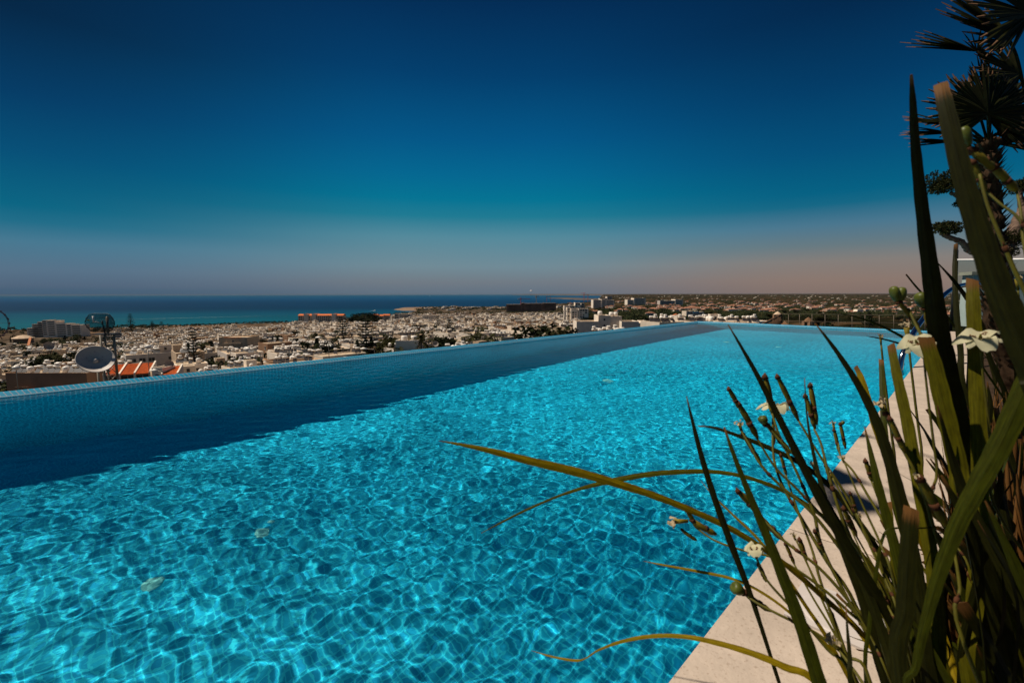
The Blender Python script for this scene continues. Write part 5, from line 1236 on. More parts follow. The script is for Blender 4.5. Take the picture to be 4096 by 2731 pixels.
# scrub on the slope below the railing
sb = MB(); rs2 = random.Random(8); wd = sb; rw = rs2
for i in range(1500):
    a = rs2.uniform(27, 52); r_ = rs2.uniform(34, 165); x, y = r_ * math.sin(math.radians(a)), r_ * math.cos(math.radians(a))
    clump(x, y, land_z(x, y), rs2.uniform(.4, 1.1) * (1 + r_ / 130), 34)
sb.build('hillside_scrub', [M_FOL[0], M_FOL[1]], label='dark scrub covering the slope below the pool', cat='scrub', kind='stuff')
M_RUB = mat('pale_rock', (.30, .20, .13), .95, .05, noise=(1.5, .4))
ROCKS = []
for k in range(26):
    a = rs2.uniform(30, 47); r_ = rs2.uniform(45, 110); x, y = r_ * math.sin(math.radians(a)), r_ * math.cos(math.radians(a)); b_ = MB(); s_ = rs2.uniform(.5, 1.6)
    pr = [(s_ * rs2.uniform(.8, 1.1), 0), (s_ * rs2.uniform(.6, .95), s_ * .4), (s_ * .35, s_ * .65), (0.01, s_ * .72)]; b_.lathe((0, 0, 0), pr, 7, smooth=False)
    o = tag(b_.build('boulder', M_RUB), 'boulder', 'boulder', 'boulders on the slope', None, (x, y, land_z(x, y)), rs2.uniform(0, 6)); ROCKS.append([o, *project((x, y, land_z(x, y)))])

# ------------------------------------------------------------------ plants in the bed beside the camera
def leafmat(name, col, col2, tr, tip=None):
    """strap leaf: fine veins along its length, a bit of light coming through"""
    m = bpy.data.materials.new(name); m.use_nodes = True; t = m.node_tree; b = t.nodes['Principled BSDF']; b.inputs['Roughness'].default_value = .55; b.inputs['Specular IOR Level'].default_value = .10
    uv = N(t, 'ShaderNodeUVMap'); mp = N(t, 'ShaderNodeMapping'); mp.inputs['Scale'].default_value = (9, .5, 1); t.links.new(uv.outputs[0], mp.inputs[0])
    n1 = noise(t, 1.0, 4, mp.outputs[0]); mp2 = N(t, 'ShaderNodeMapping'); mp2.inputs['Scale'].default_value = (1.5, 1.1, 1); t.links.new(uv.outputs[0], mp2.inputs[0]); n2 = noise(t, 1.0, 5, mp2.outputs[0])
    r1 = ramp(t, [(.32, (*col2, 1)), (.66, (*col, 1))], n1); r2 = ramp(t, [(.30, (.65, .62, .6, 1)), (.6, (1.1, 1.1, 1.1, 1))], n2)
    c = mixc(t, 1.0, r1.outputs[0], r2.outputs[0], 'MULTIPLY')
    sp = N(t, 'ShaderNodeTexNoise'); sp.inputs['Scale'].default_value = 40; t.links.new(uv.outputs[0], sp.inputs['Vector'])
    sr = ramp(t, [(.70, (0, 0, 0, 1)), (.76, (1, 1, 1, 1))], sp.outputs['Fac']); c = mixc(t, sr.outputs[0], c, (.16, .10, .03, 1))
    sp_ = N(t, 'ShaderNodeSeparateXYZ'); t.links.new(uv.outputs[0], sp_.inputs[0]); ad_ = N(t, 'ShaderNodeMath', operation='MULTIPLY_ADD'); t.links.new(n1, ad_.inputs[0]); ad_.inputs[1].default_value = -.9; t.links.new(sp_.outputs[1], ad_.inputs[2])
    tm = N(t, 'ShaderNodeMapRange'); tm.interpolation_type = 'SMOOTHSTEP'; tm.inputs[1].default_value = .30; tm.inputs[2].default_value = -.35; t.links.new(ad_.outputs[0], tm.inputs[0])
    c = mixc(t, tm.outputs[0], c, (.17, .075, .02, 1))          # the first millimetres behind the tip have dried brown
    t.links.new(c, b.inputs['Base Color'])
    bn = N(t, 'ShaderNodeBump'); bn.inputs['Strength'].default_value = .35; bn.inputs['Distance'].default_value = .001; t.links.new(n1, bn.inputs['Height']); t.links.new(bn.outputs[0], b.inputs['Normal'])
    tl = N(t, 'ShaderNodeBsdfTranslucent'); ms = N(t, 'ShaderNodeMixShader'); ms.inputs[0].default_value = tr; t.links.new(c, tl.inputs[0]); t.links.new(b.outputs[0], ms.inputs[1]); t.links.new(tl.outputs[0], ms.inputs[2]); t.links.new(ms.outputs[0], t.nodes['Material Output'].inputs[0])
    return m
LM = {'dark': leafmat('leaf_dark', (.020, .020, .0015), (.009, .010, .001), .12), 'green': leafmat('leaf_green', (.052, .058, .002), (.024, .029, .001), .25),
      'olive': leafmat('leaf_olive', (.125, .112, .003), (.065, .060, .002), .3), 'yellow': leafmat('leaf_yellow', (.36, .25, .004), (.22, .155, .004), .4)}
M_TIP = mat('dry_tip', (.10, .045, .015), .9, .1, noise=(90, .5)); M_SHEATH = mat('bud_sheath', (.17, .125, .008), .65, .2, noise=(60, .45)); M_STEM = mat('flower_stem', (.09, .078, .004), .6, .25, noise=(50, .35))
M_BAND = mat('brown_node', (.075, .028, .012), .85, .1, noise=(80, .5)); M_POD = mat('seed_pod', (.075, .088, .008), .45, .3, noise=(45, .4)); M_PETAL = mat('petal', (.56, .52, .33), .6, .15, trans=.3, noise=(35, .12)); M_WILT = mat('wilted_petal', (.42, .33, .20), .8, .1, trans=.2, noise=(60, .35))
K = PW / 2352.0
def V2(px, py, d): return at(px * K, py * K, d)
SOIL = -0.031
def blade(root, pts, tone, d0, d1, base=None, cut=False, name='leaf', fold=.15, dm=None):
    """pts: (x, y, width) in the 2352-wide photo, tip first; d0 tip depth, d1 depth at the last point; base: where it enters the soil"""
    n = len(pts); raw = []; 
    for i, (x, y, w) in enumerate(pts):
        u = i / (n - 1); d = d0 + (d1 - d0) * u if dm is None else (d0 * (1 - u) ** 2 + dm * 2 * u * (1 - u) + d1 * u * u)
        raw.append((V2(x, y, d), w / 1033.6 * d))
    if base is not None:
        b = Vector(base); last, prev = raw[-1][0], raw[-2][0]; dirn = (last - prev).normalized(); L = (b - last).length
        for u in (.35, .7, 1.0): raw.append((last.lerp(b, u) + dirn * L * .35 * math.sin(u * math.pi) * (1 - u), raw[-1][1] * (1 - .08 * u)))
    P3 = smooth([r[0] for r in raw], 5); W3 = []
    for i in range(len(raw) - 1):
        for k in range(5): W3.append(raw[i][1] + (raw[i + 1][1] - raw[i][1]) * k / 5)
    W3.append(raw[-1][1])
    return ribbon(root, P3, W3, tone, cut, name, fold)
def ribbon(root, P3, W3, tone, cut=False, name='leaf', fold=.22, facing=None):
    v = []; uvp = []; ln = 0; m = len(P3); side0 = None
    for i, p in enumerate(P3):
        t_ = (P3[min(i + 1, m - 1)] - P3[max(i - 1, 0)]).normalized(); vd = (Vector(EYE) - p).normalized() if facing is None else facing
        s_ = t_.cross(vd)
        if s_.length < .15: s_ = side0 or t_.orthogonal()
        s_.normalize()
        if side0 is not None:
            if s_.dot(side0) < 0: s_ = -s_
            s_ = (s_ + side0 * .6).normalized()
        side0 = s_; nn_ = s_.cross(t_).normalized(); w = W3[i] / 2
        if i: ln += (p - P3[i - 1]).length
        j_ = 1 + .04 * math.sin(i * 1.9)
        v += [p + s_ * w * j_, p + nn_ * w * fold, p - s_ * w * j_, p - nn_ * max(w * fold * .5, .0004)]
        uvp += [(0, ln / .02), (.5, ln / .02), (1, ln / .02), (1.5, ln / .02)]
    if cut:      # ragged cut
        tt = (P3[1] - P3[0]).normalized()
        for q_, kk in ((0, .30), (1, .05), (2, -.22), (3, .08)): v[q_] = v[q_] + tt * W3[0] * (kk * math.sin(len(P3) * 1.3 + W3[0] * 9000))
    b_ = MB(); fs = []; fu = []
    for i in range(m - 1):
        for k in range(4):
            a, b2 = i * 4 + k, i * 4 + (k + 1) % 4; fs.append((a, b2, b2 + 4, a + 4))
            ua = uvp[a]; ub = (uvp[a][0] + .5, ua[1]); uc = (ub[0], uvp[b2 + 4][1]); ud = (ua[0], uvp[a + 4][1]); fu += [ua, ub, uc, ud]
    b_.add(v, fs, 0, False); b_.add([v[0], v[1], v[2], v[3]], [(3, 2, 1, 0)], 1 if cut else 0); fu += [(0, 0)] * 4
    me = b_.mesh(name, [LM[tone] if isinstance(tone, str) else tone, M_TIP]); me.polygons.foreach_set('use_smooth', [True] * len(me.polygons))
    for e in me.edges:
        if e.vertices[0] % 4 == e.vertices[1] % 4: e.use_edge_sharp = True
    set_uv(me, fu); o = link(me, name, root); return o

def plant(label, base, cat='plant', name='iris_plant', group='strap-leaved iris plants in the bed'):
    return thing(name, label, cat, base, 0, group)
def at_local(root):      # parts are built in world space, so shift them under their empty
    off = root.location.copy()
    for c in list(root.children):
        c.location = -off
def B(a, n): return P(a, n, SOIL)
PA = plant('long-leaved iris arching out over the pool, with yellowing leaves and a white flower', B(1.15, -.12))
PB = plant('iris with the two tallest dark blades, rising above the horizon at the right', B(.95, -.35))
PC = plant('iris with olive cut-off blades and the large white flowers in front of the railing', B(1.5, -.3))
PD = plant('iris thicket of dense dark leaves filling the lower right corner', B(1.0, -.7))
PE = plant('iris with slender budding stalks leaning over the stone deck', B(1.35, -.10))
def jb(a, n, j=.05): return P(a + rb.uniform(-j, j) * 2, n + rb.uniform(-j, j) * 2, SOIL)
rb = random.Random(9)
# --- leaves (tip first)
BL = [
 (PB, [(2093, 172, 5), (2097, 240, 13), (2103, 340, 18), (2118, 480, 24), (2137, 620, 31), (2156, 760, 38), (2182, 900, 44), (2215, 1050, 50), (2262, 1230, 54)], 'dark', .34, .50, (.9, -.32), True),
 (PB, [(2160, 192, 24), (2172, 245, 29), (2196, 345, 34), (2232, 480, 40), (2278, 620, 47), (2322, 730, 53), (2380, 860, 58), (2450, 1020, 60)], 'dark', .30, .27, (.8, -.45), True),
 (PC, [(2233, 642, 20), (2236, 720, 25), (2243, 880, 27), (2250, 1050, 29), (2247, 1250, 30), (2238, 1400, 30), (2228, 1568, 29)], 'olive', .44, .40, (1.2, -.30), True),
 (PC, [(2126, 775, 26), (2148, 850, 30), (2172, 950, 33), (2200, 1070, 34), (2236, 1220, 34)], 'olive', .42, .40, (1.2, -.34), True),
 (PC, [(2046, 790, 14), (2062, 870, 19), (2084, 970, 22), (2104, 1080, 24), (2128, 1210, 26), (2152, 1380, 28), (2170, 1568, 28)], 'olive', .50, .42, (1.1, -.2), True),
 (PC, [(2024, 826, 9), (2027, 900, 11), (2032, 990, 12), (2046, 1100, 12), (2076, 1230, 12)], 'green', .75, .65, (1.5, -.15), True),
 (PA, [(1872, 742, 2), (1898, 775, 6), (1932, 822, 10), (1972, 885, 14), (2010, 960, 19), (2044, 1060, 23), (2078, 1190, 26), (2108, 1340, 28), (2136, 1568, 30)], 'dark', .46, .42, (1.05, -.15), False),
 (PA, [(1672, 745, 2), (1700, 792, 6), (1745, 872, 11), (1802, 985, 15), (1868, 1115, 19), (1925, 1220, 22), (1990, 1330, 24), (2058, 1440, 26), (2112, 1568, 26)], 'dark', .47, .43, (1.05, -.12), False),
 (PC, [(1965, 841, 8), (1978, 868, 12), (1993, 915, 13), (2012, 985, 13), (2044, 1070, 12), (2090, 1180, 12)], 'yellow', .62, .58, (1.4, -.15), True),
 (PA, [(1577, 910, 1.5), (1590, 965, 7), (1612, 1050, 12), (1640, 1140, 14), (1676, 1240, 15), (1722, 1360, 12), (1752, 1450, 9), (1790, 1568, 8), (1835, 1700, 8)], 'dark', .50, .46, (.85, .0), False),
 (PA, [(1663, 980, 3), (1682, 1035, 9), (1715, 1120, 13), (1755, 1215, 19), (1795, 1315, 24), (1838, 1430, 28), (1882, 1568, 31), (1925, 1700, 32)], 'green', .44, .38, (.85, -.03), False),
 (PE, [(1603, 978, 1.5), (1640, 982, 6), (1700, 1002, 9), (1770, 1030, 11), (1840, 1065, 11), (1910, 1120, 11), (1985, 1215, 13), (2060, 1340, 14), (2130, 1480, 14)], 'dark', .68, .55, (1.3, -.12), False),
 (PA, [(1008, 1012, 1.5), (1060, 1021, 7), (1130, 1036, 13), (1220, 1059, 18), (1310, 1080, 20), (1400, 1105, 18), (1500, 1137, 16), (1600, 1177, 14), (1690, 1220, 13), (1790, 1285, 12), (1890, 1370, 12), (2000, 1480, 12)], 'yellow', .52, .50, (1.1, -.12), False),
 (PA, [(1105, 1224, 1), (1150, 1200, 4), (1210, 1170, 5), (1280, 1140, 5), (1340, 1120, 8), (1410, 1103, 12), (1490, 1089, 12), (1570, 1083, 11), (1650, 1084, 9), (1730, 1100, 9), (1820, 1138, 9), (1920, 1210, 9), (2010, 1310, 10), (2100, 1440, 10)], 'olive', .72, .55, (1.25, -.15), False),
 (PA, [(1478, 1288, 1), (1530, 1298, 4), (1600, 1311, 6), (1680, 1328, 6), (1750, 1360, 6), (1830, 1420, 6), (1940, 1530, 7)], 'yellow', .60, .5, (.95, -.05), False),
 (PA, [(1220, 1493, .8), (1268, 1507, 4), (1320, 1516, 5), (1345, 1511, 2.5), (1375, 1492, 4), (1430, 1472, 7), (1500, 1460, 8), (1570, 1461, 9), (1640, 1474, 11), (1720, 1497, 13), (1800, 1530, 15), (1900, 1590, 16)], 'yellow', .56, .42, (.85, -.05), False),
 (PD, [(2400, 800, 44), (2350, 905, 42), (2300, 1015, 40), (2248, 1110, 36), (2200, 1205, 31), (2160, 1310, 26), (2128, 1420, 20), (2104, 1530, 15), (2095, 1640, 12)], 'green', .30, .34, (.75, -.3), False),
 (PD, [(2093, 1166, 27), (2091, 1200, 30), (2085, 1290, 33), (2079, 1400, 34), (2070, 1568, 34)], 'dark', .36, .36, (.7, -.2), True),
 (PE, [(2041, 1152, 11), (2044, 1190, 13), (2052, 1270, 13), (2064, 1380, 13)], 'olive', .52, .5, (1.1, -.1), True),
 (PE, [(2180, 1208, 2), (2120, 1212, 3), (2065, 1212, 4), (2040, 1216, 5), (2026, 1240, 6), (2016, 1290, 7), (2008, 1350, 8), (1996, 1440, 8), (1990, 1568, 8)], 'green', .44, .44, (.9, -.05), False),
 (PC, [(2150, 1195, 2), (2200, 1212, 5), (2250, 1236, 7), (2300, 1268, 8), (2360, 1300, 8), (2430, 1345, 8)], 'green', .5, .5, (1.4, -.9), False),
 (PE, [(1943, 1388, 1.5), (1946, 1440, 5), (1952, 1510, 9), (1958, 1600, 10)], 'dark', .42, .4, (.85, -.02), False),
 (PA, [(1610, 1104, 1), (1640, 1140, 3), (1690, 1188, 5), (1740, 1236, 6), (1790, 1300, 7), (1850, 1390, 8), (1920, 1500, 9)], 'yellow', .58, .5, (1.0, -.05), False),
 (PE, [(1848, 868, 1.5), (1852, 940, 3), (1862, 1010, 6), (1880, 1090, 9), (1900, 1160, 12), (1940, 1270, 16), (1985, 1390, 19), (2035, 1568, 21)], 'dark', .52, .45, (1.05, -.08), False),
 (PE, [(1986, 980, 2), (2000, 1040, 10), (2016, 1110, 16), (2040, 1200, 19), (2066, 1300, 21), (2090, 1420, 22), (2110, 1568, 22)], 'green', .50, .44, (1.1, -.12), False),
 (PE, [(1828, 1052, 3), (1870, 1105, 10), (1915, 1185, 15), (1960, 1280, 18), (2000, 1380, 20), (2040, 1490, 21), (2070, 1600, 21)], 'dark', .48, .42, (1.0, -.08), False),
 (PC, [(2081, 630, 3), (2110, 665, 4), (2150, 705, 4), (2200, 760, 4)], 'green', .9, .9, (2.4, -.4), False),
 (PC, [(2155, 605, 2), (2195, 650, 7), (2230, 700, 9), (2260, 760, 9), (2290, 860, 9)], 'dark', .7, .7, (2.0, -.5), False),
 (PC, [(2195, 560, 6), (2193, 620, 9), (2196, 700, 10), (2206, 800, 11), (2225, 930, 12)], 'dark', .8, .75, (2.0, -.4), True),
 (PC, [(1990, 772, 1), (2015, 776, 3), (2050, 784, 4), (2090, 798, 5), (2150, 830, 6)], 'green', 1.0, 1.0, (2.6, -.3), False),
 (PC, [(1998, 735, .8), (1960, 722, 2), (1900, 716, 3), (1995, 735, 4), (2060, 765, 6), (2120, 800, 7)], 'green', 1.0, 1.0, (2.6, -.3), False),
]
BL.pop()      # the last one is rewritten below
BL.append((PC, [(1890, 717, .8), (1940, 722, 2), (1990, 735, 4), (2040, 756, 5), (2090, 785, 6), (2150, 830, 7)], 'green', 1.0, 1.0, (2.6, -.3), False))
for (root, pts, tone, d0, d1, bs, cut) in BL:
    blade(root, pts, tone, d0, d1, P(bs[0], bs[1], SOIL), cut)
# --- the thicket: many more leaves behind and to the right
def thicket(root, n, xr, yr, dr, a, nn_, lean, tones, wr=(.007, .014), hmax=None):
    for i in range(n):
        d = rb.uniform(*dr); x = rb.uniform(*xr); y = rb.uniform(*yr); tip = V2(x, y, d); b = Vector((tip.x, tip.y, SOIL)) + Vector((rb.uniform(-.03, .09), rb.uniform(-.06, .06), 0))
        pn = b.dot(PN)
        if pn > -.04: b -= PN * (pn + rb.uniform(.04, .14))
        if tip.z < .08: tip.z = rb.uniform(.1, .3)
        m1 = b.lerp(tip, .5) + Vector((rb.uniform(-.03, .03), rb.uniform(-.03, .03), .05)) + lean * rb.uniform(-.3, 1)
        pts = smooth([tip, b.lerp(tip, .8) + lean * .3 + Vector((0, 0, .03)), m1, b.lerp(tip, .2) + Vector((0, 0, .01)), b], 5); w = rb.uniform(*wr); m = len(pts); cut = rb.random() < .35
        W3 = [w * (min(1, .12 + 3.2 * k / m) if not cut else (.85 + .15 * k / m)) for k in range(m)]
        ang = rb.uniform(0, math.pi); ribbon(root, pts, W3, rb.choice(tones), cut, 'leaf', .22, Vector((math.cos(ang), -abs(math.sin(ang)) - .6, .1)).normalized())
thicket(PD, 88, (2140, 2420), (900, 1500), (.36, .75), (.85, 1.7), (-1.15, -.30), Vector((.02, 0, 0)), ['dark', 'dark', 'dark', 'green'], (.007, .015))
thicket(PC, 44, (2060, 2380), (860, 1320), (.55, .95), (1.5, 2.6), (-1.1, -.14), Vector((.02, 0, 0)), ['dark', 'dark', 'green', 'green'], (.006, .012))
thicket(PE, 10, (1950, 2150), (1180, 1450), (.5, .62), (1.2, 1.6), (-.25, -.08), Vector((.0, 0, .02)), ['dark', 'green'], (.006, .011))
thicket(PE, 26, (1890, 2150), (1130, 1500), (.42, .62), (1.0, 1.6), (-.25, -.08), Vector((-.01, 0, .02)), ['green', 'green', 'olive', 'yellow'], (.003, .007))
# the inner mass of each thicket, too many leaves to count
def mass(root, n, xr, yr, dr):
    b_ = MB()
    for i in range(n):
        d = rb.uniform(*dr); tip = V2(rb.uniform(*xr), rb.uniform(*yr), d); tip.z = max(tip.z, rb.uniform(.08, .3)); b = Vector((tip.x, tip.y, SOIL)) + Vector((rb.uniform(-.03, .08), rb.uniform(-.05, .05), 0)); pn = b.dot(PN)
        if pn > -.04: b -= PN * (pn + rb.uniform(.04, .14))
        w = rb.uniform(.004, .0075); an = rb.uniform(0, 3.14); sd_ = Vector((math.cos(an), math.sin(an), 0)); pts = smooth([tip, b.lerp(tip, .55) + Vector((rb.uniform(-.02, .02), 0, .03)), b], 4); m = len(pts); v = []
        nn_ = Vector((-sd_.y, sd_.x, 0))
        for k, p in enumerate(pts): ww = w * min(1, .1 + 2.5 * k / m); v += [p + sd_ * ww, p + nn_ * ww * .22, p - sd_ * ww, p - nn_ * ww * .12]
        b_.add(v, [(k * 4 + j_, k * 4 + (j_ + 1) % 4, k * 4 + 4 + (j_ + 1) % 4, k * 4 + 4 + j_) for k in range(m - 1) for j_ in range(4)], 0 if rb.random() < .8 else 1, True)
    o = b_.build('inner_leaves', [LM['dark'], LM['green']], root); o['kind'] = 'stuff'
mass(PD, 420, (2150, 2480), (1000, 1560), (.5, 1.0)); mass(PC, 260, (2170, 2480), (880, 1200), (.8, 1.6))
# further clumps along the bed
FAR = []
for k, (a, n_, cnt_, lab) in enumerate([(3.4, -.55, 60, 'low iris clump right behind the near plants'), (4.9, -.75, 60, 'leafy iris clump below the palm trunk'), (6.4, -.6, 55, 'iris clump in front of the chrome handrail'), (8.4, -.9, 45, 'farthest iris clump beside the glass balustrade')]):
    t = plant(lab, B(a, n_)); FAR.append(t)
    for i in range(cnt_):
        b = B(a + rb.uniform(-.55, .55), n_ + rb.uniform(-.45, .35)); hgt = rb.uniform(.28, .58); an = rb.uniform(0, 6.28); ou = Vector((math.cos(an), math.sin(an), 0)) * rb.uniform(.03, .2)
        pts = smooth([b + ou + Vector((0, 0, hgt)), b + ou * .5 + Vector((0, 0, hgt * .65)), b + ou * .12 + Vector((0, 0, hgt * .25)), b], 4); w = rb.uniform(.008, .013); m = len(pts)
        ribbon(t, pts, [w * min(1, .1 + 2.8 * k2 / m) for k2 in range(m)], rb.choice(['dark', 'green', 'green', 'olive']), rb.random() < .3, 'leaf', .22, Vector((math.cos(an * 3), math.sin(an * 3), .1)).normalized())

# --- flower stalks
def petal_mesh(mb, c, axis, upv, R_, n=6, cup=.25, w=.42, mi=0, jit=.1):
    axis = axis.normalized(); u0 = (upv - axis * upv.dot(axis)).normalized(); v0 = axis.cross(u0)
    for k in range(n):
        a = 2 * math.pi * k / n + rb.uniform(-jit, jit); r_ = u0 * math.cos(a) + v0 * math.sin(a); s_ = axis.cross(r_).normalized(); L = R_ * (1 if k % 2 == 0 else .82) * rb.uniform(.9, 1.1); ww = L * w * (1.15 if k % 2 == 0 else .8); rows = []
        for i in range(7):
            u = i / 6; wd_ = ww * math.sin(math.pi * min(.93, .12 + .8 * u ** .8)) ** .8; h = L * (cup * math.sin(u * 2.2) - .34 * u * u * u + .05 * math.sin(u * 9 + k)); 
            p = c + r_ * (L * u) + axis * h; cv = axis * wd_ * .55
            rows += [p - s_ * wd_ + cv * math.sin(u * 5), p - s_ * wd_ * .4, p + s_ * wd_ * .4, p + s_ * wd_ + cv * math.cos(u * 4)]
        mb.add(rows, [(i * 4 + j_, i * 4 + j_ + 1, i * 4 + j_ + 5, i * 4 + j_ + 4) for i in range(6) for j_ in range(3)], mi, True)
        if k % 2 == 0 and R_ > .008:      # brown and yellow marks at the foot of the broad petals
            for q_, (ua, ub, mm) in enumerate(((.16, .30, 1), (.32, .38, 2))):
                pa, pb = c + r_ * L * ua + axis * (L * cup * math.sin(ua * 2.2) + .0008), c + r_ * L * ub + axis * (L * cup * math.sin(ub * 2.2) + .0008); w2 = ww * .22
                mb.add([pa - s_ * w2, pb - s_ * w2 * .6, pb + s_ * w2 * .6, pa + s_ * w2], [(0, 1, 2, 3)], mm)
def crumple(mb, c, R_, axis, mi=0, n=7):
    for k in range(n):
        d = (Vector((rb.gauss(0, 1), rb.gauss(0, 1), rb.gauss(0, 1))).normalized() + axis * .6).normalized(); s_ = d.orthogonal().normalized(); t_ = d.cross(s_); rows = []
        for i in range(5):
            u = i / 4; p = c + d * R_ * (.15 + u * rb.uniform(.7, 1.1)) + s_ * R_ * .35 * math.sin(u * 4 + k); ww = R_ * .38 * math.sin(math.pi * (.15 + .75 * u)); tt = (t_ * math.cos(u * 2) + s_ * math.sin(u * 2)); rows += [p - tt * ww, p + d * ww * .3, p + tt * ww]
        mb.add(rows, [(i * 3 + j_, i * 3 + j_ + 1, i * 3 + j_ + 4, i * 3 + j_ + 3) for i in range(4) for j_ in range(2)], mi, True)
def stalk(root, pts, d0, d1, ends, base=None, r=3.0):
    """pts from the tip down (x, y in the 2352-wide photo); ends: list of (kind, x, y, size, ax, ay, depth shift) drawn along the stalk"""
    n = len(pts); raw = [V2(x, y, d0 + (d1 - d0) * i / (n - 1)) for i, (x, y) in enumerate(pts)]
    if base is not None:
        b = P(base[0], base[1], SOIL); raw += [raw[-1].lerp(b, .5) + Vector((0, 0, -.02)), b]
    px_ = (d0 / 1033.6); P3 = smooth(raw, 5); b_ = MB(); rr_ = [r * px_ * (.75 + .4 * min(1, i / len(P3) * 2)) for i in range(len(P3))]; b_.tube(P3, rr_, 7)
    st = b_.build('flower_stalk', M_STEM, root)
    # swollen brown joints
    for i in range(12, len(P3) - 8, 17):
        t_ = (P3[i + 1] - P3[i - 1]).normalized(); b_ = MB(); q = rr_[i]
        b_.tube([P3[i] - t_ * q * 1.6, P3[i] - t_ * q * .4, P3[i] + t_ * q * .8, P3[i] + t_ * q * 2.4], [q * 1.1, q * 1.45, q * 1.3, q * 1.0], 7); b_.tube([P3[i] - t_ * q * .5, P3[i] - t_ * q * 4 + t_.orthogonal().normalized() * q * 1.8], [q * .9, q * .15], 5); b_.build('node', M_BAND, st)
    for e in ends:
        kind, x, y, x2, y2, w = e[:6]; dd = d0 if len(e) < 7 else e[6]
        a, b2 = V2(x, y, dd), V2(x2, y2, dd); w = w * dd / 1033.6; L = (b2 - a).length; ax = (a - b2).normalized()     # a tip, b2 foot
        if kind == 'sheath':        # long papery bud sheath with darker band and torn brown tip
            m_ = a.lerp(b2, .5); b_ = MB(); bend = ax.orthogonal().normalized() * w * .15
            ps = [a.lerp(b2, u) + bend * math.sin(u * 3.1) for u in (0, .12, .3, .5, .62, .8, 1)]
            b_.tube(ps, [w * .30, w * .42, w * .5, w * .46, w * .40, w * .5, w * .22], 9, flat=.75); b_.m = [0] * len(b_.m)
            o = b_.build('bud_sheath', M_SHEATH, st)
            b_ = MB(); q0 = a.lerp(b2, .52); q1 = a.lerp(b2, .64); b_.tube([q0, a.lerp(b2, .58), q1], [w * .47, w * .49, w * .46], 9, flat=.78); b_.build('node', M_BAND, st)
            b_ = MB(); b_.tube([a - ax * w * .25, a + ax * w * .15, a + ax * w * .5 + bend * 2], [w * .43, w * .34, w * .05], 7); b_.build('dry_tip', M_BAND, st)
        elif kind == 'pod':
            b_ = MB(); up_ = ax; M_ = up_.to_track_quat('Z', 'Y').to_matrix(); R2 = w * .5; L2 = max(L, w)
            prof = [(0.001, 0), (.30, .03), (.62, .16), (.88, .38), (1.0, .62), (.93, .82), (.70, .95), (.34, 1.0), (.28, .975), (0.001, .965)]
            n0 = len(b_.v); b_.lathe(b2, [(r_ * R2, z_ * L2) for r_, z_ in prof], 18, 0, M_)
            for i in range(n0, len(b_.v)):      # three lobes
                p = Vector(b_.v[i]) - b2; z = p.dot(up_); rad = p - up_ * z; a_ = math.atan2(rad.dot(M_ @ Vector((0, 1, 0))), rad.dot(M_ @ Vector((1, 0, 0)))); b_.v[i] = tuple(b2 + up_ * z + rad * (1 - .09 * (1 - abs(math.cos(1.5 * a_)) ** .6)))
            b_.build('seed_pod', M_POD, st)
            b_ = MB(); b_.tube([b2 - up_ * w * .25, b2 + up_ * w * .05], [w * .16, w * .3], 8); b_.build('node', M_BAND, st)
        elif kind in ('flower', 'cup', 'side'):
            if kind == 'flower': ax = (ax * .9 + (Vector(EYE) - a).normalized() * .55).normalized()
            b_ = MB(); petal_mesh(b_, a, ax if kind != 'side' else ax, Vector((1, .2, .1)), w * .5, 6, {'flower': .22, 'cup': 1.1, 'side': .10}[kind], .42 if kind != 'cup' else .6)
            b_.build('flower', [M_PETAL, M_BAND, LM['yellow']], st); b_ = MB(); b_.tube([b2, b2.lerp(a, .6), a], [w * .03, w * .045, w * .07], 7); b_.tube([a, a + ax * w * .14], [w * .05, w * .02], 6); b_.build('flower_tube', M_STEM, st)
        elif kind == 'wilt':
            b_ = MB(); crumple(b_, a, w * .5, ax); b_.build('wilted_flower', M_WILT, st); b_ = MB(); b_.tube([b2, a], [w * .12, w * .2], 7); b_.build('flower_tube', M_SHEATH, st)
    return st
stalk(PE, [(1735, 1000), (1780, 1072), (1830, 1122), (1880, 1176), (1935, 1240), (2010, 1330), (2060, 1420)], .56, .5, [('sheath', 1674, 894, 1700, 940, 13), ('sheath', 1696, 928, 1740, 1006, 17)], (1.15, -.08))
stalk(PE, [(1772, 945), (1790, 1000), (1828, 1080), (1868, 1175), (1890, 1262), (1960, 1400), (2020, 1520)], .56, .48, [('sheath', 1757, 866, 1776, 955, 18)], (1.05, -.08))
stalk(PE, [(1832, 962), (1880, 1042), (1940, 1132), (1990, 1230), (2040, 1330), (2085, 1450)], .58, .5, [('sheath', 1786, 866, 1834, 966, 15)], (1.15, -.1))
stalk(PE, [(1775, 960), (1777, 1050), (1800, 1120), (1850, 1205), (1900, 1290), (1970, 1400)], .60, .5, [('side', 1778, 932, 1777, 965, 78), ('sheath', 1776, 975, 1778, 1020, 9)], (1.1, -.08))
stalk(PE, [(1760, 975), (1795, 1015), (1842, 1064), (1872, 1112), (1930, 1200), (2000, 1310), (2050, 1420)], .52, .46, [('pod', 1750, 957, 1757, 975, 21), ('sheath', 1762, 975, 1815, 1040, 15)], (1.0, -.06))
stalk(PA, [(1700, 985), (1722, 1022), (1748, 1068), (1800, 1122), (1860, 1172), (1930, 1260), (2010, 1380)], .56, .48, [('wilt', 1697, 972, 1706, 996, 20), ('sheath', 1706, 996, 1748, 1066, 13)], (1.0, -.05))
stalk(PE, [(1870, 985), (1886, 1020), (1902, 1085), (1930, 1180), (1965, 1270), (2010, 1370), (2060, 1500)], .54, .46, [('sheath', 1861, 886, 1876, 975, 15), ('wilt', 1862, 884, 1864, 892, 9), ('sheath', 1850, 910, 1872, 985, 14)], (1.0, -.09))
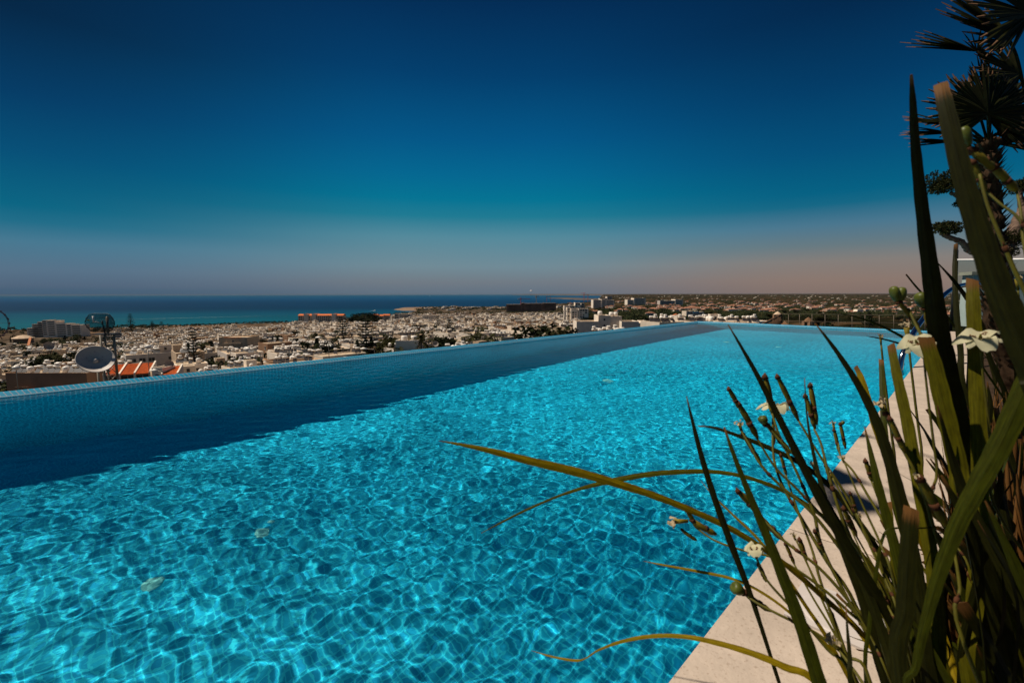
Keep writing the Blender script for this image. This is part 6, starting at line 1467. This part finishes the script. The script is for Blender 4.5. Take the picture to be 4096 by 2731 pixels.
stalk(PE, [(1925, 1015), (1932, 1050), (1960, 1082), (1995, 1140), (2030, 1200), (2080, 1300), (2120, 1420)], .66, .55, [('wilt', 1914, 972, 1917, 990, 15), ('sheath', 1916, 988, 1928, 1040, 10), ('pod', 1938, 967, 1932, 976, 8), ('sheath', 1930, 974, 1942, 1030, 10)], (1.3, -.12), 2.4)
stalk(PC, [(2048, 978), (2078, 1040), (2100, 1082), (2130, 1160), (2170, 1280)], .46, .44, [('wilt', 2026, 928, 2034, 948, 40), ('sheath', 2034, 948, 2080, 1040, 18)], (1.2, -.25), 3.4)
stalk(PA, [(1727, 1162), (1762, 1202), (1802, 1242), (1880, 1302), (1950, 1380), (2030, 1490)], .54, .46, [('sheath', 1695, 1128, 1740, 1178, 16), ('sheath', 1742, 1182, 1800, 1240, 15)], (.95, -.05))
stalk(PA, [(1600, 1212), (1640, 1240), (1702, 1262), (1782, 1282), (1862, 1330), (1950, 1405), (2030, 1500)], .56, .47, [('wilt', 1549, 1197, 1580, 1196, 30), ('sheath', 1576, 1170, 1602, 1214, 12), ('sheath', 1590, 1195, 1645, 1226, 15), ('sheath', 1566, 1216, 1600, 1240, 9)], (.95, -.05), 2.6)
stalk(PA, [(1740, 1285), (1760, 1330), (1822, 1400), (1900, 1490), (1960, 1568)], .46, .42, [('cup', 1737, 1278, 1742, 1296, 46), ('sheath', 1742, 1296, 1760, 1335, 12)], (.85, -.03))
stalk(PA, [(1712, 1366), (1742, 1386), (1792, 1412), (1872, 1452), (1942, 1505), (2000, 1568)], .48, .42, [('pod', 1684, 1346, 1708, 1360, 30), ('sheath', 1712, 1362, 1770, 1402, 14)], (.85, -.04))
stalk(PE, [(1925, 1490), (1952, 1525), (1985, 1575), (2010, 1640)], .42, .38, [('wilt', 1912, 1470, 1932, 1492, 32)], (.8, -.03), 3.4)
stalk(PC, [(2086, 708), (2102, 742), (2122, 782), (2152, 850), (2190, 960), (2230, 1120)], .46, .42, [('pod', 2051, 658, 2062, 694, 21), ('pod', 2072, 660, 2068, 694, 21), ('sheath', 2064, 692, 2112, 756, 14)], (1.2, -.4), 3.4)
stalk(PC, [(2130, 740), (2142, 790), (2160, 860), (2190, 980), (2220, 1120)], .46, .42, [('pod', 2112, 672, 2124, 708, 27), ('sheath', 2124, 706, 2140, 778, 15)], (1.2, -.4), 3.4)
stalk(PB, [(2334, 436), (2344, 480), (2352, 560), (2380, 700), (2420, 900)], .34, .31, [('pod', 2212, 292, 2226, 340, 25), ('sheath', 2234, 346, 2284, 388, 24), ('sheath', 2282, 384, 2336, 440, 24)], (.9, -.55), 3.0)
stalk(PB, [(2266, 440), (2300, 470), (2338, 500), (2372, 560), (2420, 700)], .34, .31, [('sheath', 2234, 374, 2264, 440, 20)], (.9, -.55), 3.0)
stalk(PB, [(2250, 400), (2268, 470), (2296, 540), (2330, 620), (2368, 700), (2420, 840)], .33, .31, [], (.9, -.5), 4.0)
stalk(PD, [(2172, 1205), (2190, 1260), (2205, 1350), (2215, 1480)], .40, .37, [('sheath', 2112, 1098, 2172, 1206, 26), ('wilt', 2104, 1092, 2114, 1100, 16), ('sheath', 2044, 962, 2078, 1040, 16)], (.85, -.3), 3.2)
for (x, y, w, ax, ay, d, rt_) in [(2252, 778, 86, .0, 14, .42, PC), (2106, 788, 76, 16, 22, .44, PC), (2082, 752, 28, 4, 14, .9, PC), (2022, 772, 14, 2, 8, 1.1, PC), (2335, 640, 20, 3, 12, .8, PC)]:
    stalk(rt_, [(x + ax, y + ay + 12), (x + ax + 8, y + ay + 90), (x + ax + 30, y + ay + 260), (x + ax + 60, y + ay + 420)], d, d, [('flower' if w > 60 else 'wilt', x, y, x + ax, y + ay + 14, w)], (1.6 if d < .8 else 2.6, -.5), 2.6)
for k in range(16):      # the tangle of thinner stems in front of the stone
    x0, y0 = rb.uniform(1800, 2090), rb.uniform(1040, 1330); d = rb.uniform(.44, .62); an = rb.uniform(.55, .95); L = rb.uniform(60, 110)
    pts = [(x0, y0), (x0 + L * .6 * an, y0 + L), (x0 + L * 1.25 * an, y0 + 2 * L), (x0 + L * 1.8 * an, y0 + 3.1 * L)]
    stalk(PE if k % 2 else PA, pts, d, d * .9, [('sheath', x0 - 20 * an, y0 - 44, x0 + 2, y0 + 3, rb.uniform(9, 14))] if k % 3 else [('wilt', x0 - 4, y0 - 8, x0, y0 + 4, 15)], (rb.uniform(.95, 1.25), rb.uniform(-.14, -.05)), rb.uniform(1.7, 2.6))
for t in (PA, PB, PC, PD, PE, *FAR): at_local(t)

# ------------------------------------------------------------------ fan palm, cloud-pruned tree, glass, handrail
M_FAN = mat('fan_leaf', (.018, .019, .004), .55, .12, trans=.15, noise=(20, .4)); M_FANTIP = mat('fan_tip', (.17, .09, .045), .8, .1); M_SHAG = mat('palm_fibre', (.055, .032, .018), .95, .05, noise=(30, .6))
DP = 2.3
def Q(px, py, d=DP): return at(px, py, d)
base = P(5.7, -.42, SOIL)
palm = thing('fan_palm', 'fan palm with a shaggy dark trunk in the upper right corner', 'palm tree', base)
b_ = MB(); tr = smooth([base, Q(3985, 1330), Q(3975, 1100), Q(3972, 900), Q(3958, 720), Q(3955, 560)], 10)
tr = [Vector(p) for p in tr]; b_.tube(tr, [.040 + .012 * math.sin(i * 1.7) * (1 if i % 2 else .4) for i in range(len(tr))], 10)
for i, p in enumerate(tr[4:]):
    for k in range(9):
        a = rb.uniform(0, 6.28); o_ = Vector((math.cos(a), math.sin(a), 0)); L = rb.uniform(.02, .07); s_ = Vector((-math.sin(a), math.cos(a), 0)) * .012
        b_.add([p + o_ * .035 - s_, p + o_ * .035 + s_, p + o_ * (.05 + L * .5) + Vector((0, 0, L))], [(0, 1, 2)])
b_.build('trunk', M_SHAG, palm)
def fan(hub, aim, R_, spread, nblade, tilt, root_pt, droop=.12, wk=.045, seed=0):
    """hub point, aim = direction of the middle segment, spread = total opening, tilt = normal of the fan"""
    r_ = random.Random(seed); aim = aim.normalized(); nrm_ = (tilt - aim * tilt.dot(aim)).normalized(); sd_ = nrm_.cross(aim); b_ = MB(); tips = MB()
    for k in range(nblade):
        a = (k / (nblade - 1) - .5) * spread + r_.uniform(-.02, .02); d = aim * math.cos(a) + sd_ * math.sin(a) + nrm_ * r_.uniform(-.10, .10); L = R_ * (1 - .22 * abs(a / spread * 2) ** 2) * r_.uniform(.85, 1.05); s_ = d.cross(nrm_).normalized(); rows = []
        for i in range(8):
            u = i / 7; ww = L * wk * (math.sin(math.pi * min(.985, .10 + .86 * u ** .7)) ** .7); p = hub + d * L * u - Vector((0, 0, 1)) * droop * L * u * u; rows += [p - s_ * ww, p + nrm_ * ww * .55, p + s_ * ww]
        b_.add(rows, [(i * 3 + j_, i * 3 + j_ + 1, i * 3 + j_ + 4, i * 3 + j_ + 3) for i in range(7) for j_ in range(2)], 0)
        for f_ in range(2): b_.m[-1 - f_] = 1
    b_.tube(smooth([hub, hub.lerp(root_pt, .4) + Vector((0, 0, .03)), root_pt], 5), [.006] * 11, 6)
    o = b_.build('frond', [M_FAN, M_FANTIP], palm); return o
crown_pt = Q(3955, 560); vw = Vector((0, -1, 0))
fan(Q(3908, 208), Q(3623, 145) - Q(3908, 208), .37, .42, 16, Vector((.2, -.5, 1)), Q(4060, 330), .02, .035, 1)
fan(Q(3908, 208), Q(4000, 120) - Q(3908, 208), .16, 3.6, 12, Vector((.2, -1, .1)), Q(4060, 330), .06, .04, 2)
fan(Q(4040, 165, 2.1), Q(3820, 20, 2.1) - Q(4040, 165, 2.1), .38, 2.4, 34, Vector((.3, -.8, .55)), Q(4110, 420, 2.2), .05, .04, 3)
fan(Q(4120, 60, 2.0), Q(4000, -60, 2.0) - Q(4120, 60, 2.0), .36, 3.6, 36, Vector((0, -1, .4)), Q(4150, 420, 2.2), .05, .04, 4)
fan(Q(4077, 300), Q(3895, 250) - Q(4077, 300), .26, 2.6, 30, Vector((.1, -.9, .3)), Q(4110, 480), .06, .045, 5)
fan(Q(3950, 455, 2.15), Q(3935, 330, 2.15) - Q(3950, 455, 2.15), .245, 4.2, 52, Vector((.05, -1, -.25)), Q(3955, 590), .05, .045, 6)
fan(Q(3960, 480, 2.3), Q(4030, 380, 2.3) - Q(3960, 480, 2.3), .27, 3.8, 50, Vector((-.1, -1, .3)), Q(3955, 600), .05, .045, 7)
fan(Q(3900, 450, 2.35), Q(3800, 400, 2.35) - Q(3900, 450, 2.35), .27, 2.6, 36, Vector((.1, -1, .2)), Q(3955, 590), .08, .045, 8)
fan(Q(3800, 500), Q(3632, 462) - Q(3800, 500), .24, .75, 18, Vector((0, -.5, 1)), Q(3950, 570), .03, .045, 9)
fan(Q(3800, 535), Q(3625, 520) - Q(3800, 535), .24, .5, 16, Vector((0, -.4, 1)), Q(3950, 580), .03, .045, 10)
fan(Q(3820, 568), Q(3625, 574) - Q(3820, 568), .255, .34, 14, Vector((0, -.3, 1)), Q(3950, 590), .0, .045, 11)
fan(Q(3990, 540), Q(4096, 500) - Q(3990, 540), .26, 1.5, 26, Vector((0, -1, .4)), Q(3955, 600), .1, .04, 12)
fan(Q(3975, 575), Q(4080, 560) - Q(3975, 575), .22, .9, 16, Vector((0, -1, .8)), Q(3955, 610), .1, .04, 13)
fan(Q(3940, 380, 2.4), Q(3990, 230, 2.4) - Q(3940, 380, 2.4), .22, 3.2, 34, Vector((.2, -1, .1)), Q(3955, 580), .05, .045, 14)
at_local(palm)

M_PAD = mat('juniper_green', (.034, .036, .010), .85, .1, noise=(25, .4)); M_PADB = mat('juniper_bark', (.16, .105, .075), .85, .1, noise=(22, .5), bump=(60, .9))
DTp = 2.9
tb = P(6.9, -.55, SOIL)
topi = thing('cloud_pruned_tree', 'cloud-pruned tree with round leafy pads on bare twisting branches at the right', 'tree', tb)
def TQ(px, py, d=DTp): return at(px, py, d)
b_ = MB(); m_ = smooth([tb, TQ(4030, 1300), TQ(4022, 1150), TQ(4010, 1060), TQ(4040, 960), TQ(4090, 850), TQ(4140, 760)], 7); b_.tube(m_, [.055 - .0007 * i + .004 * math.sin(i * 2.3) for i in range(len(m_))], 12); b_.build('trunk', M_PADB, topi)
def limb(pts, r0, r1):
    b_ = MB(); q = smooth([TQ(*p) for p in pts], 7); n = len(q); b_.tube([p + Vector((rb.uniform(-1, 1), 0, rb.uniform(-1, 1))) * .003 for p in q], [(r0 + (r1 - r0) * i / n) * (1 + .13 * math.sin(i * 2.1)) for i in range(n)], 9); b_.build('branch', M_PADB, topi)
limb([(4022, 1120), (3965, 1040), (3920, 1018), (3875, 1000), (3845, 968), (3800, 950), (3765, 935)], .026, .012)
limb([(4012, 1060), (3950, 960), (3905, 880), (3870, 835), (3835, 790), (3800, 770)], .022, .010)
limb([(4090, 850), (4080, 790), (4085, 750)], .018, .01); limb([(4010, 1060), (4030, 1000), (4045, 980)], .018, .01); limb([(3862, 815), (3845, 812), (3828, 812)], .007, .004)
def pad(px, py, rx, ry, n, d=DTp):
    b_ = MB(); c = TQ(px, py, d); sc_m = d / PF; X_, Z_ = rx * sc_m, ry * sc_m
    lumps = [(Vector((rb.uniform(-.7, .7) * X_, rb.uniform(-.6, .6) * X_, rb.uniform(-.4, .4) * Z_)), rb.uniform(.45, .62)) for _ in range(10)]
    for _ in range(n):
        lc, k = rb.choice(lumps); dd = Vector((rb.gauss(0, 1), rb.gauss(0, 1), rb.gauss(0, 1))).normalized(); p = c + lc + Vector((dd.x * X_, dd.y * X_, dd.z * Z_)) * k * rb.uniform(.55, 1); L = rb.uniform(.010, .019); u = (dd + Vector((0, 0, .5)) + Vector((rb.gauss(0, .4), rb.gauss(0, .4), rb.gauss(0, .4)))).normalized()
        for q in range(3):
            s_ = u.orthogonal().normalized(); s_ = Quaternion(u, q * 2.1 + rb.random()) @ s_; e = (u + s_ * .55).normalized() * L; b_.add([p, p + e * .5 + u.cross(s_) * L * .2, p + e, p + e * .5 - u.cross(s_) * L * .2], [(0, 1, 2, 3)])
    b_.build('foliage_pad', M_PAD, topi)
pad(3768, 732, 66, 52, 1500); pad(3786, 912, 56, 30, 1100); pad(4048, 962, 56, 40, 1100); pad(4100, 742, 46, 34, 800); pad(3838, 812, 20, 12, 120); pad(4005, 1010, 34, 22, 350); pad(3975, 770, 18, 22, 150, 3.0)
at_local(topi)

# chrome pool handrail
M_CHROME = mat('chrome', (.55, .58, .62), .12, .5, 1.0)
hr = thing('pool_handrail', 'curved chrome handrail arching from the deck down into the water', 'handrail', P(7.6, .3, 0))
for dd in (0, .5):
    pts = [at(3600, 1540, 3.55 + dd), at(3603, 1450, 3.58 + dd), at(3625, 1385, 3.62 + dd), at(3668, 1310, 3.68 + dd), at(3735, 1225, 3.78 + dd), at(3800, 1163, 3.9 + dd), at(3860, 1140, 4.0 + dd), at(3925, 1143, 4.05 + dd), at(3975, 1182, 4.1 + dd), at(4003, 1250, 4.12 + dd), at(4015, 1350, 4.12 + dd), at(4020, 1420, 4.12 + dd)]
    pts[-1] = Vector((pts[-1].x, pts[-1].y, DZ)); pts[0].z = -.25
    b_ = MB(); b_.tube(smooth(pts, 7), .020, 14); b_.build('rail', M_CHROME, hr)
    b_ = MB(); b_.lathe(pts[-1], [(.05, 0), (.05, .008), (.024, .014), (.022, .03)], 16); b_.build('flange', M_CHROME, hr)
at_local(hr)
# glass balustrade with the white terrace wall behind
M_GLASS = bpy.data.materials.new('tinted_glass'); M_GLASS.use_nodes = True; _b = M_GLASS.node_tree.nodes['Principled BSDF']
_b.inputs['Base Color'].default_value = (.62, .80, .80, 1); _b.inputs['Roughness'].default_value = .02; _b.inputs['Transmission Weight'].default_value = 1.0; _b.inputs['IOR'].default_value = 1.05
gbal = thing('glass_balustrade', 'clear glass balustrade with a pale top rail and dark slim post behind the plants', 'balustrade', P(12, -1.2, SOIL))
zb_ = SOIL; DG = 7.2
g0, g1 = at(3822, 1040, DG), at(4250, 1036, DG - 1.2)
b_ = MB(); b_.tube([g0, g1], .016, 8); b_.build('top_rail', M_WHITE, gbal)
b_ = MB(); v0, v1 = Vector((g0.x, g0.y, g0.z - .01)), Vector((g1.x, g1.y, g1.z - .01)); nn_ = (v1 - v0).cross(Vector((0, 0, 1))).normalized() * .006
lo0, lo1 = Vector((v0.x, v0.y, zb_)), Vector((v1.x, v1.y, zb_)); b_.add([lo0 - nn_, lo1 - nn_, v1 - nn_, v0 - nn_, lo0 + nn_, lo1 + nn_, v1 + nn_, v0 + nn_], [(0, 1, 2, 3), (5, 4, 7, 6), (3, 2, 6, 7), (0, 3, 7, 4), (1, 5, 6, 2)]); b_.build('glass_pane', M_GLASS, gbal)
b_ = MB(); b_.tube([Vector((at(3815, 1200, DG).x, at(3815, 1200, DG).y, zb_)), at(3829, 968, DG)], .018, 8); b_.build('post', M_DARKMETAL, gbal)
b_ = MB(); b_.tube([Vector((at(3835, 1200, DG).x, at(3835, 1200, DG).y, zb_)), at(3832, 1000, DG)], .008, 6); b_.build('wire', M_RAIL, gbal)
at_local(gbal)
w0 = at(3888, 1088, 8.6); tw_ = thing('terrace_wall', 'low white rendered wall standing behind the glass balustrade', 'wall', (w0.x + 1.6, w0.y - .4, zb_), -.25)
b_ = MB(); hh_ = w0.z - zb_; b_.box((0, 0, hh_ / 2 - .03), (3.4, .3, hh_ - .06)); b_.build('wall_body', mat('wall_white', (.62, .60, .56), .85, .1, noise=(3, .1)), tw_)
b_ = MB(); b_.box((0, 0, hh_ - .03), (3.5, .36, .06)); b_.build('coping', M_STONE, tw_)
# fallen bits on the deck, for a used look
SCRAPS = []
for k in range(6):
    p = P(rb.uniform(1.2, 4.5), rb.uniform(.02, .42), DZ + .002); a = rb.uniform(0, 6.28); L = rb.uniform(.008, .03); b_ = MB()
    b_.tube([(0, 0, 0.001), (L * .5, L * .12, .003), (L, 0, .001)], [.0008, .0015, .0004], 5, flat=.5)
    o = tag(b_.build('fallen_leaf', M_TIP), 'scrap', 'leaf', 'dry scraps on the deck', None, p, a); SCRAPS.append([o, *project(p)])

# a second palm just outside the view: its fronds throw the striped shade on the deck
for lab_, tgt in (('fan palm leaning over the camera whose fronds shade the deck', [(3480, 1745, 2.3, .26), (3470, 1930, 2.5, .30), (3560, 2040, 2.6, .22)]),):
    pb = P(-.5, -1.6, SOIL); palm = thing('fan_palm', lab_, 'palm tree', pb)
    topc = pb + Vector((.05, 0, 2.2)); b_ = MB(); b_.tube(smooth([pb, pb + Vector((.02, 0, .9)), topc], 8), .05, 10); b_.build('trunk', M_SHAG, palm)
    for i, (px, py, zz, R_) in enumerate(tgt):
        g = ground(px, py, DZ); hp = g + SUNV * (zz / SUNV.z); fan(hp, Vector((-.75, .65, .05)), R_, 1.7, 22, Vector((.1, .1, 1)), topc, .05, .045, 40 + i)
    for i in range(7): an = i * .8 + 2.6; fan(topc + Vector((math.cos(an) * .55, math.sin(an) * .55, .1)), Vector((math.cos(an), math.sin(an), -.2)), .4, 3.0, 30, Vector((0, 0, 1)), topc, .2, .045, 60 + i)
    at_local(palm)

# ------------------------------------------------------------------ labels: what sets each of the many apart
ORD = ['nearest', 'second', 'third', 'fourth', 'fifth', 'sixth', 'seventh', 'eighth', 'ninth', 'tenth', 'eleventh', 'twelfth', 'thirteenth', 'fourteenth', 'fifteenth', 'sixteenth', 'seventeenth', 'eighteenth', 'nineteenth', 'twentieth']
STN = {1: 'single-storey', 2: 'two-storey', 3: 'three-storey'}
def relate(items, head):
    """items: [obj, px, py]; label = head(item) + rank beside the closest landmark on that side"""
    buckets = {}
    for it in items:
        best = min(LAND, key=lambda l: math.hypot(l[0] - it[1], (l[1] - it[2]) * 3.2)); dx, dy = it[1] - best[0], (it[2] - best[1]) * 3.2
        side = ('right of' if dx > 0 else 'left of') if abs(dx) > abs(dy) else ('below' if dy > 0 else 'above')
        buckets.setdefault((head(it), side, best[2]), []).append((math.hypot(dx, dy), it))
    for (h, side, ph), l in buckets.items():
        l.sort(key=lambda q: q[0])
        for i, (_, it) in enumerate(l):
            it[0]['label'] = ('%s, %s%s %s' % (h, (ORD[i] + ' such ') if len(l) > 1 else '', side, ph)) if i < 20 else '%s, one of the crowd %s %s' % (h, side, ph)
NM = {'white': 'white', 'cream': 'cream', 'sandy': 'sandy', 'brown': 'brown', 'grey': 'grey'}
EX = {'a roof stair room': 'stair-topped house', 'a lower side wing': 'winged house', 'a front balcony': 'balconied house', '': 'plain house'}
relate(TOWN, lambda it: '%s %s %s' % (NM[it[3]], STN[it[4]], EX[it[6]]))
LAND.append((3240, 1268, 'the pointed hut roof')); LAND.append((3550, 1260, 'the thin bronze railing')); LAND.append((3130, 1258, 'the picket balustrade'))
TN = {'round_tree': 'dark round tree', 'olive_tree': 'olive-green tree', 'cypress_tree': 'slim dark cypress', 'norfolk_pine': 'tiered conifer', 'palm_tree': 'palm'}
relate(TREES, lambda it: TN[it[3]])
relate([v for v in VL if v[3] != 'far'], lambda it: '%s %s villa' % ({'white': 'flat white-roofed', 'orange': 'orange-roofed'}[it[3]], it[4]))
relate([v for v in VL if v[3] == 'far'], lambda it: 'small pale distant villa')
relate(ROCKS, lambda it: 'weathered brown boulder')
LAND[:] = [(3330, 2480, 'the white skimmer cover')]
relate(SCRAPS, lambda it: 'dry brown scrap of leaf on the stone')

# the dusty air over the plain and the sea
hz_ = MB(); hz_.box((0, 27000, (SEA - 24 + 14) / 2), (124000, 70000, 14 - (SEA - 24)))
M_HAZE = bpy.data.materials.new('haze'); M_HAZE.use_nodes = True; _t = M_HAZE.node_tree; _t.nodes.clear(); _o = N(_t, 'ShaderNodeOutputMaterial'); _v = N(_t, 'ShaderNodeVolumePrincipled')
_v.inputs['Color'].default_value = (.27, .33, .39, 1); _v.inputs['Density'].default_value = 1.2e-5; _v.inputs['Anisotropy'].default_value = 0.0; _t.links.new(_v.outputs[0], _o.inputs['Volume'])
hz = hz_.build('haze', M_HAZE, kind='stuff'); tag(hz, 'thin dusty haze lying over the sea and the far plain', 'haze')
